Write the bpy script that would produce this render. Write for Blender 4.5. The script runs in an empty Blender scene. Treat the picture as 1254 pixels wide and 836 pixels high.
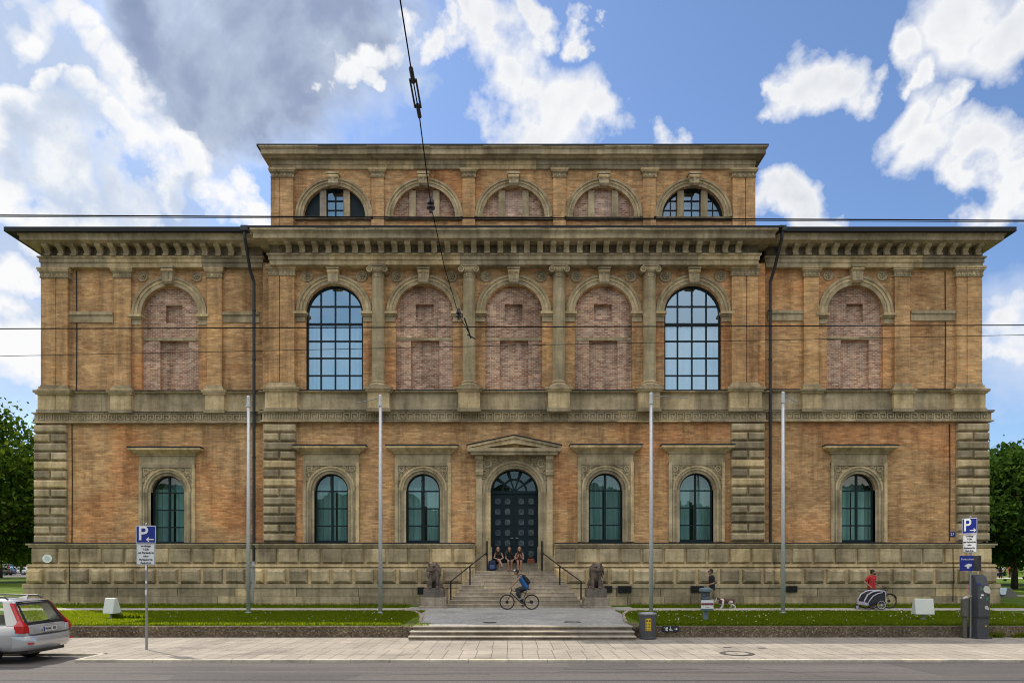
import bpy, bmesh, math, random
import numpy as np
from mathutils import Vector, Matrix

random.seed(7)
RNG = np.random.default_rng(11)
PI = math.pi
SC = bpy.context.scene
COL = SC.collection

# ---- survey: a level view camera at the origin, y = distance into the street ----
FP, CX, HZ, HC = 836.0, 627.0, 690.0, 2.49
def X(px, d): return (px - CX) * d / FP
def Z(py, d): return HC + (HZ - py) * d / FP

Z_WALK, Z_LAWN = 0.06, 0.455

# =====================================================================  materials
def new_mat(name):
    m = bpy.data.materials.new(name); m.use_nodes = True
    nt = m.node_tree; nt.nodes.clear()
    out = nt.nodes.new('ShaderNodeOutputMaterial')
    return m, nt, out

def N(nt, typ, **kw):
    n = nt.nodes.new(typ)
    for k, v in kw.items():
        if k in ('inp',):
            for kk, vv in v.items(): n.inputs[kk].default_value = vv
        else: setattr(n, k, v)
    return n

def L(nt, a, b): nt.links.new(a, b)

def ramp(nt, fac, stops, interp='LINEAR'):
    r = nt.nodes.new('ShaderNodeValToRGB'); r.color_ramp.interpolation = interp
    e = r.color_ramp.elements
    while len(e) < len(stops): e.new(0.5)
    for i, (p, c) in enumerate(stops):
        e[i].position = p; e[i].color = (*c, 1) if len(c) == 3 else c
    if fac is not None: L(nt, fac, r.inputs[0])
    return r

def mixc(nt, fac, a, b, mode='MIX'):
    n = nt.nodes.new('ShaderNodeMix'); n.data_type = 'RGBA'; n.blend_type = mode
    for sock, v in ((n.inputs[0], fac), (n.inputs[6], a), (n.inputs[7], b)):
        if hasattr(v, 'links') or isinstance(v, bpy.types.NodeSocket): L(nt, v, sock)
        elif isinstance(v, (int, float)): sock.default_value = v
        else: sock.default_value = (*v, 1) if len(v) == 3 else v
    return n.outputs[2]

def math_n(nt, op, a, b=None, c=None, clamp=False):
    n = nt.nodes.new('ShaderNodeMath'); n.operation = op; n.use_clamp = clamp
    for i, v in enumerate((a, b, c)):
        if v is None: continue
        if isinstance(v, bpy.types.NodeSocket): L(nt, v, n.inputs[i])
        else: n.inputs[i].default_value = v
    return n.outputs[0]

def principled(nt, out, color, rough=0.8, metal=0.0, bump=None, bstr=0.3, spec=0.5, coat=0.0):
    p = nt.nodes.new('ShaderNodeBsdfPrincipled')
    if isinstance(color, bpy.types.NodeSocket): L(nt, color, p.inputs['Base Color'])
    else: p.inputs['Base Color'].default_value = (*color, 1)
    if isinstance(rough, bpy.types.NodeSocket): L(nt, rough, p.inputs['Roughness'])
    else: p.inputs['Roughness'].default_value = rough
    p.inputs['Metallic'].default_value = metal
    p.inputs['Specular IOR Level'].default_value = spec
    p.inputs['Coat Weight'].default_value = coat
    if bump is not None:
        b = nt.nodes.new('ShaderNodeBump'); b.inputs['Strength'].default_value = bstr
        b.inputs['Distance'].default_value = 0.02
        L(nt, bump, b.inputs['Height']); L(nt, b.outputs[0], p.inputs['Normal'])
    L(nt, p.outputs[0], out.inputs[0])
    return p

def noise(nt, vec, scale, detail=4, rough=0.55, dist=0.0):
    n = nt.nodes.new('ShaderNodeTexNoise')
    n.inputs['Scale'].default_value = scale; n.inputs['Detail'].default_value = detail
    n.inputs['Roughness'].default_value = rough; n.inputs['Distortion'].default_value = dist
    if vec is not None: L(nt, vec, n.inputs['Vector'])
    return n.outputs['Fac']

def pos(nt): return nt.nodes.new('ShaderNodeNewGeometry').outputs['Position']
def island(nt): return nt.nodes.new('ShaderNodeNewGeometry').outputs['Random Per Island']
def objco(nt): return nt.nodes.new('ShaderNodeTexCoord').outputs['Object']
def scaled(nt, vec, s):
    m = nt.nodes.new('ShaderNodeMapping'); m.inputs['Scale'].default_value = s
    L(nt, vec, m.inputs['Vector']); return m.outputs[0]

def facade_vec(nt):
    """(x + y, z, 0): courses run level on the front and on every reveal."""
    s = nt.nodes.new('ShaderNodeSeparateXYZ'); L(nt, pos(nt), s.inputs[0])
    c = nt.nodes.new('ShaderNodeCombineXYZ')
    L(nt, math_n(nt, 'ADD', s.outputs[0], s.outputs[1]), c.inputs[0]); L(nt, s.outputs[2], c.inputs[1])
    return c.outputs[0]

def plain(name, color, rough=0.6, metal=0.0, var=0.12, scale=12.0, spec=0.5, coat=0.0):
    m, nt, out = new_mat(name)
    n = noise(nt, objco(nt), scale, 3)
    lo = tuple(c * (1 - var) for c in color); hi = tuple(min(1, c * (1 + var)) for c in color)
    r = ramp(nt, n, [(0.3, lo), (0.7, hi)])
    rr = math_n(nt, 'MULTIPLY_ADD', n, 0.15, rough - 0.07, clamp=True)
    principled(nt, out, r.outputs[0], rr, metal, spec=spec, coat=coat)
    return m

def brick_mat(name, c1, c2, mortar, w=0.31, h=0.098, ms=0.009, patch=None, bias=0.0):
    m, nt, out = new_mat(name)
    v = facade_vec(nt)
    def br(ww, hh, a, b, mo, sz):
        b_ = nt.nodes.new('ShaderNodeTexBrick'); b_.offset = 0.5
        L(nt, v, b_.inputs['Vector'])
        b_.inputs['Color1'].default_value = (*a, 1); b_.inputs['Color2'].default_value = (*b, 1)
        b_.inputs['Mortar'].default_value = (*mo, 1); b_.inputs['Scale'].default_value = 1
        b_.inputs['Mortar Size'].default_value = sz; b_.inputs['Mortar Smooth'].default_value = 0.2
        b_.inputs['Bias'].default_value = bias
        b_.inputs['Brick Width'].default_value = ww; b_.inputs['Row Height'].default_value = hh
        return b_
    b1 = br(w, h, c1, c2, mortar, ms)
    # whole runs of a course that came from another kiln
    b2 = br(w * 1.37, h, (0.80, 0.80, 0.80), (1.16, 1.16, 1.16), (1, 1, 1), 0.0)
    n1 = noise(nt, pos(nt), 0.45, 5, 0.6)
    n2 = noise(nt, scaled(nt, pos(nt), (1.2, 1.2, 3.0)), 1.3, 5, 0.65)
    n3 = noise(nt, scaled(nt, pos(nt), (3.0, 3.0, 7.0)), 2.6, 4, 0.75)
    c = mixc(nt, 0.85, b1.outputs[0], b2.outputs[0], 'MULTIPLY')
    t1 = ramp(nt, n1, [(0.32, (0.72, 0.66, 0.62)), (0.5, (1, 1, 1)), (0.7, (1.16, 1.08, 0.95))])
    c = mixc(nt, 0.85, c, t1.outputs[0], 'MULTIPLY')
    t2 = ramp(nt, n2, [(0.35, (0.78, 0.76, 0.75)), (0.65, (1.15, 1.12, 1.08))])
    c = mixc(nt, 0.8, c, t2.outputs[0], 'MULTIPLY')
    t3 = ramp(nt, n3, [(0.3, (0.7, 0.7, 0.7)), (0.7, (1.25, 1.25, 1.22))])
    c = mixc(nt, 0.5, c, t3.outputs[0], 'MULTIPLY')
    n6 = noise(nt, scaled(nt, pos(nt), (1.6, 1.6, 0.16)), 1.0, 5, 0.65)
    c = mixc(nt, 0.9, c, ramp(nt, n6, [(0.36, (0.62, 0.60, 0.58)), (0.5, (1, 1, 1)), (0.68, (1.1, 1.08, 1.05))]).outputs[0], 'MULTIPLY')
    vo = nt.nodes.new('ShaderNodeTexVoronoi'); vo.inputs['Scale'].default_value = 0.42; L(nt, scaled(nt, pos(nt), (1, 1, 1.7)), vo.inputs['Vector'])
    sp = nt.nodes.new('ShaderNodeSeparateColor'); L(nt, vo.outputs['Color'], sp.inputs[0])
    c = mixc(nt, 0.8, c, ramp(nt, sp.outputs[0], [(0.0, (0.84, 0.82, 0.80)), (0.5, (1, 1, 1)), (1.0, (1.12, 1.12, 1.12))]).outputs[0], 'MULTIPLY')
    if patch:
        n4 = noise(nt, pos(nt), 0.28, 3, 0.5)
        f = ramp(nt, n4, [(0.5, (0, 0, 0)), (0.64, (1, 1, 1))]).outputs[0]
        c = mixc(nt, math_n(nt, 'MULTIPLY', f, 0.8), c, patch, 'MULTIPLY')
    hgt = math_n(nt, 'MULTIPLY_ADD', b1.outputs['Fac'], -1.0, n3)
    principled(nt, out, c, 0.92, bump=hgt, bstr=0.5, spec=0.25)
    return m

def stone_mat(name, base, dark, pale, streak=0.6, isl=0.5):
    m, nt, out = new_mat(name)
    p = pos(nt)
    n1 = noise(nt, p, 0.8, 6, 0.62)
    n2 = noise(nt, scaled(nt, p, (3.5, 3.5, 0.45)), 1.0, 5, 0.65)
    n3 = noise(nt, p, 9.0, 5, 0.65)
    n5 = noise(nt, scaled(nt, p, (0.6, 0.6, 6.0)), 1.0, 4, 0.6)
    c = ramp(nt, n1, [(0.33, dark), (0.5, base), (0.68, pale)]).outputs[0]
    s = ramp(nt, n2, [(0.36, (0.5, 0.48, 0.44)), (0.55, (1, 1, 1)), (0.72, (1.14, 1.12, 1.06))]).outputs[0]
    c = mixc(nt, streak, c, s, 'MULTIPLY')
    g = ramp(nt, n3, [(0.3, (0.72, 0.71, 0.7)), (0.66, (1.18, 1.17, 1.15))]).outputs[0]
    c = mixc(nt, 0.5, c, g, 'MULTIPLY')
    g5 = ramp(nt, n5, [(0.35, (0.8, 0.8, 0.8)), (0.65, (1.12, 1.1, 1.08))]).outputs[0]
    c = mixc(nt, 0.6, c, g5, 'MULTIPLY')
    i = ramp(nt, island(nt), [(0.0, (0.60, 0.60, 0.61)), (0.4, (0.90, 0.89, 0.88)), (0.75, (1.08, 1.05, 0.99)), (1.0, (1.42, 1.31, 1.10))]).outputs[0]
    c = mixc(nt, isl, c, i, 'MULTIPLY')
    principled(nt, out, c, 0.93, bump=n3, bstr=0.45, spec=0.2)
    return m

M = {}
M['brick'] = brick_mat('ochre_brick', (0.475, 0.268, 0.122), (0.665, 0.425, 0.212), (0.50, 0.352, 0.20), w=0.29, h=0.086, patch=(1.08, 0.84, 0.74))
M['brick_pale'] = brick_mat('pilaster_brick', (0.55, 0.325, 0.152), (0.68, 0.43, 0.21), (0.53, 0.375, 0.21), w=0.29, h=0.086)
M['infill'] = brick_mat('red_infill_brick', (0.31, 0.145, 0.092), (0.60, 0.40, 0.285), (0.62, 0.545, 0.455), w=0.25, h=0.092, ms=0.012)
M['infill_pale'] = brick_mat('pale_infill_brick', (0.42, 0.24, 0.18), (0.66, 0.47, 0.38), (0.62, 0.54, 0.47), w=0.25, h=0.092, ms=0.014)
M['stone'] = stone_mat('weathered_sandstone', (0.445, 0.37, 0.24), (0.29, 0.24, 0.155), (0.60, 0.505, 0.335), 0.6, 0.9)
M['stone_dark'] = stone_mat('sooty_shaded_sandstone', (0.185, 0.15, 0.095), (0.11, 0.09, 0.058), (0.29, 0.24, 0.155), 0.7)  # soot tone, deepened to paint in the shade under the cornice
M['stone_plinth'] = stone_mat('plinth_sandstone', (0.46, 0.38, 0.248), (0.30, 0.245, 0.16), (0.61, 0.51, 0.34), 0.6, 0.95)
M['stone_step'] = stone_mat('step_granite', (0.42, 0.36, 0.28), (0.31, 0.265, 0.20), (0.52, 0.45, 0.36), 0.4, 0.7)
M['stone_pale'] = stone_mat('pale_granite', (0.40, 0.36, 0.295), (0.30, 0.27, 0.22), (0.47, 0.43, 0.36), 0.3, 0.3)
M['lion'] = stone_mat('lion_stone', (0.15, 0.115, 0.095), (0.075, 0.058, 0.048), (0.23, 0.18, 0.145), 0.5, 0.0)
M['pedestal'] = stone_mat('pedestal_stone', (0.38, 0.325, 0.26), (0.25, 0.21, 0.17), (0.5, 0.43, 0.35), 0.6, 0.6)
M['sash'] = plain('dark_teal_paint', (0.008, 0.019, 0.023), 0.5, spec=.2)
M['door'] = plain('door_paint', (0.009, 0.021, 0.026), 0.5, spec=.2)
M['sheet'] = plain('dark_sheet_metal', (0.016, 0.018, 0.021), 0.6, 0.0, spec=.25)
M['void'] = plain('dark_void', (0.012, 0.012, 0.012), 0.9)
M['pipe'] = plain('downpipe_metal', (0.035, 0.038, 0.042), 0.5, 0.3)
M['zinc'] = plain('pale_zinc', (0.30, 0.33, 0.33), 0.5, 0.3)
M['iron'] = plain('black_iron', (0.014, 0.013, 0.013), 0.5, 0.2)
M['steel'] = plain('galvanised_steel', (0.30, 0.31, 0.32), 0.42, 0.55)
M['white_pole'] = plain('pole_enamel', (0.55, 0.56, 0.57), 0.35, 0.1)
M['black'] = plain('black_rubber', (0.015, 0.015, 0.015), 0.75)
M['asphalt_dark'] = plain('tar_seam', (0.045, 0.042, 0.042), 0.8)

def glass_mat(name, tint, refl, rough=0.0, fres=.8):
    m, nt, out = new_mat(name)
    n = noise(nt, pos(nt), 0.9, 2)
    b = nt.nodes.new('ShaderNodeBump'); b.inputs['Strength'].default_value = 0.06; b.inputs['Distance'].default_value = 0.02
    L(nt, n, b.inputs['Height'])
    g = nt.nodes.new('ShaderNodeBsdfGlossy'); g.inputs['Roughness'].default_value = rough
    g.inputs['Color'].default_value = (0.92, 0.97, 1, 1); L(nt, b.outputs[0], g.inputs['Normal'])
    t = nt.nodes.new('ShaderNodeBsdfTransparent'); t.inputs['Color'].default_value = (*tint, 1)
    fr = nt.nodes.new('ShaderNodeLayerWeight'); fr.inputs['Blend'].default_value = 0.25
    f = math_n(nt, 'MULTIPLY_ADD', fr.outputs['Fresnel'], fres, refl, clamp=True)
    mx = nt.nodes.new('ShaderNodeMixShader')
    L(nt, f, mx.inputs[0]); L(nt, t.outputs[0], mx.inputs[1]); L(nt, g.outputs[0], mx.inputs[2])
    L(nt, mx.outputs[0], out.inputs[0])
    return m
M['glass_up'] = glass_mat('gallery_glass', (0.86, 0.95, 0.99), 0.42)
M['glass_low'] = glass_mat('lower_glass', (0.82, 0.95, 0.95), 0.13)
M['glass_fan'] = glass_mat('fanlight_glass', (0.5, 0.6, 0.65), 0.06, 0.0, .35)
M['glass_dim'] = glass_mat('attic_glass', (0.6, 0.7, 0.75), 0.25)
M['glass_car'] = glass_mat('tinted_car_glass', (0.78, 0.86, 0.80), 0.03, 0.0, .22)
def curtain_mat(name, a, b):
    m, nt, out = new_mat(name)
    s = nt.nodes.new('ShaderNodeSeparateXYZ'); L(nt, pos(nt), s.inputs[0])
    n = noise(nt, scaled(nt, pos(nt), (6, 1, 0.15)), 1.0, 3)
    r = ramp(nt, n, [(0.35, a), (0.65, b)])
    p = principled(nt, out, r.outputs[0], 0.9, spec=0.1)
    return m
M['curtain_up'] = curtain_mat('pale_blind', (0.66, 0.78, 0.86), (0.88, 0.93, 0.96))
M['curtain_low'] = curtain_mat('teal_curtain', (0.36, 0.53, 0.48), (0.62, 0.80, 0.73))

# =====================================================================  mesh builder
class MB:
    def __init__(self): self.v, self.f, self.mi, self.cur = [], [], [], 0
    def face(self, pts):
        i = len(self.v); self.v += [tuple(p) for p in pts]; self.f.append(tuple(range(i, i + len(pts)))); self.mi.append(self.cur)
    def shell(self, pts, faces):
        i = len(self.v); self.v += [tuple(p) for p in pts]
        for f in faces: self.f.append(tuple(i + k for k in f)); self.mi.append(self.cur)
    def box(self, x0, x1, y0, y1, z0, z1):
        if x0 > x1: x0, x1 = x1, x0
        if y0 > y1: y0, y1 = y1, y0
        if z0 > z1: z0, z1 = z1, z0
        p = [(x0,y0,z0),(x1,y0,z0),(x1,y1,z0),(x0,y1,z0),(x0,y0,z1),(x1,y0,z1),(x1,y1,z1),(x0,y1,z1)]
        self.shell(p, [(0,3,2,1),(4,5,6,7),(0,1,5,4),(1,2,6,5),(2,3,7,6),(3,0,4,7)])
    def pb(self, x0, x1, y0, y1, d, depth):
        """box whose front face stands at distance d, given by its surveyed outline."""
        self.box(X(x0, d), X(x1, d), d, d + depth, Z(y1, d), Z(y0, d))
    def block(self, x0, x1, z0, z1, yb, yf, bev):
        """dressed block: back at yb, face at yf drawn in by bev with a soft double chamfer."""
        if x0 > x1: x0, x1 = x1, x0
        b2 = bev * 0.35; ym = yb + (yf - yb) * 0.72
        def r(i, y): return [(x0+i,y,z0+i),(x1-i,y,z0+i),(x1-i,y,z1-i),(x0+i,y,z1-i)]
        p = r(0, yb) + r(b2, ym) + r(bev, yf)
        fs = [(8,9,10,11)]
        for k in (0, 4):
            for j in range(4): fs.append((k+j, k+(j+1)%4, k+4+(j+1)%4, k+4+j))
        self.shell(p, fs)
    def prism(self, poly, y0, y1):
        """poly in (x,z), extruded along y."""
        n = len(poly)
        p = [(x, y0, z) for x, z in poly] + [(x, y1, z) for x, z in poly]
        fs = [tuple(range(n)), tuple(range(2*n-1, n-1, -1))]
        for i in range(n): fs.append((i, i+n, (i+1)%n+n, (i+1)%n))
        self.shell(p, fs)
    def prism_x(self, poly, x0, x1):
        """poly in (y,z), extruded along x."""
        n = len(poly)
        p = [(x0, y, z) for y, z in poly] + [(x1, y, z) for y, z in poly]
        fs = [tuple(range(n-1, -1, -1)), tuple(range(n, 2*n))]
        for i in range(n): fs.append((i, (i+1)%n, (i+1)%n+n, i+n))
        self.shell(p, fs)
    def tube(self, pts, r, n=8, caps=True):
        pts = [Vector(p) for p in pts]; k = len(pts)
        rs = r if isinstance(r, (list, tuple)) else [r] * k
        base = len(self.v); prev = None
        for i, p in enumerate(pts):
            t = (pts[min(i+1, k-1)] - pts[max(i-1, 0)]).normalized()
            u = prev - t * prev.dot(t) if prev is not None else t.orthogonal()
            if u.length < 1e-6: u = t.orthogonal()
            u.normalize(); prev = u; w = t.cross(u)
            for j in range(n):
                a = 2*PI*j/n; self.v.append(tuple(p + (u*math.cos(a) + w*math.sin(a)) * rs[i]))
        for i in range(k-1):
            for j in range(n):
                a = base + i*n + j; b = base + i*n + (j+1) % n
                self.f.append((a, b, b+n, a+n)); self.mi.append(self.cur)
        if caps:
            self.f.append(tuple(base + j for j in range(n-1, -1, -1))); self.mi.append(self.cur)
            self.f.append(tuple(base + (k-1)*n + j for j in range(n))); self.mi.append(self.cur)
    def lathe(self, prof, cx, cy, n=20, a0=0.0, a1=2*PI, caps=True):
        full = abs(a1 - a0 - 2*PI) < 1e-6; m = n if full else n + 1; base = len(self.v)
        for r, z in prof:
            for j in range(m):
                a = a0 + (a1-a0)*j/n; self.v.append((cx + r*math.cos(a), cy + r*math.sin(a), z))
        for i in range(len(prof)-1):
            for j in range(n):
                a = base + i*m + j; b = base + i*m + (j+1) % m
                self.f.append((a, b, b+m, a+m)); self.mi.append(self.cur)
        if caps and full:
            self.f.append(tuple(base + j for j in range(n-1, -1, -1))); self.mi.append(self.cur)
            self.f.append(tuple(base + (len(prof)-1)*m + j for j in range(n))); self.mi.append(self.cur)
    def torus(self, c, R, r, axis='y', n=32, m=8):
        base = len(self.v)
        for i in range(n):
            a = 2*PI*i/n
            for j in range(m):
                b = 2*PI*j/m; q = R + r*math.cos(b); h = r*math.sin(b)
                p = (q*math.cos(a), h, q*math.sin(a)) if axis == 'y' else ((q*math.cos(a), q*math.sin(a), h) if axis == 'z' else (h, q*math.cos(a), q*math.sin(a)))
                self.v.append((c[0]+p[0], c[1]+p[1], c[2]+p[2]))
        for i in range(n):
            for j in range(m):
                self.f.append((base+i*m+j, base+((i+1)%n)*m+j, base+((i+1)%n)*m+(j+1)%m, base+i*m+(j+1)%m)); self.mi.append(self.cur)
    def disc_y(self, c, r, y0, y1, n=20):
        self.prism([(c[0]+r*math.cos(2*PI*k/n), c[1]+r*math.sin(2*PI*k/n)) for k in range(n)], y0, y1)
    def ring(self, cx, cz, r0, r1, yf, yb, a0=0.0, a1=PI, n=28):
        """half ring standing in the facade, face at yf, back at yb."""
        base = len(self.v)
        for i in range(n+1):
            a = a0 + (a1-a0)*i/n; c, s = math.cos(a), math.sin(a)
            for r, y in ((r0, yf), (r1, yf), (r1, yb), (r0, yb)): self.v.append((cx + r*c, y, cz + r*s))
        for i in range(n):
            for j in range(4):
                a = base+i*4+j; b = base+i*4+(j+1) % 4
                self.f.append((a, a+4, b+4, b)); self.mi.append(self.cur)
        self.f.append((base, base+1, base+2, base+3)); self.mi.append(self.cur)
        e = base+n*4; self.f.append((e+3, e+2, e+1, e)); self.mi.append(self.cur)
    def arch_wall(self, x0, x1, z0, z1, y, ops, reveal=0.25, n=22):
        """a wall sheet at y with round-headed openings (cx, r, spring z, bottom z) and their reveals."""
        x = x0
        for cx, r, zs, zb in sorted(ops):
            self.face([(x,y,z0),(cx-r,y,z0),(cx-r,y,z1),(x,y,z1)])
            if zb > z0 + 1e-4: self.face([(cx-r,y,z0),(cx+r,y,z0),(cx+r,y,zb),(cx-r,y,zb)])
            P = [(cx - r*math.cos(PI*i/n), zs + r*math.sin(PI*i/n)) for i in range(n+1)]
            for (xa, za), (xb, zb2) in zip(P, P[1:]):
                self.face([(xa,y,za),(xb,y,zb2),(xb,y,z1),(xa,y,z1)])
            Q = [(cx-r, zb)] + P + [(cx+r, zb)]
            for (xa, za), (xb, zb2) in zip(Q, Q[1:] + Q[:1]):
                self.face([(xa,y,za),(xa,y+reveal,za),(xb,y+reveal,zb2),(xb,y,zb2)])
            x = cx + r
        self.face([(x,y,z0),(x1,y,z0),(x1,y,z1),(x,y,z1)])
    def arch_sheet(self, cx, r, zs, zb, y, n=22):
        self.face([(cx-r,y,zb),(cx+r,y,zb)] + [(cx + r*math.cos(PI*i/n), y, zs + r*math.sin(PI*i/n)) for i in range(n+1)])
    def build(self, name, mat, parent=None, loc=(0,0,0), smooth=False, fix=True, bevel=0.0):
        me = bpy.data.meshes.new(name); me.from_pydata(self.v, [], self.f)
        for m in (mat if isinstance(mat, (list, tuple)) else [mat]): me.materials.append(m)
        me.polygons.foreach_set('material_index', self.mi)
        if fix:
            bm = bmesh.new(); bm.from_mesh(me); bmesh.ops.recalc_face_normals(bm, faces=bm.faces[:]); bm.to_mesh(me); bm.free()
        if smooth: me.polygons.foreach_set('use_smooth', [True]*len(me.polygons))
        me.update()
        return link(name, me, parent, loc, bevel)

def link(name, me, parent=None, loc=(0,0,0), bevel=0.0):
    o = bpy.data.objects.new(name, me); COL.objects.link(o); o.location = loc
    if parent is not None: o.parent = parent
    if bevel:
        b = o.modifiers.new('edge', 'BEVEL'); b.width = bevel; b.segments = 2; b.limit_method = 'ANGLE'
    return o

def tag(o, label=None, cat=None, group=None, kind=None):
    if label: o['label'] = label
    if cat: o['category'] = cat
    if group: o['group'] = group
    if kind: o['kind'] = kind
    return o

def thing(name, label, cat, loc=(0,0,0), rz=0.0, group=None):
    o = bpy.data.objects.new(name, None); COL.objects.link(o); o.location = loc; o.rotation_euler = (0,0,rz)
    o.empty_display_size = 0.2
    return tag(o, label, cat, group)

def copy_tree(o, parent=None):
    c = o.copy(); COL.objects.link(c); c.parent = parent
    for ch in list(o.children): copy_tree(ch, c)
    return c

def quads(name, V, mat, parent=None, loc=(0,0,0)):
    """V: (n,4,3) loose quads as one mesh."""
    n = len(V); me = bpy.data.meshes.new(name)
    me.vertices.add(n*4); me.vertices.foreach_set('co', np.ascontiguousarray(V, dtype=np.float32).ravel())
    me.loops.add(n*4); me.loops.foreach_set('vertex_index', np.arange(n*4, dtype=np.int32))
    me.polygons.add(n); me.polygons.foreach_set('loop_start', np.arange(0, n*4, 4, dtype=np.int32))
    me.update(calc_edges=True); me.materials.append(mat)
    return link(name, me, parent, loc)

def text_mesh(s, size, align='CENTER', bold=0.0):
    cu = bpy.data.curves.new('lettering', 'FONT'); cu.body = s; cu.size = size; cu.align_x = align; cu.align_y = 'CENTER'
    cu.extrude = 0.0015; cu.offset = bold
    o = bpy.data.objects.new('lettering', cu); COL.objects.link(o)
    dg = bpy.context.evaluated_depsgraph_get(); me = bpy.data.meshes.new_from_object(o.evaluated_get(dg))
    bpy.data.objects.remove(o); bpy.data.curves.remove(cu)
    me.transform(Matrix.Rotation(PI/2, 4, 'X'))      # stands upright, faces -y
    return me

def text(s, size, mat, parent, loc, name='lettering', align='CENTER', bold=0.0):
    me = text_mesh(s, size, align, bold); me.materials.clear(); me.materials.append(mat)
    return link(name, me, parent, loc)
# =====================================================================  the museum
DC, DW, DA = 34.5, 35.0, 34.6            # brick planes: centre block, wings, attic
BASE = Vector((0.1, 34.8, Z_LAWN))
museum = thing('museum_building', 'long ochre brick and sandstone museum with raised attic, round-headed windows and dark double door', 'museum', BASE)
OFF = tuple(-BASE)
M['stone_pale_carve'] = stone_mat('carved_sandstone', (0.47, 0.39, 0.25), (0.35, 0.29, 0.18), (0.56, 0.47, 0.31), 0.4, 0.0)
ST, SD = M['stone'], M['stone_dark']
def part(name, mb, mat, **k): return mb.build(name, mat, museum, OFF, **k)
def sub(name, mb, mat, par, **k): return mb.build(name, mat, par, (0,0,0), **k)

BAYS = [409.5, 519.5, 629, 739, 848.5]
XL, XR = X(322, DC), X(937, DC)          # centre block edges
WL, WR = X(44, DW), X(1208, DW)          # outer edges of the wings

# ---- brick walls
z_band = Z(516, DC); z_low = Z(664, DC); z_arch = Z(324, 34.1)
low_win = [(405.6, 20.6, 600.3, 664), (518, 20.6, 600.3, 664), (741.5, 20.6, 599.5, 663), (852.8, 20.6, 599.5, 663)]
ops = [(X(c, DC), r*DC/FP, Z(s, DC), Z(b, DC)) for c, r, s, b in low_win]
DOORX = X(630, DC); DOOR_R = 29.6*DC/FP; DOOR_ZS = Z(602.5, DC)
ops.append((DOORX, DOOR_R, DOOR_ZS, 2.05))
mb = MB(); mb.arch_wall(XL, XR, 2.05, z_band, DC, ops, 0.28); part('brick_wall', mb, M['brick'])
WLU, WRU = X(50.5, DW-.16), X(1202.6, DW-.16)
W = [(205.2, 20.4, 602.5, 665.5), (1051.2, 20.4, 600, 663.5)]
for (c, r, s, b), xa, xb in ((W[0], WL, XL), (W[1], XR, WR)):
    mb = MB(); mb.arch_wall(xa, xb, 2.0, Z(516, DW), DW, [(X(c, DW), r*DW/FP, Z(s, DW), Z(b, DW))], 0.28); part('brick_wall', mb, M['brick'])
up = [(X(c, DC), 35*DC/FP, Z(384, DC), Z(480, DC)) for c in BAYS]
mb = MB(); mb.arch_wall(XL, XR, Z(516, DC), Z(322, DC), DC, up, 0.30); part('brick_wall', mb, M['brick'])
UW = [(208.3, 35, 385.5, 479), (1047, 34.6, 384, 477.5)]
for (c, r, s, b), xa, xb in ((UW[0], WLU+.01, XL), (UW[1], XR, WRU-.01)):
    mb = MB(); mb.arch_wall(xa, xb, Z(516, DW), Z(322, DW), DW, [(X(c, DW), r*DW/FP, Z(s, DW), Z(b, DW))], 0.30); part('brick_wall', mb, M['brick'])
AX0, AX1 = X(331.5, DA), X(925, DA)
att = [(X(c, DA), 38*DA/FP, Z(266.2, DA), Z(266, DA)) for c in BAYS]
mb = MB(); mb.arch_wall(AX0, AX1, 18.3, Z(204, DA), DA, att, 0.30); part('brick_wall', mb, M['brick'])
# flanks and back of the block, and returns of the centre block
mb = MB(); BK = 64.0
for x, xu in ((WL, WLU+.01), (WR, WRU-.01)): mb.face([(x, DW, 2.0), (x, BK, 2.0), (x, BK, Z(505, DW)), (x, DW, Z(505, DW))]); mb.face([(xu, DW, Z(505, DW)), (xu, BK, Z(505, DW)), (xu, BK, Z(322, DW)), (xu, DW, Z(322, DW))])
mb.face([(WL, BK, 0.3), (WR, BK, 0.3), (WR, BK, 18.0), (WL, BK, 18.0)])
for x in (XL, XR): mb.face([(x, DC, 2.0), (x, DW+0.02, 2.0), (x, DW+0.02, Z(322, DC)), (x, DC, Z(322, DC))])
for x in (AX0, AX1): mb.face([(x, DA, 18.0), (x, BK-1, 18.0), (x, BK-1, 22.3), (x, DA, 22.3)])
part('flank_wall', mb, M['brick'], fix=False)
# floors of the dark interior, so nothing shines through
mb = MB(); mb.box(WL+0.3, WR-0.3, DW+1.6, DW+1.8, 0.5, 18.0); mb.box(AX0+.3, AX1-.3, DW+1.6, DW+1.8, 18.0, 22.0)
part('inner_wall', mb, M['void'])

# ---- roofs
mb = MB(); zc = Z(277.5, 33.3); zw = Z(279, 33.85)
mb.box(X(302.5, 33.28), X(959.5, 33.28), 33.28, 36.0, zc-0.04, zc+0.05)
part('roof', mb, M['sheet'])
mb = MB()
for xa, xb in ((X(4.5, 33.85), X(301, 33.85)), (X(957, 33.85), X(1245, 33.85))):
    mb.prism_x([(33.85, zw-0.16), (33.85, zw+0.06), (36.0, zw+0.10), (63, zw+0.5), (65, zw-0.1), (36.0, zw-0.16)], xa, xb)
part('roof', mb, M['sheet'])
mb = MB(); za = Z(177.2, 34.05); mb.box(X(314, 34.05), X(941.5, 34.05), 34.05, BK+0.5, za-0.05, za+0.045); part('roof', mb, M['sheet'])

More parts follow.
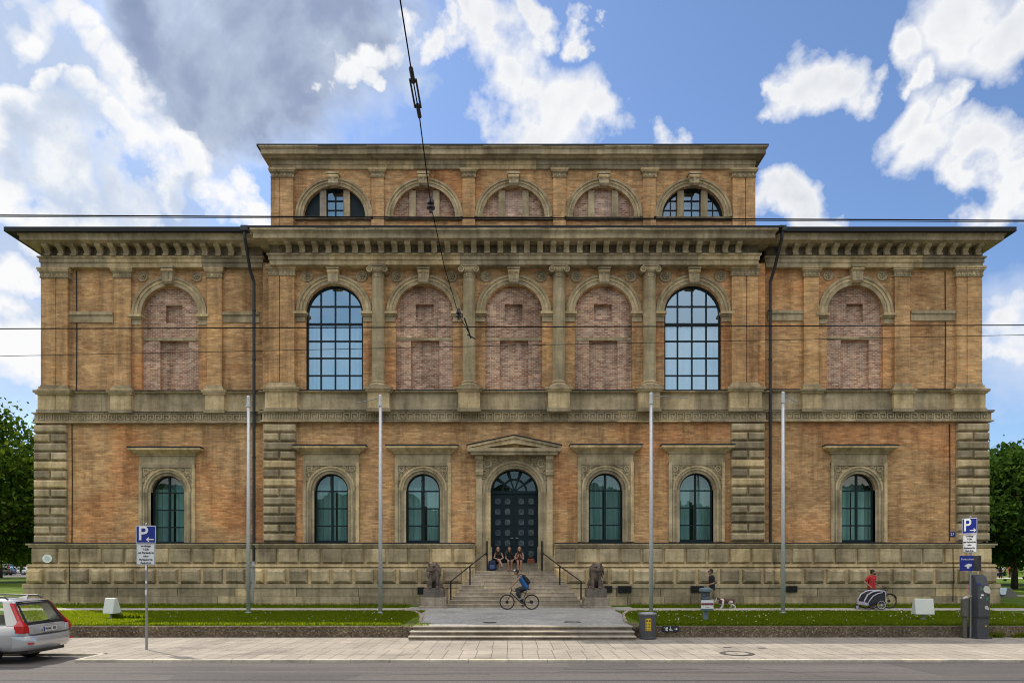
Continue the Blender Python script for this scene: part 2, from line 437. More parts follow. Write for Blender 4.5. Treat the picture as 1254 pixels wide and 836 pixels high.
# ---- mouldings: a profile in (distance, z) swept along x, returned at both ends
def cornice(prof, x0, x1, name, mat, back, cuts=0):
    """prof: [(projection, z)...] from top to bottom, x0/x1 and front measured at projection 0; blocks of `cuts` metres."""
    mb = MB()
    p0 = prof
    xs = [x0, x1]
    if cuts:
        k = max(1, int(round((x1-x0)/cuts))); xs = [x0] + [x0 + (x1-x0)*(i + random.uniform(-.2, .2))/k for i in range(1, k)] + [x1]
    for i, (a, b) in enumerate(zip(xs, xs[1:])):
        g = (0.014 if i % 2 else 0.0) + random.uniform(0, .006)
        e0 = 1 if i == 0 else 0; e1 = 1 if i == len(xs)-2 else 0
        pts = []; n = len(p0)
        for pr, z in p0: pts.append((a - pr*e0, back['y'] - pr + g, z))
        for pr, z in p0: pts.append((b + pr*e1, back['y'] - pr + g, z))
        for pr, z in p0: pts.append((a - pr*e0, back['b'], z))
        for pr, z in p0: pts.append((b + pr*e1, back['b'], z))
        fs = []
        for j in range(n-1):
            fs.append((j, j+1, n+j+1, n+j))
            if e0: fs.append((2*n+j, 2*n+j+1, j+1, j))
            if e1: fs.append((n+j, n+j+1, 3*n+j+1, 3*n+j))
        fs.append((0, n, 3*n, 2*n)); fs.append((n-1, 2*n-1, 4*n-1, 3*n-1))
        if not e0: fs.append(tuple(range(n)) + tuple(2*n + j for j in range(n-1, -1, -1)))
        if not e1: fs.append(tuple(n + j for j in range(n)) + tuple(3*n + j for j in range(n-1, -1, -1)))
        mb.shell(pts, fs)
    return part(name, mb, mat)

# centre: architrave, frieze, corona
fy = 34.0; ax0, ax1 = X(330, fy), X(929, fy)
z1 = Z(279, 33.3); z2 = Z(290, 33.3)
cornice([(0.72, z1), (0.72, z1-0.10), (0.66, z1-0.13), (0.62, z1-0.2), (0.60, z1-0.22), (0.60, z2), (0.46, z2), (0.44, z2-0.05), (0.05, z2-0.07)], ax0, ax1, 'cornice', ST, {'y': fy, 'b': 36.0}, 2.6)
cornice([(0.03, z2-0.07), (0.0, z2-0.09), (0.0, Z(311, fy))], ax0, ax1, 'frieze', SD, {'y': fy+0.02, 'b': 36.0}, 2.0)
za1, za2 = Z(311, fy), Z(324, fy)
h = za1 - za2
cornice([(0.12, za1), (0.12, za1-0.07), (0.05, za1-0.12), (0.05, za1-h*.55), (0.0, za1-h*.56), (0.0, za2)], ax0, ax1, 'architrave', ST, {'y': fy, 'b': 36.0}, 3.1)
# wings
wy = 34.72
for side in (0, 1):
    a0, a1 = (X(49.5, wy), XL-0.12) if side == 0 else (XR+0.12, X(1204, wy))
    q1, q2 = Z(285, 34.02), Z(292.6, 34.02)
    cornice([(0.70, q1+0.14), (0.70, q1), (0.70, q1-0.07), (0.64, q1-0.11), (0.62, q2), (0.48, q2), (0.46, q2-0.05), (0.05, q2-0.07)], a0, a1, 'cornice', ST, {'y': wy, 'b': 36.0}, 2.6)
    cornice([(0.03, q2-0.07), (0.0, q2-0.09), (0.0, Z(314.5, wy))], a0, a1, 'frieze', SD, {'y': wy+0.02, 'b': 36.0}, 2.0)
    b1, b2 = Z(314.5, wy), Z(327, wy); h = b1-b2
    cornice([(0.12, b1), (0.12, b1-0.07), (0.05, b1-0.12), (0.05, b1-h*.55), (0.0, b1-h*.56), (0.0, b2)], a0, a1, 'architrave', ST, {'y': wy, 'b': 36.0}, 3.1)
# attic
ay = DA-0.06; b0, b1 = X(333, ay), X(924, ay)
c1, c2, c3, c4 = Z(178.6, 34.1), Z(188.6, 34.15), Z(197.4, ay), Z(207.2, ay)
cornice([(0.50, c1), (0.50, c1-0.06), (0.44, c1-0.14), (0.42, c1-0.15), (0.42, c2), (0.30, c2), (0.24, c2-0.1), (0.12, c3+0.06), (0.04, c3)], b0, b1, 'cornice', ST, {'y': ay, 'b': 36.0}, 2.6)
cornice([(0.04, c3), (0.04, c3-0.2), (0.0, c3-0.22), (0.0, c4)], b0, b1, 'architrave', ST, {'y': ay-0.04, 'b': 36.0}, 3.3)

# ---- brackets under the corona, each its own console
def bracket(cx, w, zt, zb, yb, reach):
    mb = MB(); h = zt - zb
    prof = [(yb, zb), (yb-0.16, zb), (yb-0.20, zb+0.05*h), (yb-0.20, zb+0.16*h), (yb-0.13, zb+0.24*h), (yb-0.14, zb+0.42*h), (yb-0.22, zb+0.60*h), (yb-reach+0.06, zb+0.72*h), (yb-reach, zb+0.80*h), (yb-reach, zt), (yb, zt)]
    mb.prism_x(prof, cx-w/2, cx+w/2)
    mb.tube([(cx-w/2-0.012, yb-reach+0.10, zt-0.14*h), (cx+w/2+0.012, yb-reach+0.10, zt-0.14*h)], 0.075, 8)
    mb.tube([(cx-w/2-0.012, yb-0.13, zb+0.12*h), (cx+w/2+0.012, yb-0.13, zb+0.12*h)], 0.07, 8)
    return part('cornice_bracket', mb, ST)
k = 16.27
for i in range(-17, 18):
    px = 629 + i*k
    if px < 340 or px > 918: continue
    bracket(X(px, 33.7), 0.27, z2-0.05, Z(310, 33.85), fy+0.01, 0.42)
for i in range(16):
    bracket(X(55 + i*16.15, 34.4), 0.27, q2-0.05, Z(313, 34.55), wy+0.01, 0.42)
    bracket(X(1201.5 - i*16.1, 34.4), 0.27, q2-0.05, Z(312, 34.55), wy+0.01, 0.42)
# paterae between the brackets, hewn in the frieze: one each
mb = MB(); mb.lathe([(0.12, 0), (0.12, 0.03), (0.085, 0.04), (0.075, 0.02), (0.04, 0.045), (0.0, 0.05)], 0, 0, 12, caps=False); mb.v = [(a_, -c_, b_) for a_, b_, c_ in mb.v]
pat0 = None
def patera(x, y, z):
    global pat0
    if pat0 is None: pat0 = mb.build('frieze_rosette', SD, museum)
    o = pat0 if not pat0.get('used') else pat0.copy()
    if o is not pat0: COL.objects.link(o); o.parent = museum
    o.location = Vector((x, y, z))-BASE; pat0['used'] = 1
for i in range(-18, 18):
    px = 629 + (i+0.5)*k
    if 340 < px < 918: patera(X(px, fy), fy+.02, Z(303.5, fy))
for i in range(15):
    for px in (63 + i*16.15, 1193.5 - i*16.1): patera(X(px, wy), wy+.02, Z(306.5, wy))

# ---- string course with the key pattern, ledges, parapet zone
def band(x0, x1, d, y0, y1):
    zt, zb = Z(y0, d), Z(y1, d)
    cornice([(0.10, zt), (0.10, zt-0.05), (0.04, zt-0.09), (0.0, zt-0.10), (0.0, zb+0.10), (0.05, zb+0.08), (0.09, zb+0.05), (0.09, zb)], x0, x1, 'meander_frieze', ST, {'y': d, 'b': d+0.4}, 3.4)
    mb = MB(); u = 0.40; n = int((x1-x0-0.1)/u); ox = x0 + ((x1-x0) - n*u)/2
    za, zc_ = zb+0.12, zt-0.12; t = 0.042; yf = d-0.045; H = zc_-za
    for i in range(n):
        a = ox + i*u
        def hb(xa, xb, z): mb.box(a+xa, a+xb, yf, d+0.01, z-t/2, z+t/2)
        def vb(xx, z0, z1_): mb.box(a+xx-t/2, a+xx+t/2, yf+0.002, d+0.01, z0, z1_)
        hb(0, u*0.80, zc_); vb(u*0.80, za+H*.28, zc_); hb(u*0.40, u*0.80, za+H*.28); vb(u*.40, za+H*.28, za+H*.66); vb(0.01, za, zc_); hb(0.01, u, za)
    part('key_pattern', mb, M['stone_pale_carve'])
bd = DC-0.12
band(X(321, bd), X(938, bd), bd, 503, 516.5)
band(X(42, DW-.12), XL-0.23, DW-0.12, 505, 518)
band(XR+0.23, X(1214, DW-.12), DW-0.12, 503, 516)
# parapet panels between pedestals
def parapet(x0, x1, d, y0, y1):
    zt, zb = Z(y0, d), Z(y1, d)
    cornice([(0.16, zt), (0.16, zt-0.05), (0.10, zt-0.09), (0.0, zt-0.11), (0.0, zb+0.09), (0.05, zb+0.07), (0.05, zb)], x0, x1, 'parapet_course', ST, {'y': d, 'b': d+0.35}, 3.0)
def flashing(x0, x1, y0, y1, z, t=.045):
    mb = MB(); mb.box(x0, x1, y0, y1, z, z+t); part('flashing', mb, M['sheet'])
parapet(XL+.02, XR-.02, DC-0.05, 479, 503.5)
flashing(XL+.0, XR-.0, DC-.225, DC+.05, Z(479, DC-.05)); flashing(WLU-.12, XL-.14, DW-.225, DW+.05, Z(479.5, DW-.05)); flashing(XR+.14, WRU+.12, DW-.225, DW+.05, Z(478, DW-.05))
flashing(X(321, bd)-.10, X(938, bd)+.10, bd-.115, DC+.02, Z(503, bd), .03); flashing(X(42, bd)-.1, XL-.36, DW-.235, DW+.02, Z(505, DW-.12), .03); flashing(XR+.36, X(1214, DW-.12)+.1, DW-.235, DW+.02, Z(503, DW-.12), .03)
parapet(X(46, DW-.05), XL-0.05, DW-0.05, 479.5, 505.5)
parapet(XR+0.05, X(1207, DW-.05), DW-0.05, 478, 503.5)

# ---- pilasters and columns
def pilaster(p0, p1, d, ytop, ycap, ybot, stonecap=True, pale=True):
    mb = MB(); mb.pb(p0, p1, ytop+0.5, ybot, d, 0.5)
    o = part('pilaster', mb, M['brick_pale'])
    x0, x1 = X(p0, d), X(p1, d); zt, zc_ = Z(ytop, d), Z(ycap, d); h = zt-zc_
    mb = MB()
    mb.box(x0-0.03, x1+0.03, d-0.03, d+0.4, zc_+h*0.02, zc_+h*0.45)
    mb.box(x0-0.06, x1+0.06, d-0.06, d+0.4, zc_+h*0.45, zc_+h*0.62)
    mb.box(x0-0.11, x1+0.11, d-0.11, d+0.4, zc_+h*0.62, zc_+h*0.80)
    mb.box(x0-0.14, x1+0.14, d-0.14, d+0.4, zc_+h*0.80, zt)
    mb.box(x0-0.045, x1+0.045, d-0.045, d+0.4, zc_-0.03, zc_+h*0.03)
    nk = max(2, int((x1-x0)/0.16))
    for i in range(nk):
        a = x0 + (x1-x0)*(i+0.5)/nk; mb.box(a-0.04, a+0.04, d-0.055, d, zc_+h*.10, zc_+h*.40)
    sub('capital', mb, ST, o)
    return o
def pil_base(o, p0, p1, d, y0, y1):
    x0, x1 = X(p0, d), X(p1, d); z1_, z0 = Z(y0, d), Z(y1, d); h = z1_-z0
    mb = MB(); mb.box(x0-0.03, x1+0.03, d-0.03, d+0.4, z0+h*.7, z1_); mb.box(x0-0.08, x1+0.08, d-0.08, d+0.4, z0+h*.3, z0+h*.7); mb.box(x0-0.12, x1+0.12, d-0.12, d+0.4, z0, z0+h*.3)
    sub('base', mb, ST, o)
def pedestal(p0, p1, d, y0, y1):
    x0, x1 = X(p0, d), X(p1, d); zt, zb = Z(y0, d), Z(y1, d)
    mb = MB()
    mb.box(x0-0.14, x1+0.14, d-0.14, d+0.3, zt-0.10, zt-.025); mb.box(x0-0.155, x1+0.155, d-0.155, d+0.3, zt-.025, zt+.01); mb.box(x0-0.08, x1+0.08, d-0.08, d+0.3, zt-0.19, zt-0.10)
    mb.box(x0, x1, d, d+0.3, zb+0.17, zt-0.19); mb.box(x0-0.05, x1+0.05, d-0.05, d+0.3, zb, zb+0.17)
    part('pedestal', mb, ST)
cap_t, cap_b = 325, 336.8
for p0, p1, dd in ((329, 342, 0.0), (342.8, 360.3, 0.05), (896.5, 914, 0.05), (914.8, 928, 0.0)):
    d = DC-0.16-dd
    o = pilaster(p0, p1, d, cap_t, cap_b, 474, True); pil_base(o, p0, p1, d, 468.5, 474.5)
pedestal(324.5, 341.5, DC-0.26, 474.3, 503.5); pedestal(342, 364, DC-0.31, 474.3, 503.5)
pedestal(893.5, 916, DC-0.31, 474.3, 503.5); pedestal(916.5, 933, DC-0.26, 474.3, 503.5)
for p0, p1, yy in ((50, 68, 1), (68.6, 82.6, 1.2), (139.5, 160, 1), (253.5, 271.3, 1), (984.6, 1003, -.5), (1096, 1114.4, -.5), (1171.5, 1184.6, -.5), (1185.2, 1202.8, -.7)):
    d = DW-0.16 - (0.05 if abs(yy) > 1 or abs(yy) == .7 else 0)
    o = pilaster(p0, p1, d, 327.5+yy, 338.5+yy, 477+yy); pil_base(o, p0, p1, d, 470.5+yy, 477.3+yy)
for p0, p1, yy in ((46, 67.5, 1), (68, 84, 1.1), (135, 160.5, 1), (251, 274, 1), (983, 1006, -.5), (1094.5, 1118, -.5), (1169, 1185, -.6), (1185.5, 1207, -.5)):
    pedestal(p0, p1, DW-0.26-(.04 if yy in (1.1, -.6) else 0), 477.3+yy, 504.3+yy)
# attic pilasters
for p0, p1 in ((332.5, 342.3), (343, 359), (454.8, 470), (566.3, 581.8), (677.5, 692.7), (787.8, 803.2), (897.3, 912.5), (913.2, 924.5)):
    pilaster(p0, p1, DA-0.10-(.04 if p0 in (343, 897.3) else 0), 207.2+(.15 if p0 in (343, 897.3) else 0), 216.5, 284)

def column(px):
    cyd = DC-0.22; x = X(px, cyd); zb, zt = Z(474.2, 34.0), za2
    mb = MB(); r = 0.325
    prof = [(r, zb+0.36)] + [(r*(1-0.12*max(0, t-0.25)**1.4), zb+0.36+(zt-0.62-zb-0.36)*t) for t in [i/10 for i in range(1, 11)]]
    mb.lathe(prof, x, cyd, 26, caps=False)
    o = part('column', mb, M['col'], smooth=True)
    mb = MB()
    prof = [(0.44, zb+0.07), (0.47, zb+0.12), (0.44, zb+0.17), (0.38, zb+0.19), (0.37, zb+0.23), (0.40, zb+0.27), (0.38, zb+0.31), (0.335, zb+0.33), (0.325, zb+0.365)]
    mb.lathe(prof, x, cyd, 26); mb.box(x-0.47, x+0.47, cyd-0.47, cyd+0.3, zb-0.005, zb+0.08)
    sub('base', mb, ST, o)
    mb = MB(); rt = 0.293
    mb.lathe([(rt, zt-0.63), (rt+.03, zt-0.61), (rt+.03, zt-0.57), (rt, zt-0.55), (rt, zt-0.40), (rt+.05, zt-.36), (rt+0.09, zt-0.28), (rt+.1, zt-.2)], x, cyd, 24)
    mb.box(x-0.40, x+0.40, cyd-0.37, cyd+0.3, zt-0.09, zt+0.0)
    mb.box(x-0.34, x+0.34, cyd-0.33, cyd+0.3, zt-0.2, zt-0.09)
    for s in (-1, 1):
        cxv, czv = x+s*0.375, zt-0.25
        mb.tube([(cxv, cyd-0.36, czv), (cxv, cyd+0.28, czv)], 0.155, 16)
        mb.torus((cxv, cyd-0.36, czv), 0.125, 0.032, 'y', 16, 6); mb.torus((cxv, cyd-0.365, czv), 0.045, 0.022, 'y', 12, 6)
    for i in range(9):
        a = PI + PI*i/8; mb.box(x+math.cos(a)*rt*1.03-0.025, x+math.cos(a)*rt*1.03+0.025, cyd+math.sin(a)*rt*1.03-0.025, cyd+math.sin(a)*rt*1.03+0.025, zt-0.53, zt-0.42)
    sub('capital', mb, ST, o)
    pedestal(px-13.3, px+13.3, DC-0.60, 474.4, 503.5)
M['col'] = stone_mat('column_sandstone', (0.41, 0.34, 0.21), (0.31, 0.255, 0.155), (0.50, 0.415, 0.265), 0.5, 0.0)
for px in (463.3, 574.5, 684.5, 795.3): column(px)

# ---- archivolts, imposts, keystones, rosettes
def archivolt(cx, zs, r0, r1, d):
    mb = MB(); w = r1-r0
    mb.ring(cx, zs, r0, r0+w*.42, d-0.06, d+0.2); mb.ring(cx, zs, r0+w*.42, r0+w*.74, d-0.09, d+0.2); mb.ring(cx, zs, r0+w*.74, r1, d-0.14, d+0.2)
    part('archivolt', mb, ST)
def keystone(cx, zt, zb, w, d):
    mb = MB(); h = zt-zb
    mb.prism([(cx-w*.40, zb), (cx+w*.40, zb), (cx+w*.5, zt-0.12), (cx-w*.5, zt-0.12)], d-0.24, d+0.1)
    mb.box(cx-w*.56, cx+w*.56, d-0.32, d+0.1, zt-0.12, zt)
    mb.tube([(cx-w*.5, d-0.22, zt-0.22), (cx+w*.5, d-0.22, zt-0.22)], 0.10, 10)
    mb.tube([(cx-w*.42, d-0.20, zb+0.10), (cx+w*.42, d-0.20, zb+0.10)], 0.09, 10)
    mb.box(cx-0.05, cx+0.05, d-0.275, d, zb+0.15, zt-0.15)
    part('keystone', mb, ST)
def rosette(cx, cz, r, d):
    mb = MB(); n0 = len(mb.v)
    mb.lathe([(r, 0), (r, 0.05), (r*.82, 0.07), (r*.74, 0.03), (r*.6, 0.03)], 0, 0, 20, caps=False)
    for i in range(6):
        a = 2*PI*i/6; mb.lathe([(r*.2, .0), (r*.18, .06), (0.0, .085)], r*.38*math.cos(a), r*.38*math.sin(a), 8, caps=False)
    mb.lathe([(r*.16, .0), (r*.14, .09), (0.0, .1)], 0, 0, 8, caps=False); mb.lathe([(r*.65, 0.02), (0, 0.021)], 0, 0, 16, caps=False)
    mb.v = [(cx+a, d-c, cz+b) for a, b, c in mb.v]
    part('rosette', mb, ST)
def impost(x0, x1, z0, z1_, d):
    mb = MB(); h = z1_-z0
    mb.box(x0, x1, d-0.05, d+0.2, z0, z0+h*.55); mb.box(x0-.04, x1+.04, d-0.13, d+0.2, z0+h*.55, z0+h*.75); mb.box(x0-.09, x1+.09, d-0.22, d+0.2, z0+h*.75, z1_)
    part('impost', mb, ST)
sc = DC/FP
for c in BAYS:
    cx = X(c, DC); archivolt(cx, Z(383, DC), 35.2*sc, 45.8*sc, DC)
    keystone(cx, Z(326.5, DC-.3), Z(347.5, DC-.25), 0.58, DC-.06)
    for s in (-1, 1):
        rosette(X(c + s*33.5, DC), Z(338.5, DC), 0.295, DC)
        a, b = X(c + s*35.2, DC), X(c + s*47.5, DC); impost(min(a, b), max(a, b), Z(394, DC), Z(382.5, DC), DC)
sw = DW/FP
for (c, r, s_, b_) in UW:
    cx = X(c, DW); zsp = Z(s_, DW); archivolt(cx, zsp, r*sw, 46*sw, DW)
    keystone(cx, zsp+57*sw, zsp+36*sw, 0.60, DW-.06)
    for s in (-1, 1):
        rosette(X(c + s*33, DW), zsp+46.5*sw, 0.26, DW)
        a, b = X(c + s*35.2, DW), X(c + s*47, DW); impost(min(a, b), max(a, b), zsp-12.5*sw, zsp-.02, DW)
# string bands in the wings at impost height
def strip(p0, p1, y0, y1, d):
    zt, zb = Z(y0, d), Z(y1, d); mb = MB(); h = zt-zb
    mb.box(X(p0, d), X(p1, d), d-0.05, d+.1, zb, zb+h*.7); mb.box(X(p0, d), X(p1, d), d-0.11, d+.1, zb+h*.7, zt); part('string_course', mb, ST)
for p0, p1, y in ((83, 139, 382.5), (271.5, 318, 382.5), (940, 984, 380.5), (1115, 1171, 380.5)): strip(p0, p1, y, y+12.5, DW)
# attic lunettes
sa = DA/FP
for i, c in enumerate(BAYS):
    cx = X(c, DA); zs = Z(266.2, DA)
    archivolt(cx, zs, 38*sa, 47.2*sa, DA); keystone(cx, Z(210.5, DA-.3), Z(227, DA-.25), 0.56, DA-.06)
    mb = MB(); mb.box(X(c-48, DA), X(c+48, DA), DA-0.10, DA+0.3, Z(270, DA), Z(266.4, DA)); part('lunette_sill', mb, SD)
    for s in (-1, 1):
        mb = MB(); mb.box(cx+s*14.6*sa-0.16, cx+s*14.6*sa+0.16, DA+0.08, DA+0.34, zs, zs+34.2*sa); part('lunette_mullion', mb, M['stone_pale'] if (i, s) == (0, -1) else ST)
    if i in (0, 4):
        mb = MB(); mb.arch_sheet(cx, 37.9*sa, zs, zs, DA+0.27); o = part('lunette_window', mb, M['glass_dim'])
        mb = MB(); mb.ring(cx, zs, 35.6*sa, 38.1*sa, DA+0.2, DA+0.3)
        for px in (-10.5, 0, 10.5): mb.box(cx+px*sa-.03, cx+px*sa+.03, DA+.22, DA+.29, zs, zs+36*sa)
        for k_ in (1, 2): mb.box(cx-11*sa, cx+11*sa, DA+.225, DA+.285, zs+k_*11.5*sa-.025, zs+k_*11.5*sa+.025)
        mb.box(cx-37*sa, cx+37*sa, DA+.215, DA+.29, zs, zs+.07)
        if i == 4:
            for s in (-1, 1):
                for k_ in (1, 2): mb.box(cx+s*18.5*sa, cx+s*34*sa, DA+.225, DA+.285, zs+k_*11.5*sa-.02, zs+k_*11.5*sa+.02)
                mb.box(cx+s*26*sa-.02, cx+s*26*sa+.02, DA+.222, DA+.287, zs, zs+27*sa)
        sub('sash_frame', mb, M['sash'], o)
        if i == 0:
            for s in (-1, 1):
                mb = MB(); pts = [(cx+s*19*sa, zs)] + [(cx+s*37.6*sa*math.cos(a), zs+37.6*sa*math.sin(a)) for a in [k_*1.03/8 for k_ in range(9)]]
                mb.prism(pts, DA+0.18, DA+0.21); sub('shutter', mb, M['sash'], o)
        mb = MB(); mb.box(cx-12*sa, cx+12*sa, DA+.62, DA+.64, zs, zs+20*sa if i else zs+26*sa); sub('blind', mb, M['blind'] if 'blind' in M else M['curtain_up'], o)
    else:
        mb = MB(); mb.arch_sheet(cx, 38*sa, zs, zs, DA+0.22); bl_ = part('bricked_lunette', mb, M['infill']); mb = MB(); mb.box(cx-14.6*sa, cx+14.6*sa, DA+.205, DA+.215, zs, zs+33.5*sa); sub('pale_infill', mb, M['infill_pale'], bl_)

# ---- upper windows: two glazed, five bricked up
def curtain(mb, x0, x1, z0, z1_, y, amp=0.05, period=0.22):
    n = int((x1-x0)/0.045); base = len(mb.v)
    for i in range(n+1):
        x = x0 + (x1-x0)*i/n; yy = y + amp*math.sin(2*PI*x/period + 1.3*math.sin(x*3.1)) + amp*0.5*math.sin(x*17)
        mb.v += [(x, yy, z0), (x, yy, z1_)]
    for i in range(n):
        a = base + 2*i; mb.f.append((a, a+2, a+3, a+1)); mb.mi.append(0)
def bricked(cx, r, zs, zb, y, s, niche, panel):
    """bricked-up opening: the face is cut round a little niche and a tall panel, both set back."""
    blind = MB()
    hx0, hx1, hz1, hz0 = cx+niche[0]*s, cx+niche[1]*s, zs+niche[2]*s, zs+niche[3]*s
    lx0, lx1, lz1 = cx+panel[0]*s, cx+panel[1]*s, zs+panel[2]*s
    P = [(cx + r*math.cos(PI*k_/40), zs + r*math.sin(PI*k_/40)) for k_ in range(41)]
    for (xa, za_), (xb, zb_) in zip(P, P[1:]):
        if za_ > hz1 and zb_ > hz1: blind.face([(xb, y, hz1), (xa, y, hz1), (xa, y, za_), (xb, y, zb_)])
    xs_top = math.sqrt(max(0, r*r-(hz1-zs)**2))
    blind.face([(cx-r, y, zs), (hx0, y, zs), (hx0, y, hz1), (cx-xs_top, y, hz1)] + [(x_, y, z_) for x_, z_ in P if x_ < cx-xs_top and z_ > zs+1e-4])
    blind.face([(hx1, y, zs), (cx+r, y, zs)] + [(x_, y, z_) for x_, z_ in P if x_ > cx+xs_top and z_ > zs+1e-4] + [(cx+xs_top, y, hz1), (hx1, y, hz1)])
    blind.face([(cx-r, y, lz1), (hx0, y, lz1), (hx0, y, zs), (cx-r, y, zs)]); blind.face([(hx1, y, lz1), (cx+r, y, lz1), (cx+r, y, zs), (hx1, y, zs)])
    blind.face([(hx0, y, lz1), (hx1, y, lz1), (hx1, y, hz0), (hx0, y, hz0)])
    blind.face([(cx-r, y, zb), (lx0, y, zb), (lx0, y, lz1), (cx-r, y, lz1)]); blind.face([(lx1, y, zb), (cx+r, y, zb), (cx+r, y, lz1), (lx1, y, lz1)])
    for a, b, c_, d_ in ((hx0, hx1, hz0, hz1), (lx0, lx1, zb, lz1)):
        yy = y+0.20
        blind.face([(a, y, d_), (a, yy, d_), (b, yy, d_), (b, y, d_)]); blind.face([(a, y, c_), (b, y, c_), (b, yy, c_), (a, yy, c_)])
        blind.face([(a, y, c_), (a, yy, c_), (a, yy, d_), (a, y, d_)]); blind.face([(b, y, c_), (b, y, d_), (b, yy, d_), (b, yy, c_)])
    blind.arch_sheet(cx, r, zs, zb, y+0.20)
    o = part('bricked_window', blind, M['infill'], fix=False)
    mb = MB(); mb.box(cx-r, cx+r, y-0.03, y+.05, lz1+0.02, lz1+.16); sub('lintel', mb, ST, o)
for i, c in enumerate(BAYS):
    cx = X(c, DC); r = 35*sc; zs = Z(384, DC); zb = Z(480, DC)
    if i in (0, 4):
        mb = MB(); mb.arch_sheet(cx, r-.02, zs, zb, DC+0.22); o = part('gallery_window', mb, M['glass_up'])
        mb = MB(); mb.ring(cx, zs, r-.09, r+.01, DC+0.14, DC+0.27)
        for s in (-1, 1): mb.box(cx+s*r, cx+s*(r-.09), DC+.142, DC+.268, zb, zs)
        mb.box(cx-r, cx+r, DC+.138, DC+.27, zb, zb+.09)
        for px in (-17.6, 0, 17.6): mb.box(cx+px*sc-.032, cx+px*sc+.032, DC+.15, DC+.26, zb, zs+math.sqrt(max(0, r*r-(px*sc)**2))-.02)
        for py in (373.7, 395.4, 416.3, 437.2, 458.6):
            z = Z(py, DC); hw = r if z < zs else math.sqrt(max(0.01, r*r-(z-zs)**2)); hh = .05 if py == 395.4 else .03
            mb.box(cx-hw+.02, cx+hw-.02, DC+.155, DC+.255, z-hh, z+hh)
        sub('sash_frame', mb, M['sash'], o)
        mb = MB(); curtain(mb, cx-r-.25, cx+r+.25, zb-.2, Z(396, DC), DC+0.75, 0.05, 0.3); sub('curtain', mb, M['curtain_up'], o, fix=False, smooth=True)
    else:
        bricked(cx, r, zs, zb, DC+0.22, sc, (-11, 11, 13.5, -7.5), (-17, 18, -31.5))
for (c, rr, s_, b_) in UW:
    bricked(X(c, DW), rr*sw, Z(s_, DW), Z(b_, DW), DW+0.22, sw, (-8, 12.7, 14, -8.5), (-15, 20.3, -30.5))

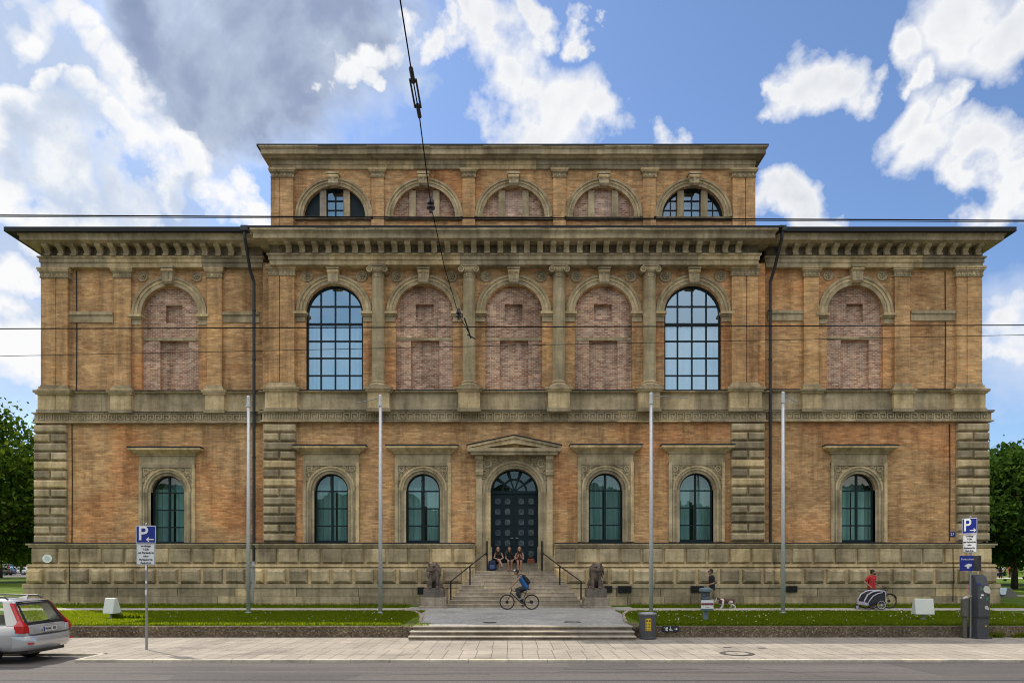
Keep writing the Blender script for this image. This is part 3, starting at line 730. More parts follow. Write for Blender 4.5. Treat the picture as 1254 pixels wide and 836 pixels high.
# ---- ground floor windows: surround (the part), hood, sash, glass, curtain
def low_window(c, r_, s_, b_, D, dz):
    cx = X(c, D); s1 = D/FP; r = r_*s1; zs = Z(s_, D); zb = Z(b_, D)
    hw = 34.3*s1; ztop = zs + 33.3*s1
    mb = MB()
    # outer architrave
    for s in (-1, 1): mb.box(cx+s*hw, cx+s*(hw-.16), D-.10, D+.1, zb, ztop); mb.box(cx+s*(hw-.16), cx+s*(r+.36), D-.06, D+.1, zb, zs)
    mb.box(cx-hw, cx+hw, D-.098, D+.1, ztop-.14, ztop+.002)
    # spandrel sheet with the arch cut out
    R = r+.36
    P = [(cx - R*math.cos(PI*k_/20), zs + R*math.sin(PI*k_/20)) for k_ in range(21)]
    for (xa, za_), (xb, zb_) in zip(P, P[1:]): mb.face([(xa, D-.03, za_), (xb, D-.03, zb_), (xb, D-.03, ztop-.14), (xa, D-.03, ztop-.14)])
    for s in (-1, 1): mb.face([(cx+s*R, D-.03, zs), (cx+s*(hw-.16), D-.03, zs), (cx+s*(hw-.16), D-.03, ztop-.14), (cx+s*R, D-.03, ztop-.14)])
    # arch mouldings and jambs
    mb.ring(cx, zs, r, r+.15, D-.02, D+.28); mb.ring(cx, zs, r+.15, r+.28, D-.07, D+.1); mb.ring(cx, zs, r+.28, r+.37, D-.105, D+.1)
    for s in (-1, 1):
        mb.box(cx+s*r, cx+s*(r+.15), D-.02, D+.28, zb, zs); mb.box(cx+s*(r+.15), cx+s*(r+.28), D-.07, D+.1, zb, zs); mb.box(cx+s*(r+.28), cx+s*(r+.36), D-.105, D+.1, zb, zs)
    o = part('window', mb, ST, fix=True)
    # carved scrolls in the spandrels
    mb = MB()
    for s in (-1, 1):
        for (u, w, q) in ((1.08, 1.06, .125), (1.17, .74, .06), (.80, 1.165, .055), (1.19, .88, .045), (.95, 1.19, .04), (1.21, 1.2, .035), (.62, 1.195, .035), (1.21, .55, .04), (1.08, 1.06, .05), (1.22, .63, .03), (.7, 1.2, .03)):
            mb.torus((cx+s*u, D-.055, zs+w), q, max(.02, q*.3), 'y', 12, 5)
        rq = random.Random(int(c*3)+s)
        for q_ in range(60):
            u, w = rq.uniform(.45, 1.22), rq.uniform(.4, 1.21)
            if u*u+w*w > 1.30**2: mb.torus((cx+s*u, D-.05, zs+w), rq.uniform(.025, .045), .016, 'y', 8, 4)
    sub('carved_scroll', mb, M['stone_pale_carve'], o)
    mb = MB(); z0 = ztop; h2 = 11*s1
    mb.box(cx-hw+.02, cx+hw-.02, D-.07, D+.1, z0, z0+h2)
    mb.box(cx-hw-.06, cx+hw+.06, D-.14, D+.1, z0+h2, z0+h2+.08)
    mb.shell([(cx-hw-.10, D-.16, z0+h2+.08), (cx+hw+.10, D-.16, z0+h2+.08), (cx+hw+.40, D-.42, z0+h2+.26), (cx-hw-.40, D-.42, z0+h2+.26),
              (cx-hw-.10, D+.1, z0+h2+.08), (cx+hw+.10, D+.1, z0+h2+.08), (cx+hw+.40, D+.1, z0+h2+.26), (cx-hw-.40, D+.1, z0+h2+.26)],
             [(0, 1, 2, 3), (0, 3, 7, 4), (1, 5, 6, 2), (4, 7, 6, 5), (0, 4, 5, 1), (3, 2, 6, 7)])
    mb.box(cx-hw-.40, cx+hw+.40, D-.42, D+.1, z0+h2+.26, z0+h2+.37)
    hd_ = sub('hood', mb, ST, o)
    mb = MB(); mb.box(cx-hw-.42, cx+hw+.42, D-.44, D+.1, z0+h2+.37, z0+h2+.43); sub('hood_flashing', mb, M['sheet'], o)
    mb = MB(); mb.arch_sheet(cx, r-.02, zs, zb, D+.24); g = sub('glass', mb, M['glass_low'], o)
    mb = MB(); f = .075
    mb.ring(cx, zs, r-f, r+.01, D+.18, D+.30)
    for s in (-1, 1): mb.box(cx+s*r, cx+s*(r-f), D+.182, D+.298, zb, zs)
    mb.box(cx-r, cx+r, D+.178, D+.30, zb, zb+.12); mb.box(cx-.05, cx+.05, D+.185, D+.29, zb, zs+r-.02)
    for q in (.0, .335, .67):
        z = zb + (zs-zb)*(1.0-q) - .02; hh = .032; mb.box(cx-r+.01, cx+r-.01, D+.19, D+.288, z-hh, z+hh)
    mb.box(cx-r-.02, cx+r+.02, D-.12, D+.25, zb-.06, zb)
    sub('sash_frame', mb, M['sash'], o)
    rq = random.Random(int(c)); g1, g2 = rq.uniform(-.02, .22), rq.uniform(-.02, .16)
    mb = MB(); curtain(mb, cx-r-.2, cx-g1*r, zb-.2, zs+rq.uniform(-.2, .7)*r, D+rq.uniform(.55, 1.0), .05, .26); sub('curtain', mb, M['curtain_low'], o, fix=False, smooth=True)
    mb = MB(); curtain(mb, cx+g2*r, cx+r+.2, zb-.2, zs+rq.uniform(-.2, .9)*r, D+rq.uniform(.55, 1.0), .05, .22); sub('curtain', mb, M['curtain_low'], o, fix=False, smooth=True)
    mb = MB(); mb.arch_sheet(cx, r+.05, zs, zs+.1, D+1.2); sub('room_dark', mb, M['curtain_low'], o)
for c, r, s, b in low_win: low_window(c, r, s, b, DC, random.uniform(.0, .5))
for c, r, s, b in W: low_window(c, r, s, b, DW, random.uniform(0, .4))

# ---- portal
D = DC; cx = DOORX; r = DOOR_R; zs = DOOR_ZS
mb = MB(); s1 = D/FP; hw = 46.5*s1; ztop = Z(557.5, D-.15); zb = 2.05
for s in (-1, 1):
    mb.box(cx+s*hw, cx+s*(hw-.28), D-.14, D+.1, zb, ztop); mb.box(cx+s*(hw-.28), cx+s*(r+.34), D-.09, D+.1, zb, zs)
    mb.box(cx+s*(r-.01), cx+s*(r+.12), D-.02, D+.62, zb, zs); mb.box(cx+s*(r+.12), cx+s*(r+.24), D-.06, D+.2, zb, zs); mb.box(cx+s*(r+.24), cx+s*(r+.34), D-.13, D+.2, zb, zs)
mb.ring(cx, zs, r-.01, r+.12, D-.02, D+.62); mb.ring(cx, zs, r+.12, r+.24, D-.06, D+.2); mb.ring(cx, zs, r+.24, r+.36, D-.13, D+.2)
R = r+.35; P = [(cx - R*math.cos(PI*k_/20), zs + R*math.sin(PI*k_/20)) for k_ in range(21)]
for (xa, za_), (xb, zb_) in zip(P, P[1:]): mb.face([(xa, D-.05, za_), (xb, D-.05, zb_), (xb, D-.05, ztop), (xa, D-.05, ztop)])
for s in (-1, 1): mb.face([(cx+s*R, D-.05, zs), (cx+s*(hw-.28), D-.05, zs), (cx+s*(hw-.28), D-.05, ztop), (cx+s*R, D-.05, ztop)])
portal = part('portal', mb, ST)
rq = random.Random(9)
for s in (-1, 1):
    mb = MB()
    for u, w, q in ((1.36, 1.45, .19), (1.36, 1.45, .08), (1.0, 1.6, .10), (1.52, 1.02, .10), (1.57, .74, .06), (.72, 1.70, .07), (1.55, 1.72, .07), (1.18, 1.73, .06), (1.57, 1.22, .06), (.5, 1.74, .05)): mb.torus((cx+s*u, D-.085, zs+w), q, max(.025, q*.3), 'y', 14, 5)
    for q_ in range(130):
        u, w = rq.uniform(.5, 1.6), rq.uniform(.4, 1.78)
        if u*u+w*w > 1.68**2: mb.torus((cx+s*u, D-.075, zs+w), rq.uniform(.03, .055), .02, 'y', 8, 4)
    sub('carved_scroll', mb, M['stone_pale_carve'], portal)
for s in (-1, 1):
    mb = MB(); a = cx+s*(hw-.16); zt, z0 = ztop, Z(582, D-.3)
    mb.prism_x([(D-.12, z0), (D-.26, z0+.04), (D-.28, z0+.2), (D-.2, z0+.32), (D-.24, zt-.4), (D-.40, zt-.2), (D-.40, zt), (D-.12, zt)], a-.19, a+.19)
    sub('console', mb, ST, portal)
mb = MB(); pd = D-.62; zg = Z(556, pd); zh = Z(547.5, pd); ap = Z(532.8, pd); pw = 57.3*pd/FP; pc = X(629.7, pd)
mb.box(pc-pw+.14, pc+pw-.14, pd+.10, D+.1, zg, zg+.16); mb.box(pc-pw, pc+pw, pd, D+.1, zg+.16, zh-.02)
t = .30
for s in (-1, 1):
    mb.prism([(pc+s*pw, zh-.018), (pc, ap-t*.4), (pc, ap), (pc+s*pw*1.0, zh+.10)], pd, D+.1)
    mb.prism([(pc+s*(pw-.75), zh-.018), (pc, ap-t*1.25), (pc, ap-t*.4), (pc+s*(pw-.10), zh-.018)], pd+.08, D+.1)
mb.prism([(pc-pw+.3, zh-.02), (pc+pw-.3, zh-.02), (pc, ap-.3)], pd+.42, D+.1)
sub('pediment', mb, ST, portal)
# dark roofing on the gable
mb = MB()
for s in (-1, 1): mb.prism([(pc+s*(pw+.05), zh+.10), (pc, ap+.005), (pc, ap+.05), (pc+s*(pw+.05), zh+.145)], pd-.03, D+.05)
sub('gable_flashing', mb, M['sheet'], portal)
DD = D+.55; zd = 2.56
mb = MB(); zt = zs + .03
for s in (-1, 1): mb.box(cx + s*.012, cx+s*(r-.015), DD, DD+.08, zd, zt)
door = part('double_door', mb, M['door'])
mb = MB()
for s in (-1, 1):
    for j in range(6):
        for k_ in range(2):
            a = cx+s*(.17 + .50*k_); b = cx+s*(.53 + .50*k_); z0 = zd+.27+j*.535; z1_ = z0+.38
            if a > b: a, b = b, a
            for (p, q, u, w) in ((a, b, z0, z0+.045), (a, b, z1_-.045, z1_)): mb.box(p, q, DD-.035, DD+.01, u, w)
            for (p, q) in ((a, a+.045), (b-.045, b)): mb.box(p, q, DD-.034, DD+.01, z0+.045, z1_-.045)
for s in (-1, 1): mb.box(cx+s*.005, cx+s*.07, DD-.05, DD+.0, zd, zt)
mb.box(cx-r+.01, cx+r-.01, DD-.07, DD+.02, zt-.06, zt+.09)
sub('door_moulding', mb, M['door'], door)
M['door_glass'] = plain('dim_door_glass', (0.10, 0.12, 0.13), 0.12, 0.0, 0.5, 3.0)
mg = MB()
for s in (-1, 1):
    for j in range(6):
        for k_ in range(2):
            a = cx+s*(.215 + .50*k_); b = cx+s*(.485 + .50*k_); z0 = zd+.315+j*.535; z1_ = z0+.29
            if a > b: a, b = b, a
            mb = MB(); mb.box(a, b, DD-.012, DD-.004, z0, z1_); sub('door_pane', mb, M['door_glass'], door)
            for (u, w) in ((z0, z1_), (z1_, z0)): mg.tube([(a, DD-.018, u), (b, DD-.018, w)], .012, 4)
sub('door_grille', mg, M['door'], door)
mb = MB()
for s in (-1, 1): mb.tube([(cx+s*.10, DD-.1, zd+1.25), (cx+s*.10, DD-.02, zd+1.25)], .03, 8); mb.tube([(cx+s*.10, DD-.1, zd+1.25), (cx+s*.2, DD-.1, zd+1.25)], .018, 8)
sub('door_handle', mb, M['steel'], door)
mb = MB(); mb.ring(cx, zs+.12, .0001, r-.02, DD+.02, DD+.05); fan = part('fanlight', mb, M['glass_fan'])
mb = MB()
for r0, r1 in ((r-.13, r+.0), (r*.50-.05, r*.50+.05), (.0, .17)): mb.ring(cx, zs+.10, max(r0, .001), r1, DD-.04, DD+.06)
for k_ in range(6):
    a = PI*k_/5
    if k_ in (0, 5): continue
    mb.prism([(cx+r*.5*math.cos(a)-.06*math.sin(a), zs+.1+r*.5*math.sin(a)+.06*math.cos(a)), (cx+r*.5*math.cos(a)+.06*math.sin(a), zs+.1+r*.5*math.sin(a)-.06*math.cos(a)),
              (cx+r*.95*math.cos(a)+.10*math.sin(a), zs+.1+r*.95*math.sin(a)-.10*math.cos(a)), (cx+r*.95*math.cos(a)-.10*math.sin(a), zs+.1+r*.95*math.sin(a)+.10*math.cos(a))], DD-.03, DD+.05)
for k_ in range(1, 5):
    a = PI*k_/5; mb.prism([(cx+.1*math.cos(a)-.03*math.sin(a), zs+.1+.1*math.sin(a)+.03*math.cos(a)), (cx+.1*math.cos(a)+.03*math.sin(a), zs+.1+.1*math.sin(a)-.03*math.cos(a)), (cx+r*.5*math.cos(a)+.04*math.sin(a), zs+.1+r*.5*math.sin(a)-.04*math.cos(a)), (cx+r*.5*math.cos(a)-.04*math.sin(a), zs+.1+r*.5*math.sin(a)+.04*math.cos(a))], DD-.028, DD+.05)
sub('fanlight_frame', mb, M['door'], fan)
mb = MB(); mb.box(cx-r-.1, cx+r+.1, DD+.3, DD+.35, 2, zs+r+.2); part('hall_wall', mb, M['void'])
mb = MB(); mb.box(cx-r-.02, cx+r+.02, 34.78, DD+.3, 1.6, 2.53); part('threshold', mb, M['stone_step'])

# ---- quoins
def quoin(p0, p1, y0, y1, d, n=13):
    x0, x1 = X(p0, d), X(p1, d); zt, zb = Z(y0, d), Z(y1, d); mb = MB(); h = (zt-zb)/n; g = .026
    mb.box(x0+.04, x1-.04, d+.09, d+.3, zb, zt)
    mid = x0 + (x1-x0)*.5
    for i in range(n):
        a, b = zb+i*h+g, zb+(i+1)*h-g
        if (n-1-i) % 2 == 0: mb.block(x0, x1, a, b, d+.10, d-.06, .085)
        else: mb.block(x0, mid-g, a, b, d+.10, d-.06, .085); mb.block(mid+g, x1, a, b, d+.10, d-.06, .085)
    part('quoin_cladding', mb, M['stone'])
quoin(322, 362.3, 518, 663.5, DC-.12); quoin(895.5, 937, 517, 662.5, DC-.12)
quoin(41, 81.7, 519, 665.5, DW-.12); quoin(1172, 1212.3, 517, 662.5, DW-.12)
# return of the corner stones along the flanks
for x, s in ((X(41, DW-.12), 1), (X(1212.3, DW-.12), -1)):
    mb = MB(); zt, zb = Z(518, DW), Z(665, DW); h = (zt-zb)/13
    for i in range(13):
        mb.box(x+s*.02, x+s*.3, DW+.0, DW+(1.5 if i % 2 else 1.1), zb+i*h+.02, zb+(i+1)*h-.02)
    part('quoin_cladding', mb, M['stone'])

# ---- rusticated plinth
def plinth(x0, x1, d, first=0.0, gaps=()):
    """x0..x1 in metres, d = plane of the wall above."""
    zA = Z(664.2, d); zB = Z(669.8, d-.3)
    mb = MB()
    prof = [(.42, zA-.01), (.42, zA-.10), (.36, zA-.14), (.30, zB)]
    def run(a, b):
        def slab(pr, z0, z1_, e=0): mb.box(a-(pr if a == x0 else 0)*END[0], b+(pr if b == x1 else 0)*END[1], d-pr, d+.2, z0, z1_)
        slab(.42, zA-.13, zA-.05); slab(.34, zB, zA-.13)
        slab(.22, Z(690.3, d-.25), zB)                                   # backing of row 1
        zc1 = Z(690.3, d-.25); slab(.40, zc1-.14, zc1-.05); slab(.33, zc1-.20, zc1-.14); slab(.36, zc1-.05, zc1)
        zr2 = zc1-.20; zr2b = Z(714.5, d-.35); slab(.36, zr2b, zr2)
        slab(.52, zr2b-.19, zr2b)
        L1 = b-a; n = max(1, round(L1/1.135)); w = L1/n; g = .045
        for i in range(n):
            xa, xb = a+i*w+g, a+(i+1)*w-g
            if i == 0 and a == x0 and END[0]: xa -= .26
            if i == n-1 and b == x1 and END[1]: xb += .26
            mb.block(xa, xb, zc1+.05, zB-.05, d-.215, d-.345, .07)
        for i in range(n+1):
            xa, xb = max(a, a+(i-.5)*w)+g, min(b, a+(i+.5)*w)-g
            if i == 0 and a == x0 and END[0]: xa -= .40
            if i == n and b == x1 and END[1]: xb += .40
            xa += .025 if xa > a+.05 else 0; xb -= .025 if xb < b-.05 else 0
            if xb-xa > .25: mb.block(xa, xb, zr2b+.03, zr2-.04, d-.355, d-.56, .13)
        z = zr2b-.19; zb_ = .25
        cuts = [a]
        while cuts[-1] < b-1.6: cuts.append(cuts[-1] + random.uniform(1.4, 3.2))
        if b - cuts[-1] < .8: cuts.pop()
        cuts.append(b)
        zm = z - (z-Z_LAWN)*.52
        for i, (xa, xb) in enumerate(zip(cuts, cuts[1:])):
            if i == 0 and a == x0 and END[0]: xa -= .5
            if i == len(cuts)-2 and b == x1 and END[1]: xb += .5
            mb.box(xa+.012, xb-.012, d-.48-random.uniform(0, .012), d+.2, zm+.008, z)
        cuts2 = [a]
        while cuts2[-1] < b-1.5: cuts2.append(cuts2[-1] + random.uniform(1.1, 2.8))
        if b - cuts2[-1] < .8: cuts2.pop()
        cuts2.append(b)
        for i, (xa, xb) in enumerate(zip(cuts2, cuts2[1:])):
            if i == 0 and a == x0 and END[0]: xa -= .5
            if i == len(cuts2)-2 and b == x1 and END[1]: xb += .5
            mb.box(xa+.012, xb-.012, d-.505-random.uniform(0, .012), d+.2, zb_, zm)
    run(x0, x1)
    fl = MB(); fl.box(x0-(.43 if END[0] else 0), x1+(.43 if END[1] else 0), d-.435, d+.02, zA-.05, zA-.01); part('flashing', fl, M['sheet'])
    return part('plinth_cladding', mb, M['stone_plinth'])
END = (1, 0); plinth(X(45, DW-.2), XL-.30, DW)
END = (0, 0); plinth(XL-.28, DOORX-48.5*sc, DC); plinth(DOORX+48.5*sc, XR+.28, DC)
END = (0, 1); plinth(XR+.30, X(1208, DW-.2), DW)
mb = MB(); mb.box(WL-.3, WL+.02, DW+.3, BK, .2, 3.3); mb.box(WR-.02, WR+.3, DW+.3, BK, .2, 3.3); part('plinth_flank', mb, M['stone_plinth'])
# cellar vents
for p0, p1, y0, y1, dd in ((511.5, 519.5, 718.5, 727, DC), (740, 749.5, 717, 725, DC), (757, 773, 717, 725.3, DC), (846, 864, 717, 725, DC), (963, 976, 717, 724.5, DW)):
    d = dd-.535; x0, x1, z0, z1_ = X(p0, d), X(p1, d), Z(y1, d), Z(y0, d)
    mb = MB(); mb.box(x0, x1, d, d+.03, z0, z1_); o = part('cellar_vent', mb, M['void'])
    mb = MB(); n = max(3, int((x1-x0)/.1))
    for i in range(n+1): a = x0+(x1-x0)*i/n; mb.box(a-.012, a+.012, d-.03, d-.002, z0, z1_)
    sub('vent_bars', mb, M['iron'], o)

# ---- thin lightning conductors running down the end bays
for p0, p1, yt, y1, y2 in ((93.5, 88, 332, 478, 664), (1157.5, 1163, 332, 477, 662)):
    for pa, ya, yb, d in ((p0, yt, y1, DW-.03), (p1, 519, y2, DW-.03), (p1-3.5 if p1 < 200 else p1+4, 671, 736, DW-.56)):
        mb = MB(); xa = X(pa, d); mb.tube([(xa, d, Z(ya, d)), (xa+.02, d, Z((ya+yb)/2, d)), (xa, d, max(.46, Z(yb, d)))], .022, 5); part('lightning_conductor', mb, M['iron'])

# ---- downpipes
for px, tp, s, yt in ((311, 300, 1, 281), (943.3, 957.5, -1, 281)):
    d = DW-.32; x = X(px, d); mb = MB()
    xt = X(tp, 33.75)
    mb.tube([(xt, 33.72, zw-.02), (xt, 33.74, zw-.55), (x-s*.12, d-.22, Z(332, d)), (x, d, Z(345, d)), (x, d, Z(691, d))], .078, 10)
    mb.box(xt-.17, xt+.17, 33.6, 33.95, zw-.22, zw+.02)
    for y in (380, 440, 505, 560, 620, 665): mb.tube([(x, d, Z(y, d)-.04), (x, d, Z(y, d)+.04)], .098, 10)
    o = part('downpipe', mb, M['pipe'], smooth=False)
    mb = MB(); d2 = DW-.66; x2 = X(px, d2); mb.tube([(x, d, Z(689, d)), (x2, d2, Z(693, d2)), (x2, d2, .3)], .115, 12)
    mb.tube([(x2, d2, Z(694, d2)), (x2, d2, Z(692, d2))], .15, 12); sub('pipe_shoe', mb, M['zinc'], o)

# hung on the wall: an enamel plaque and a street sign
mb = MB(); d = DW-.37; c = (X(58, d), Z(683.5, d))
mb.disc_y((0, 0), .24, -.02, 0, 24); mb.v = [(c[0]+a*1.05, d+b, c[1]+z*.88) for a, b, z in mb.v]
o = mb.build('wall_plaque', plain('white_enamel', (0.72, 0.78, 0.74), 0.3)); tag(o, 'white oval plaque on the museum plinth above the silver car', 'plaque')
mb = MB(); mb.disc_y((c[0], c[1]), .12, d-.028, d-.021, 14)
mb.build('plaque_emblem', plain('faded_enamel', (0.50, 0.60, 0.58), 0.4), o)
mb = MB(); d = DW-.03; mb.pb(1163, 1169.5, 650.5, 657, d, .03)
o = mb.build('number_plate', plain('blue_enamel', (0.012, 0.03, 0.16), 0.3)); tag(o, 'small blue house number plate on the brick beside the corner stones', 'number plate')
text('27', .2, plain('white_mark', (0.75, 0.76, 0.78), 0.4), o, (X(1166.2, d), d-.004, Z(653.8, d)), 'number')
# =====================================================================  ground, street, steps
def struct(name, mb, mat, **k):
    o = mb.build(name, mat, None, **k); o['kind'] = 'structure'; return o

def asphalt_mat(name, c, worn=0.25):
    m, nt, out = new_mat(name); p = pos(nt)
    n1 = noise(nt, p, 28, 6, 0.75); n2 = noise(nt, scaled(nt, p, (0.15, 0.9, 1)), 0.8, 5, 0.6); n3 = noise(nt, p, 8, 4, 0.6)
    n4 = noise(nt, scaled(nt, p, (0.05, 4.0, 1)), 1.0, 4, 0.6)
    r = ramp(nt, n1, [(0.3, tuple(k*0.5 for k in c)), (0.7, tuple(k*1.5 for k in c))]).outputs[0]
    r = mixc(nt, 0.85, r, ramp(nt, n2, [(0.35, (0.74, 0.74, 0.75)), (0.65, (1.14, 1.13, 1.1))]).outputs[0], 'MULTIPLY')
    r = mixc(nt, 0.5, r, ramp(nt, n3, [(0.3, (0.75, 0.75, 0.75)), (0.7, (1.2, 1.2, 1.2))]).outputs[0], 'MULTIPLY')
    r = mixc(nt, 0.7, r, ramp(nt, n4, [(0.36, (0.8, 0.8, 0.81)), (0.6, (1.08, 1.07, 1.06))]).outputs[0], 'MULTIPLY')
    principled(nt, out, r, 0.88, bump=n1, bstr=0.25, spec=0.3); return m

def paver_mat(name, c1, c2, joint, w, h, ms, off=0.5, noise_s=0.7):
    m, nt, out = new_mat(name); p = pos(nt)
    b = nt.nodes.new('ShaderNodeTexBrick'); b.offset = off
    wob = nt.nodes.new('ShaderNodeVectorMath'); wob.operation = 'ADD'
    mp = nt.nodes.new('ShaderNodeMapping'); mp.inputs['Location'].default_value = (0.13, -17.43, 0); L(nt, p, mp.inputs['Vector'])
    L(nt, mp.outputs[0], b.inputs['Vector'])
    for k_, v in (('Color1', c1), ('Color2', c2), ('Mortar', joint)): b.inputs[k_].default_value = (*v, 1)
    b.inputs['Scale'].default_value = 1; b.inputs['Mortar Size'].default_value = ms; b.inputs['Mortar Smooth'].default_value = 0.3
    b.inputs['Brick Width'].default_value = w; b.inputs['Row Height'].default_value = h; b.inputs['Bias'].default_value = 0.0
    n1 = noise(nt, p, noise_s, 6, 0.65); n2 = noise(nt, p, 30, 4, 0.6); n7 = noise(nt, p, 3.2, 5, 0.7)
    c = mixc(nt, 0.8, b.outputs[0], ramp(nt, n1, [(0.33, (0.62, 0.61, 0.6)), (0.50, (1, 1, 1)), (0.7, (1.16, 1.14, 1.1))]).outputs[0], 'MULTIPLY')
    c = mixc(nt, 0.7, c, ramp(nt, n2, [(0.3, (0.78, 0.78, 0.78)), (0.7, (1.16, 1.16, 1.16))]).outputs[0], 'MULTIPLY')
    c = mixc(nt, 0.8, c, ramp(nt, n7, [(0.30, (0.55, 0.54, 0.53)), (0.42, (0.97, 0.97, 0.97)), (0.7, (1.08, 1.08, 1.07))]).outputs[0], 'MULTIPLY')
    principled(nt, out, c, 0.9, bump=math_n(nt, 'MULTIPLY_ADD', b.outputs['Fac'], -1.0, n2), bstr=0.35, spec=0.3); return m

def grass_mat(name, dark, mid, light):
    m, nt, out = new_mat(name); p = pos(nt)
    n1 = noise(nt, p, 0.5, 5, 0.6); n2 = noise(nt, p, 22, 5, 0.7); n3 = noise(nt, p, 3.5, 4, 0.6)
    c = ramp(nt, n1, [(0.3, dark), (0.52, mid), (0.72, light)]).outputs[0]
    c = mixc(nt, 0.85, c, ramp(nt, n2, [(0.3, (0.55, 0.6, 0.5)), (0.7, (1.35, 1.3, 1.2))]).outputs[0], 'MULTIPLY')
    c = mixc(nt, 0.6, c, ramp(nt, n3, [(0.35, (0.75, 0.8, 0.75)), (0.65, (1.2, 1.15, 1.1))]).outputs[0], 'MULTIPLY')
    principled(nt, out, c, 0.95, bump=n2, bstr=0.8, spec=0.1); return m

def leaf_mat(name, a, b, c, trans=0.45, glow=(1.35, 1.25, 0.6)):
    m, nt, out = new_mat(name)
    r = ramp(nt, island(nt), [(0.0, a), (0.5, b), (1.0, c)]).outputs[0]
    d = nt.nodes.new('ShaderNodeBsdfDiffuse'); t = nt.nodes.new('ShaderNodeBsdfTranslucent')
    L(nt, r, d.inputs[0]); L(nt, mixc(nt, 1.0, r, glow, 'MULTIPLY'), t.inputs[0])
    mx = nt.nodes.new('ShaderNodeMixShader'); mx.inputs[0].default_value = trans
    L(nt, d.outputs[0], mx.inputs[1]); L(nt, t.outputs[0], mx.inputs[2]); L(nt, mx.outputs[0], out.inputs[0]); return m

M['asphalt'] = asphalt_mat('worn_asphalt', (0.112, 0.100, 0.093))
M['walk'] = paver_mat('concrete_slabs', (0.285, 0.25, 0.205), (0.335, 0.295, 0.24), (0.105, 0.092, 0.078), 0.44, 1.15, 0.011, 0.0, 0.5)
M['walk_near'] = paver_mat('concrete_slabs_near', (0.29, 0.255, 0.208), (0.345, 0.30, 0.245), (0.105, 0.092, 0.078), 0.415, 0.93, 0.011, 0.0, 0.5)
m, nt, out = new_mat('small_setts'); p_ = pos(nt)
vo = nt.nodes.new('ShaderNodeTexVoronoi'); vo.inputs['Scale'].default_value = 8.5; L(nt, p_, vo.inputs['Vector'])
sep = nt.nodes.new('ShaderNodeSeparateColor'); L(nt, vo.outputs['Color'], sep.inputs[0])
cc = ramp(nt, sep.outputs[0], [(0.0, (0.31, 0.305, 0.29)), (0.6, (0.36, 0.354, 0.338)), (1.0, (0.41, 0.40, 0.38))]).outputs[0]
cc = mixc(nt, 0.8, cc, ramp(nt, vo.outputs['Distance'], [(.3, (1, 1, 1)), (.65, (.78, .78, .78))]).outputs[0], 'MULTIPLY')
cc = mixc(nt, 0.8, cc, ramp(nt, noise(nt, p_, .7, 6, .62), [(0.34, (0.72, 0.72, 0.72)), (0.66, (1.2, 1.18, 1.12))]).outputs[0], 'MULTIPLY')
principled(nt, out, cc, 0.9, bump=vo.outputs['Distance'], bstr=-.5, spec=0.25); M['setts'] = m
M['gravel'] = paver_mat('pale_gravel', (0.42, 0.39, 0.34), (0.47, 0.44, 0.385), (0.38, 0.35, 0.3), 0.07, 0.07, 0.01, 0.5, 0.8)
M['riser'] = stone_mat('shaded_riser_stone', (0.21, 0.175, 0.135), (0.13, 0.11, 0.085), (0.30, 0.25, 0.195), 0.5, 0.2)  # riser shade painted in: a darker stone than the treads
M['kerb'] = stone_mat('kerb_granite', (0.50, 0.46, 0.38), (0.40, 0.36, 0.30), (0.58, 0.53, 0.45), 0.3, 0.4)
M['grass'] = grass_mat('lawn', (0.052, 0.086, 0.010), (0.084, 0.130, 0.012), (0.125, 0.17, 0.018))
M['blade'] = leaf_mat('grass_blade', (0.046, 0.080, 0.009), (0.080, 0.130, 0.012), (0.14, 0.18, 0.022), 0.66, (3.3, 2.7, .8))
M['white_mark'] = plain('white_lettering', (0.72, 0.73, 0.75), 0.4)
m, nt, out = new_mat('exposed_aggregate'); p_ = pos(nt)
vo = nt.nodes.new('ShaderNodeTexVoronoi'); vo.inputs['Scale'].default_value = 24; L(nt, p_, vo.inputs['Vector'])
sep = nt.nodes.new('ShaderNodeSeparateColor'); L(nt, vo.outputs['Color'], sep.inputs[0])
cc = ramp(nt, sep.outputs[0], [(0.0, (0.07, 0.052, 0.036)), (0.35, (0.11, 0.084, 0.058)), (0.75, (0.155, 0.12, 0.083)), (0.96, (0.21, 0.17, 0.125)), (1.0, (0.30, 0.26, 0.2))]).outputs[0]
n1 = noise(nt, p_, 0.9, 5, 0.6)
cc = mixc(nt, 0.8, cc, ramp(nt, n1, [(0.35, (0.68, 0.68, 0.68)), (0.65, (1.2, 1.17, 1.1))]).outputs[0], 'MULTIPLY')
principled(nt, out, cc, 0.95, bump=vo.outputs['Distance'], bstr=0.8, spec=0.2); M['aggregate'] = m

mb = MB(); mb.face([(-900, -300, -0.12), (900, -300, -0.12), (900, 1500, -0.12), (-900, 1500, -0.12)]); struct('ground', mb, M['asphalt'], fix=False)
mb = MB(); mb.face([(-300, -60, 0), (300, -60, 0), (300, 17.28, 0), (-300, 17.28, 0)]); mb.face([(-300, 17.28, 0), (-11.1, 17.28, 0), (-11.1, 18.5, 0), (-300, 18.5, 0)])
struct('road', mb, M['asphalt'], fix=False)
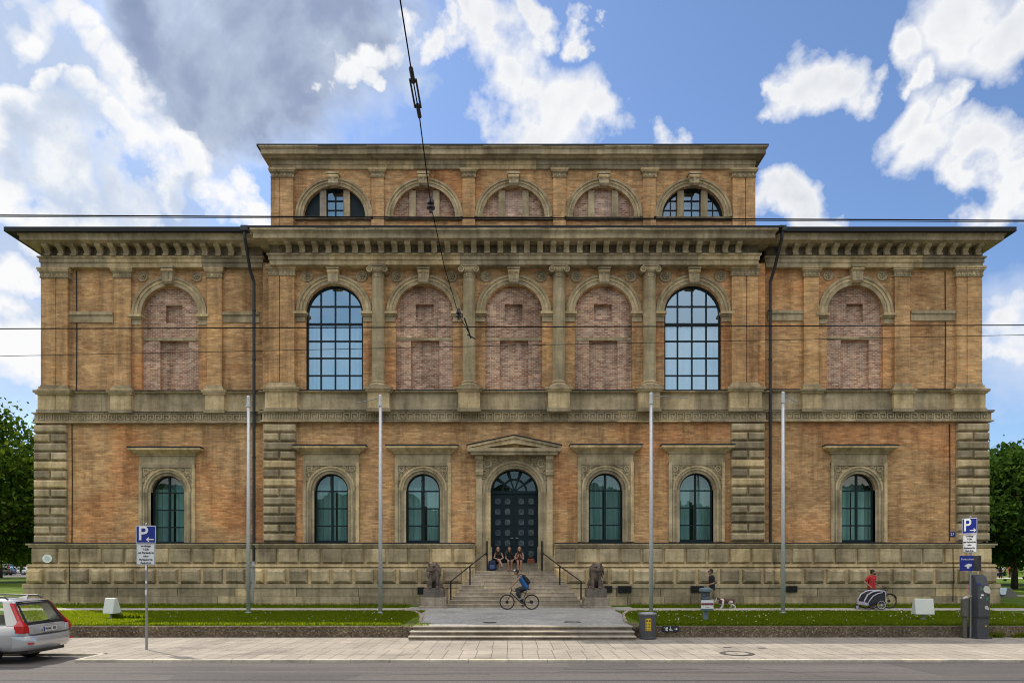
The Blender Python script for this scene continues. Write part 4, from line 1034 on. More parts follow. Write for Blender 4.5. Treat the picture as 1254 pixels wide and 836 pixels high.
# tram rails and tar seams in the carriageway
mb = MB()
for y in (14.62, 13.18, 10.5): mb.box(-200, 200, y-.035, y+.035, -0.02, 0.004); mb.box(-200, 200, y-.085, y-.045, -0.02, 0.005)
struct('tram_rail', mb, M['asphalt_dark'])
mb = MB()
def seam(pts, w):
    for (a, b), (c, d) in zip(pts, pts[1:]):
        n = Vector((d-b, -(c-a), 0)).normalized()*w; mb.face([(a-n.x, b-n.y, .0045), (a+n.x, b+n.y, .0045), (c+n.x, d+n.y, .0045), (c-n.x, d-n.y, .0045)])
pts = [(-9 + i*.5, 15.45 + .03*math.sin(i*1.7)) for i in range(18)]; seam(pts, .018)
pts = [(1.0 + i*.5, 15.75 + .025*math.sin(i*2.1)) for i in range(16)]; seam(pts, .022)
seam([(1.2+i*.4, 16.2+.02*math.sin(i*2.9)) for i in range(9)], .03)
seam([(5.0, 17.2), (6.2, 15.9), (7.0, 15.0)], .008); seam([(9.5, 17.2), (13.5, 16.6), (19.5, 16.1)], .009)
struct('road_seam', mb, M['asphalt_dark'], fix=False)
M['asphalt_patch'] = asphalt_mat('patched_asphalt', (0.092, 0.084, 0.080))
mb = MB(); mb.face([(9.6, 15.3, .0042), (40, 15.3, .0042), (40, 17.27, .0042), (9.4, 17.27, .0042)]); mb.face([(-7.4, 14.75, .0042), (-3.6, 14.75, .0042), (-3.4, 15.55, .0042), (-7.6, 15.5, .0042)]); mb.face([(1.4, 16.5, .0042), (3.1, 16.5, .0042), (3.1, 17.27, .0042), (1.4, 17.27, .0042)])
struct('road_patch', mb, M['asphalt_patch'], fix=False)
mb = MB(); mb.face([(-300, 19.30, Z_WALK), (300, 19.30, Z_WALK), (300, 22.75, Z_WALK), (-300, 22.75, Z_WALK)])
struct('sidewalk', mb, M['walk'], fix=False)
mb = MB(); mb.face([(-11.0, 17.42, Z_WALK), (300, 17.42, Z_WALK), (300, 19.29, Z_WALK), (-11.0, 19.29, Z_WALK)]); mb.face([(-300, 18.62, Z_WALK), (-11.0, 18.62, Z_WALK), (-11.0, 19.29, Z_WALK), (-300, 19.29, Z_WALK)])
struct('sidewalk', mb, M['walk_near'], fix=False)
mb = MB(); x = -11.1
while x < 40:
    l = 1.0; mb.box(x+.004, x+l-.004, 17.28, 17.42, -.05, Z_WALK+.006); x += l
x = -11.12
while x > -40: mb.box(x-1+.004, x-.004, 18.5, 18.62, -.05, Z_WALK+.006); x -= 1
mb.box(-11.12, -11.0, 17.42, 18.5, -.05, Z_WALK+.006)
struct('kerb', mb, M['kerb'], bevel=.012)
# lawn sheet reaching the park behind
Zl = 0.43
mb = MB()
mb.face([(-900, 22.8, Zl), (-3.6, 22.8, Zl), (-3.6, 1500, Zl), (-900, 1500, Zl)]); mb.face([(4.1, 22.8, Zl), (900, 22.8, Zl), (900, 1500, Zl), (4.1, 1500, Zl)])
mb.face([(-3.6, 22.8, Zl), (4.1, 22.8, Zl), (4.1, 1500, Zl), (-3.6, 1500, Zl)])
struct('lawn', mb, M['grass'], fix=False)
# paved apron and gravel paths, sheets above the lawn
za_ = Zl + .012
mb = MB()
L_ = [(-3.25, 22.42), (-3.25, 24.2), (-3.45, 26.0), (-3.75, 27.8), (-4.15, 29.2), (-4.8, 29.9), (-4.8, 32.4)]
R_ = [(3.95, 22.42), (3.95, 23.6), (4.15, 25.2), (4.5, 27.6), (4.95, 29.2), (5.6, 29.9), (5.6, 32.4)]
for i in range(len(L_)-1): 
    if i in (5,): mb.face([(L_[5][0], 29.9, za_), (R_[5][0], 29.9, za_), (R_[5][0], 32.4, za_), (L_[5][0], 32.4, za_)]); break
    mb.face([(*L_[i], za_), (R_[i][0], L_[i][1] if i == 0 else R_[i][1], za_), (*R_[i+1], za_), (*L_[i+1], za_)])
mb.face([(-4.0, 32.4, za_), (4.4, 32.4, za_), (4.4, 34.3, za_), (-4.0, 34.3, za_)])
struct('forecourt', mb, M['setts'], fix=False)
mb = MB()
mb.face([(-200, 30.0, za_), (-4.805, 30.0, za_), (-4.805, 31.6, za_), (-200, 31.6, za_)]); mb.face([(5.605, 30.0, za_), (200, 30.0, za_), (200, 31.6, za_), (5.605, 31.6, za_)])
struct('path', mb, M['gravel'], fix=False)
# edging stones of the apron
mb = MB()
for P in (L_[1:6], R_[1:6]):
    for (a, b), (c, d) in zip(P, P[1:]):
        n = 3
        for i in range(n):
            p0 = (a+(c-a)*i/n, b+(d-b)*i/n); p1 = (a+(c-a)*(i+.96)/n, b+(d-b)*(i+.96)/n)
            mb.tube([(p0[0], p0[1], Zl+.02), (p1[0], p1[1], Zl+.02)], .07, 6)
struct('kerb', mb, M['pedestal'])
# low front wall of exposed aggregate
def low_wall(x0, x1, label):
    mb = MB(); mb.box(x0, x1, 22.6, 22.85, -.02, .425)
    return tag(mb.build('low_wall', M['aggregate'], bevel=.02), label, 'wall')
lw = low_wall(-60, -3.62, 'low pebbledash retaining wall of the lawn behind the parking sign and estate car')
mb = MB()
mb.shell([(-3.62, 22.6, -.02), (-3.28, 22.5, -.02), (-3.28, 23.9, -.02), (-3.62, 23.9, -.02), (-3.62, 22.6, .425), (-3.28, 22.5, .41), (-3.28, 23.9, .45), (-3.62, 23.9, .45)], [(0,3,2,1), (4,5,6,7), (0,1,5,4), (1,2,6,5), (2,3,7,6), (3,0,4,7)])
mb.build('wall_end', M['aggregate'], lw, bevel=.03)
lw = low_wall(4.35, 60, 'low pebbledash retaining wall of the lawn carrying the dark wheelchair direction sign')
mb = MB()
mb.shell([(4.35, 22.6, -.02), (3.98, 22.45, -.02), (3.98, 23.9, -.02), (4.35, 23.9, -.02), (4.35, 22.6, .425), (3.98, 22.45, .42), (3.98, 23.9, .45), (4.35, 23.9, .45)], [(0,1,2,3), (4,7,6,5), (0,4,5,1), (1,5,6,2), (2,6,7,3), (3,7,4,0)])
mb.build('wall_end', M['aggregate'], lw, bevel=.03)
# three low steps up to the apron
low = tag(bpy.data.objects.new('low_steps', None), 'three broad low stone steps between the two low walls by the sidewalk', 'steps'); COL.objects.link(low)
for i, (y, z) in enumerate(((21.72, .18), (22.05, .31), (22.40, za_+.004))):
    mb = MB(); x = -3.27 - (.05 if i < 2 else 0); xe = 3.97
    n = 4
    for j in range(n): mb.box(x+(xe-x)*j/n+.003, x+(xe-x)*(j+1)/n-.003, y, y+.42 if i < 2 else y+.34, z-.04, z)
    st_ = mb.build('step', M['stone_pale'], low, bevel=.01)
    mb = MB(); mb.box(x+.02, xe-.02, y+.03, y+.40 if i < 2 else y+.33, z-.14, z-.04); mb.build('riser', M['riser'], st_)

# main stair: a stepped pyramid up to the door
sx = X(630.5, 33); stair = thing('entrance_stairs', 'wide grey stone stairs rising in front of the dark museum door', 'stairs', (sx, 31.9, za_))
ns = 10; zt_ = 2.14; rise = (zt_-za_)/ns
for i in range(ns):
    y = 31.9 + .262*i; hw = 3.22 - .125*i; z1_ = za_+rise*(i+1); mb = MB()
    cuts = [-hw] + sorted(random.uniform(-hw+.5, hw-.5) for _ in range(3)) + [hw]
    for a, b in zip(cuts, cuts[1:]):
        mb.box(a+.003, b-.003, y-31.9+.010, 3.0, z1_-za_-rise+(.0 if i else -.1), z1_-za_-.045)
        mb.box(a+.003, b-.003, y-31.9, 3.0, z1_-za_-.045, z1_-za_)
    mb.build('step', M['stone_step'], stair, bevel=.012)
for s in (-1, 1):
    mb = MB(); mb.box(s*2.05 if s > 0 else -2.05, s*1.42, 2.45, 3.6, 1.55, 2.46)
    mb.box(s*1.42, s*1.16, 2.62, 3.6, 1.55, 2.9)
    mb.build('flank_block', M['stone_plinth'], stair, bevel=.02)
mb = MB(); mb.box(-2.2, 2.2, 2.9, 3.5, .8, 1.682); mb.build('landing', M['stone_step'], stair)

# handrails
def handrail(pb, pm, pt, label):
    o = thing('handrail', label, 'handrail', (pb[0], pb[1], pb[2]))
    B = Vector(pb)
    def P(q): return tuple(Vector(q)-B)
    rb = (pb[0], pb[1], pb[2]+.88); rm = (pm[0], pm[1], pm[2]+.92); rt = (pt[0], pt[1], pt[2]+.93)
    for q, hh in ((pb, .88), (pm, .92), (pt, 1.5)):
        mb = MB(); mb.tube([P(q), P((q[0], q[1], q[2]+hh))], .036, 8); mb.build('post', M['iron'], o)
    mb = MB(); mb.tube([P(rb), P(rm), P(rt)], .03, 8); mb.build('rail', M['iron'], o)
def on(px, i): 
    y = 31.9+.262*i+.13; return (X(px, y), y, za_+rise*(i+1))
handrail(on(552, 1), on(575.5, 5), on(596.5, 9), 'black iron handrail on the stairs beside the blue backpack')
handrail(on(711.5, 1), on(685.5, 5), on(663.5, 9), 'black iron handrail on the stairs beside the brown bag')

# =====================================================================  vegetation
M['bark'] = stone_mat('bark', (0.075, 0.058, 0.042), (0.04, 0.03, 0.022), (0.11, 0.09, 0.065), 0.6, 0.0)
M['leaf'] = leaf_mat('chestnut_leaf', (0.020, 0.048, 0.008), (0.045, 0.090, 0.012), (0.12, 0.17, 0.024), 0.40)
M['leaf_dark'] = leaf_mat('dark_leaf', (0.020, 0.050, 0.011), (0.040, 0.085, 0.016), (0.08, 0.14, 0.025), 0.38)
M['leaf_far'] = leaf_mat('far_leaf', (0.03, 0.065, 0.014), (0.05, 0.095, 0.02), (0.075, 0.125, 0.03), 0.35)

def tree(name, label, loc, h, cw, clear, leaves, lsize, lm, nclump=90, group=None, seed=0, trunk=.28):
    r = np.random.default_rng(seed)
    t = thing(name, label, 'tree', loc, 0, group)
    mb = MB(); rnd = random.Random(seed)
    top = h*.82
    mb.tube([(0, 0, -.1), (.05, 0, clear*.5), (-.05, .08, clear), (.05, 0, (clear+top)/2), (0, .1, top)], [trunk*1.25, trunk, trunk*.85, trunk*.5, .04], 10)
    cz = (clear+h)/2; rz = (h-clear)/2
    ends = []
    for i in range(16):
        a = rnd.uniform(0, 2*PI); z0 = clear + (top-clear)*rnd.uniform(0, .75); el = rnd.uniform(.05, .75); ln = cw*.5*rnd.uniform(.55, .9)
        e = (math.cos(a)*ln, math.sin(a)*ln, z0+el*ln*.8)
        mb.tube([(0, 0, z0), (e[0]*.45, e[1]*.45, z0+(e[2]-z0)*.6), e], [trunk*.42, trunk*.24, .03], 6); ends.append(e)
        for q in range(2):
            b = a+rnd.uniform(-.9, .9); mb.tube([(e[0]*.5, e[1]*.5, z0+(e[2]-z0)*.6), (e[0]*.6+math.cos(b)*ln*.35, e[1]*.6+math.sin(b)*ln*.35, e[2]+rnd.uniform(-.3, .8))], [trunk*.18, .02], 5)
    mb.build('trunk', M['bark'], t, smooth=True)
    C = []
    while len(C) < nclump:
        v = r.normal(size=3); v /= np.linalg.norm(v); rad = r.uniform(.45, 1.0)**.6
        p = v*rad*np.array([cw/2, cw/2, rz]); 
        f = 1 - .32*max(0, p[2]/rz)**2
        p[0] *= f; p[1] *= f
        C.append(p + np.array([0, 0, cz]))
    C = np.array(C); per = leaves//nclump
    cs = r.uniform(.5, 1.15, nclump)*cw*.105
    P = np.repeat(C, per, 0) + r.normal(size=(per*nclump, 3))*np.repeat(cs, per)[:, None]*np.array([1, 1, .62])
    n = len(P); u = r.normal(size=(n, 3)); u[:, 2] -= .25; u /= np.linalg.norm(u, axis=1)[:, None]
    w = np.cross(u, r.normal(size=(n, 3))); w /= np.linalg.norm(w, axis=1)[:, None]
    s = lsize*r.uniform(.4, 1.5, n)[:, None]
    V = np.stack([P, P+u*s*.55+w*s*.33, P+u*s*1.1, P+u*s*.55-w*s*.33], 1)
    quads('crown', V, lm, t)
    return t

tree('broadleaf_tree', 'tall dense chestnut tree standing beyond the end of the museum behind the estate car', (-58.5, 75, Zl), 18.0, 20, 2.0, 34000, .46, M['leaf'], 95, None, 3, .4)
tree('broadleaf_tree', 'slim lighter tree between the far cars and the tall chestnut', (-75, 100, Zl), 13, 11, 2.0, 14000, .36, M['leaf'], 60, None, 5)
tree('broadleaf_tree', 'dark chestnut tree shading the group of people in the park', (41.2, 56.0, Zl), 11.5, 10.5, 2.6, 30000, .34, M['leaf_dark'], 90, None, 8, .22)
tree('broadleaf_tree', 'dark tree half hidden behind the park chestnut and the museum corner', (47.5, 68, Zl), 12.2, 14, 2.4, 26000, .36, M['leaf_dark'], 90, None, 9, .3)
k_ = 0
for x, y, h, w in ((-118, 165, 15, 15), (-104, 170, 13, 14), (-131, 158, 16, 15), (108, 175, 14, 15), (121, 168, 15, 15), (135, 160, 14, 14), (150, 176, 16, 16)):
    tree('park_tree', ('far park tree beyond the lawn and the distant cars' if x < 0 else 'far park tree beyond the people in the park'), (x, y, Zl), h, w, 1.2, 7000, .75, M['leaf_far'] if x < 0 else M['leaf_dark'], 50, 'far trees beyond the cars' if x < 0 else 'far trees beyond the people', 20+k_, .3); k_ += 1

# short lawn grass: blades in tufts, nobody could count them
def blades(x0, x1, y0, y1, n, h):
    x = RNG.uniform(x0, x1, n); y = RNG.uniform(y0, y1, n)
    a = RNG.uniform(0, 2*PI, n); hh = h*RNG.uniform(.5, 1.25, n); w = .012*RNG.uniform(.7, 1.5, n); ln = hh*RNG.uniform(.1, .7, n); b = RNG.uniform(0, 2*PI, n)
    P = np.stack([x, y, np.full(n, Zl)], 1); d = np.stack([np.cos(a), np.sin(a), 0*a], 1)*w[:, None]; T = P + np.stack([np.cos(b)*ln, np.sin(b)*ln, hh], 1)
    return np.stack([P-d, P+d, T+d*.25, T-d*.25], 1)
V = [blades(-21, -3.75, 22.87, 29.9, 95000, .055), blades(4.5, 21, 22.87, 29.9, 75000, .05), blades(-25, -5, 31.62, 33.9, 14000, .06), blades(5.7, 25, 31.62, 33.9, 14000, .06),
     blades(-21, -3.75, 22.87, 23.1, 6000, .09), blades(4.5, 21, 22.87, 23.1, 6000, .09), blades(-25, -5, 33.85, 34.1, 3000, .12), blades(5.9, 25, 33.85, 34.1, 3000, .12)]
g = quads('grass', np.concatenate(V), M['blade']); g['kind'] = 'stuff'
def dots(n, x0, x1, y0, y1):
    x = RNG.uniform(x0, x1, n); y = RNG.uniform(y0, y1, n); z = Zl+RNG.uniform(.05, .075, n); s = .013
    P = np.stack([x, y, z], 1); return np.stack([P+[-s, 0, -s], P+[s, 0, -s], P+[s, .008, s], P+[-s, .008, s]], 1)
d_ = quads('daisies', np.concatenate([dots(40, -20, -4, 23, 29.8), dots(130, 4.6, 21, 23, 29.8)]), plain('daisy_white', (0.7, 0.7, 0.66), 0.8)); d_['kind'] = 'stuff'
# weeds along the foot of the wall by the meter and by the low steps
def weed(x, y, z, n, h): 
    V = blades(x-.35, x+.35, y-.05, y+.04, n, h); V[:, :, 2] += z-Zl; V[:, :, :2] += 0; return V
w_ = quads('weeds', np.concatenate([weed(15.9, 22.55, .06, 160, .2), weed(16.9, 22.55, .06, 160, .16), weed(-3.1, 22.7, .45, 80, .07), weed(-3.0, 23.3, .44, 80, .06), weed(-14.6, 25.6, Zl, 500, .22), weed(-14.0, 25.5, Zl, 400, .2)]), M['blade']); w_['kind'] = 'stuff'
# =====================================================================  street furniture
M['blue_sign'] = plain('sign_blue', (0.008, 0.022, 0.22), 0.35, var=.04)
M['white_sign'] = plain('sign_white', (0.66, 0.67, 0.68), 0.4, var=.03)
M['grey_back'] = plain('sign_back', (0.25, 0.26, 0.27), 0.5, 0.4)
M['ink'] = plain('black_ink', (0.02, 0.02, 0.02), 0.6)

def plate(name, w, z0, z1, mat, parent, rim=None, y=-.045, r=.03):
    mb = MB(); mb.box(-w/2, w/2, y, y+.012, z0, z1)
    o = mb.build(name, mat, parent, bevel=.004)
    if rim:
        mb = MB(); t = .014
        mb.box(-w/2+.008, w/2-.008, y-.003, y, z1-.008-t, z1-.008); mb.box(-w/2+.008, w/2-.008, y-.003, y, z0+.008, z0+.008+t)
        mb.box(-w/2+.008, -w/2+.008+t, y-.003, y, z0+.008+t, z1-.008-t); mb.box(w/2-.008-t, w/2-.008, y-.003, y, z0+.008+t, z1-.008-t)
        mb.build('border', rim, o)
    return o
def arrow(parent, mat, cx, cz, s, y, L_=.2, t=.022, hd=.06):
    mb = MB()
    mb.box(cx-L_/2, cx+L_/2, y-.003, y, cz-t/2, cz+t/2)
    e = cx+s*L_/2
    for k_ in (-1, 1):
        mb.prism([(e+s*.012, cz), (e-s*hd, cz+k_*hd), (e-s*hd, cz+k_*(hd-.035)), (e-s*.02, cz)], y-.0035, y)
    mb.build('arrow', mat, parent)
def parking_sign(px, py_base, d, rz, label, s, topz, pw, ph, tw, th):
    o = thing('parking_sign', label, 'parking sign', (X(px, d), d, Z_WALK), rz)
    mb = MB(); mb.tube([(0, 0, -.02), (0, 0, topz)], .035, 10); mb.lathe([(.037, topz), (.0, topz+.03)], 0, 0, 10); p = mb.build('pole', M['steel'], o, smooth=False)
    z1 = topz-.05
    a = plate('sign_plate', pw, z1-ph, z1, M['blue_sign'], o, M['white_mark'])
    text('P', ph*1.12, M['white_mark'], a, (-pw*.14, -.049, z1-ph*.47), 'letter', bold=.006)
    arrow(a, M['white_mark'], pw*.22, z1-ph*.78, s, -.050, pw*.38, .03, .075)
    z2 = z1-ph-.015
    b = plate('notice_plate', tw, z2-th, z2, M['white_sign'], o, M['grey_back'])
    lines = ('werktags', '9-23h', 'mit Parkschein', 'oder', 'Parkausweis', 'Park-Geb')
    for i, t_ in enumerate(lines): text(t_, th*.125, M['ink'], b, (0, -.049, z2-th*(.10+.16*i)), 'lettering', bold=.002)
    mb = MB()
    for zz in (z1-ph*.3, z1-ph*.7, z2-th*.3, z2-th*.75): mb.box(-.05, .05, -.034, .045, zz-.02, zz+.02)
    mb.build('clamp', M['steel'], o)
    return o
ps = parking_sign(179.5, 795, 19.35, .05, 'parking sign with left arrow and white notice on a lone pole beside the car', -1, 3.56, .56, .50, .52, .60)
mb = MB(); mb.box(-.025, .025, -.042, -.034, 2.25, 2.48); mb.box(-.02, .025, -.042, -.034, 1.88, 1.95); mb.box(-.025, .02, -.041, -.034, 1.55, 1.7); mb.build('sticker', M['white_sign'], ps)
ps = parking_sign(1188.6, 780, 22.38, -1.3, 'parking sign with right arrow over a blue ticket sign beside the grey parking meter', 1, 3.98, .56, .52, .50, .60)
mb = MB(); mb.box(-.30, .16, -.055, -.04, 2.20, 2.70); tk = mb.build('ticket_plate', M['blue_sign'], ps, bevel=.004)
tk.rotation_euler = (0, 0, .45)
text('Parkschein', .085, M['white_mark'], tk, (-.07, -.059, 2.58), 'lettering')
mb = MB(); mb.prism([(-.17, 2.36), (-.05, 2.44), (.05, 2.42), (.05, 2.36), (-.02, 2.33), (-.02, 2.28), (-.09, 2.28), (-.09, 2.34)], -.06, -.055); mb.build('hand_symbol', M['white_mark'], tk)
mb = MB(); mb.box(.17, .30, -.06, .10, 2.20, 2.70); mb.build('display_box', M['ink'], ps, bevel=.01)
mb = MB(); mb.box(-.036, .0, -.042, -.03, 1.42, 1.75); mb.build('sticker', plain('pink_sticker', (.45, .16, .2), .5), ps)

# parking meter
d = 22.3; o = thing('parking_meter', 'dark grey parking meter with stickers beside the ticket sign by the low wall', 'parking meter', (X(1199.5, d), d, Z_WALK), .15)
M['meter'] = plain('meter_grey', (0.048, 0.05, 0.058), 0.5)
prof = [(.22, .0), (.22, 2.06), (.06, 2.08), (-.06, 2.02), (-.15, 1.75), (-.20, 1.3), (-.20, .72), (-.15, .66), (-.15, .0)]
mb = MB(); mb.prism_x([(a, z) for a, z in prof], -.215, .215); mb.build('housing', M['meter'], o, bevel=.03)
mb = MB(); mb.box(-.24, .28, -.20, .26, -.02, .05); mb.build('plinth', M['meter'], o, bevel=.01)
mb = MB()
for z in (.69, ): mb.box(-.218, .218, -.175, .2, z-.008, z+.008)
mb.build('door_seam', M['black'], o)
def sticker(cx, cz, r, mat, name='sticker', sq=False):
    y = -.205 if cz < 1.3 else -.205 + (cz-1.3)*.115
    mb = MB()
    if sq: mb.box(-r, r, -.004, .004, -r*.6, r*.6)
    else: mb.disc_y((0, 0), r, -.004, .004, 14)
    b = mb.build(name, mat, o, (cx, y-.004, cz)); b.rotation_euler = (-math.atan(.112) if cz > 1.3 else 0, 0, 0)
pale = plain('worn_label', (.45, .45, .40), .5)
sticker(.10, 1.60, .12, pale); sticker(.16, 1.55, .08, pale); sticker(-.10, 1.62, .07, plain('green_label', (.05, .10, .07), .5)); sticker(-.08, 1.42, .045, M['white_sign'], sq=True)
sticker(-.14, 1.34, .03, M['white_sign'], sq=True); sticker(.08, 1.3, .055, plain('green_button', (.03, .16, .08), .4), 'button'); sticker(.06, 1.02, .06, pale, 'coin_slot'); sticker(.12, .98, .045, pale, 'coin_slot')
sticker(.04, .42, .03, plain('yellow_label', (.5, .38, .02), .5), sq=True); sticker(-.17, 1.78, .06, M['blue_sign'], sq=True); sticker(.16, 1.42, .035, M['ink'], 'card_slot', True)

# small litter bin on a post with a discarded cup and tube on top
d = 22.35; o = thing('litter_bin', 'narrow olive grey litter bin on a post beside the parking meter', 'litter bin', (X(1181.5, d), d, Z_WALK))
M['olive'] = plain('olive_grey_paint', (0.085, 0.080, 0.066), 0.5)
mb = MB(); mb.lathe([(.07, -.02), (.07, .70)], 0, 0, 14); mb.build('post', M['olive'], o, smooth=False)
mb = MB(); mb.lathe([(.06, .66), (.115, .72), (.12, 1.27), (.10, 1.28), (.10, 1.18), (0, 1.18)], 0, 0, 18, caps=False); mb.build('container', M['olive'], o)
mb = MB(); mb.lathe([(.035, 0), (.045, .12), (.04, .12), (.035, .02), (0, .02)], 0, 0, 12, caps=False); c_ = mb.build('paper_cup', M['white_sign'], None, (X(1181.5, d)-.05, d-.02, Z_WALK+1.30))
c_.rotation_euler = (1.1, .3, .4); tag(c_, 'crumpled white paper cup lying on top of the narrow litter bin', 'cup')
mb = MB(); mb.tube([(-.02, 0, 0), (.14, .02, .05), (.30, .0, .06)], [.05, .055, .045], 10); c_ = mb.build('paper_bag', plain('kraft_paper', (.36, .28, .18), .8), None, (X(1181.5, d)+.02, d+.02, Z_WALK+1.31)); tag(c_, 'beige rolled paper bag lying on the narrow litter bin by the meter', 'bag')

# trash bin at the steps
d = 22.15; o = thing('trash_bin', 'round dark grey trash bin with yellow sticker at the end of the low wall', 'trash bin', (X(793, d), d, Z_WALK))
M['bin'] = plain('bin_grey', (0.058, 0.060, 0.064), 0.55)
mb = MB(); mb.lathe([(.255, 0), (.275, .02), (.275, .06), (.26, .07), (.283, .80), (.25, .80), (.24, .6), (0, .6)], 0, 0, 28, caps=False); mb.build('body', M['bin'], o, smooth=False)
mb = MB(); mb.torus((0, 0, .82), .265, .035, 'z', 28, 8); mb.build('rim', M['steel'], o, smooth=True)
def on_cyl(r, a0, a1, z0, z1, n=6):
    mb_ = MB()
    for i in range(n):
        a, b = a0+(a1-a0)*i/n, a0+(a1-a0)*(i+1)/n
        P = lambda t, z, rr: (rr*math.cos(t), rr*math.sin(t), z)
        mb_.shell([P(a, z0, r), P(b, z0, r), P(b, z1, r), P(a, z1, r), P(a, z0, r-.004), P(b, z0, r-.004), P(b, z1, r-.004), P(a, z1, r-.004)], [(0,1,2,3), (4,7,6,5), (0,4,5,1), (3,2,6,7)])
    return mb_
yel = plain('yellow_sticker', (.50, .34, .012), .6)
mb = on_cyl(.281, -PI/2-.42, -PI/2+.22, .28, .68); st = mb.build('yellow_sticker', yel, o)
mb = MB()
for a0, z0 in ((-.36, .58), (-.02, .58)): q = on_cyl(.284, -PI/2+a0, -PI/2+a0+.18, z0, z0+.05, 2); i0 = len(mb.v); mb.v += q.v; mb.f += [tuple(i0+k for k in f) for f in q.f]; mb.mi += q.mi
for j in range(3):
    for k_ in range(3):
        a0 = -.36+.19*k_; z0 = .30+.09*j; q = on_cyl(.284, -PI/2+a0, -PI/2+a0+.07, z0, z0+.04, 2); i0 = len(mb.v); mb.v += q.v; mb.f += [tuple(i0+k for k in f) for f in q.f]; mb.mi += q.mi
mb.build('sticker_print', M['ink'], st)

# direction sign on the low wall
d = 22.57; x0, x1 = X(811, d), X(831.5, d); z0, z1 = Z(773, d), Z(766, d); mb = MB(); mb.box(x0, x1, d-.015, d+.012, z0, z1)
o = mb.build('direction_sign', plain('sign_black', (.012, .012, .018), .4)); tag(o, 'small dark sign with stroller, wheelchair and arrow on the low wall', 'sign')
h = z1-z0; y = d-.016; zc = (z0+z1)/2; xa = x0+(x1-x0)*.22
mb = MB(); mb.prism([(xa-.05, zc+.04), (xa-.01, zc-.02), (xa+.045, zc-.02), (xa+.055, zc+.03), (xa+.05, zc+.07), (xa+.02, zc+.065), (xa-.01, zc+.01)], y-.003, y); mb.disc_y((xa-.0, zc-.05), .018, y-.003, y, 10); mb.disc_y((xa+.04, zc-.05), .018, y-.003, y, 10); mb.box(xa-.075, xa-.045, y-.003, y, zc+.035, zc+.05); mb.build('stroller_symbol', M['white_mark'], o)
xb = x0+(x1-x0)*.50; mb = MB(); mb.ring(xb, zc-.02, .03, .044, y-.003, y, 2.2, 5.9, 14); mb.disc_y((xb-.012, zc+.07), .016, y-.003, y, 10); mb.box(xb-.018, xb-.002, y-.003, y, zc-.02, zc+.05); mb.box(xb-.002, xb+.035, y-.003, y, zc-.028, zc-.014); mb.prism([(xb+.035, zc-.028), (xb+.05, zc-.07), (xb+.062, zc-.066), (xb+.046, zc-.016)], y-.003, y); mb.build('wheelchair_symbol', M['white_mark'], o)
arrow(o, M['white_mark'], x0+(x1-x0)*.80, zc, 1, y, .11, .018, .045)

# blue grey utility post with the museum notice
d = 25.1; o = thing('notice_post', 'blue grey metal post with white and dark red notice on the lawn', 'post', (X(864, d), d, Zl))
M['bluegrey'] = plain('blue_grey_paint', (0.13, 0.18, 0.21), 0.5)
mb = MB(); mb.lathe([(.10, -.05), (.095, .42)], 0, 0, 16); mb.build('post', M['bluegrey'], o)
mb = MB(); mb.lathe([(.16, .40), (.17, .80), (.15, .86), (.16, 1.03)], 0, 0, 18); mb.tube([(-.1, -.16, .93), (-.1, -.19, .93)], .05, 12); mb.build('lamp_body', plain('dark_blue_grey', (.05, .07, .085), .5), o)
mb = MB(); mb.lathe([(.20, 1.03), (.235, 1.06), (.235, 1.14), (.19, 1.17), (0, 1.18)], 0, 0, 20); mb.tube([(0, 0, 1.17), (0, 0, 1.22)], .06, 10); mb.build('cap', M['bluegrey'], o)
mb = MB(); mb.box(-.225, .225, -.22, -.17, .36, .74); mb.build('backing_plate', M['bluegrey'], o, bevel=.01)
mb = MB(); mb.box(-.225, .225, -.235, -.221, .43, .74); nb = mb.build('notice_board', M['white_sign'], o)
mb = MB(); x = -.22
rr = random.Random(4)
while x < .2: w = rr.uniform(.012, .034); mb.box(x, x+w, -.239, -.236, .565-rr.uniform(0, .02), .625+rr.uniform(0, .03)); x += w+.006
mb.box(-.222, .222, -.2375, -.236, .575, .612); mb.build('red_print', plain('maroon_print', (.17, .03, .05), .5), nb)
mb = MB(); mb.box(-.06, .07, -.238, -.236, .475, .492); mb.build('small_print', plain('grey_print', (.3, .26, .2), .5), nb)

# flood light boxes on the lawn
def flood(px, d, rz, label, w):
    o = thing('flood_light', label, 'flood light', (X(px, d), d, Zl), rz)
    mb = MB(); mb.lathe([(.13, -.03), (.11, .04), (.05, .07), (.05, .24)], 0, 0, 12); mb.build('foot', M['zinc'], o)
    mb = MB(); mb.prism_x([(-.17, .20), (.25, .20), (.05, .78), (-.07, .78)], -w/2, w/2); mb.build('housing', plain('flood_white', (.62, .64, .60), .45, var=.05), o, bevel=.02)
    mb = MB(); mb.shell([(-w/2+.03, .236, .26), (w/2-.03, .236, .26), (w/2-.03, .075, .74), (-w/2+.03, .075, .74), (-w/2+.03, .25, .262), (w/2-.03, .25, .262), (w/2-.03, .09, .742), (-w/2+.03, .09, .742)], [(0,1,2,3), (4,7,6,5), (0,4,5,1), (1,5,6,2), (2,6,7,3), (3,7,4,0)]); mb.build('lens', M['glass_dim'], o)
flood(136.5, 25.6, -.38, 'white wedge shaped flood light on the lawn behind the parking sign with left arrow', .52)
flood(1130.5, 25.2, -.1, 'white wedge shaped flood light on the lawn between red shirted man and meter', .66)

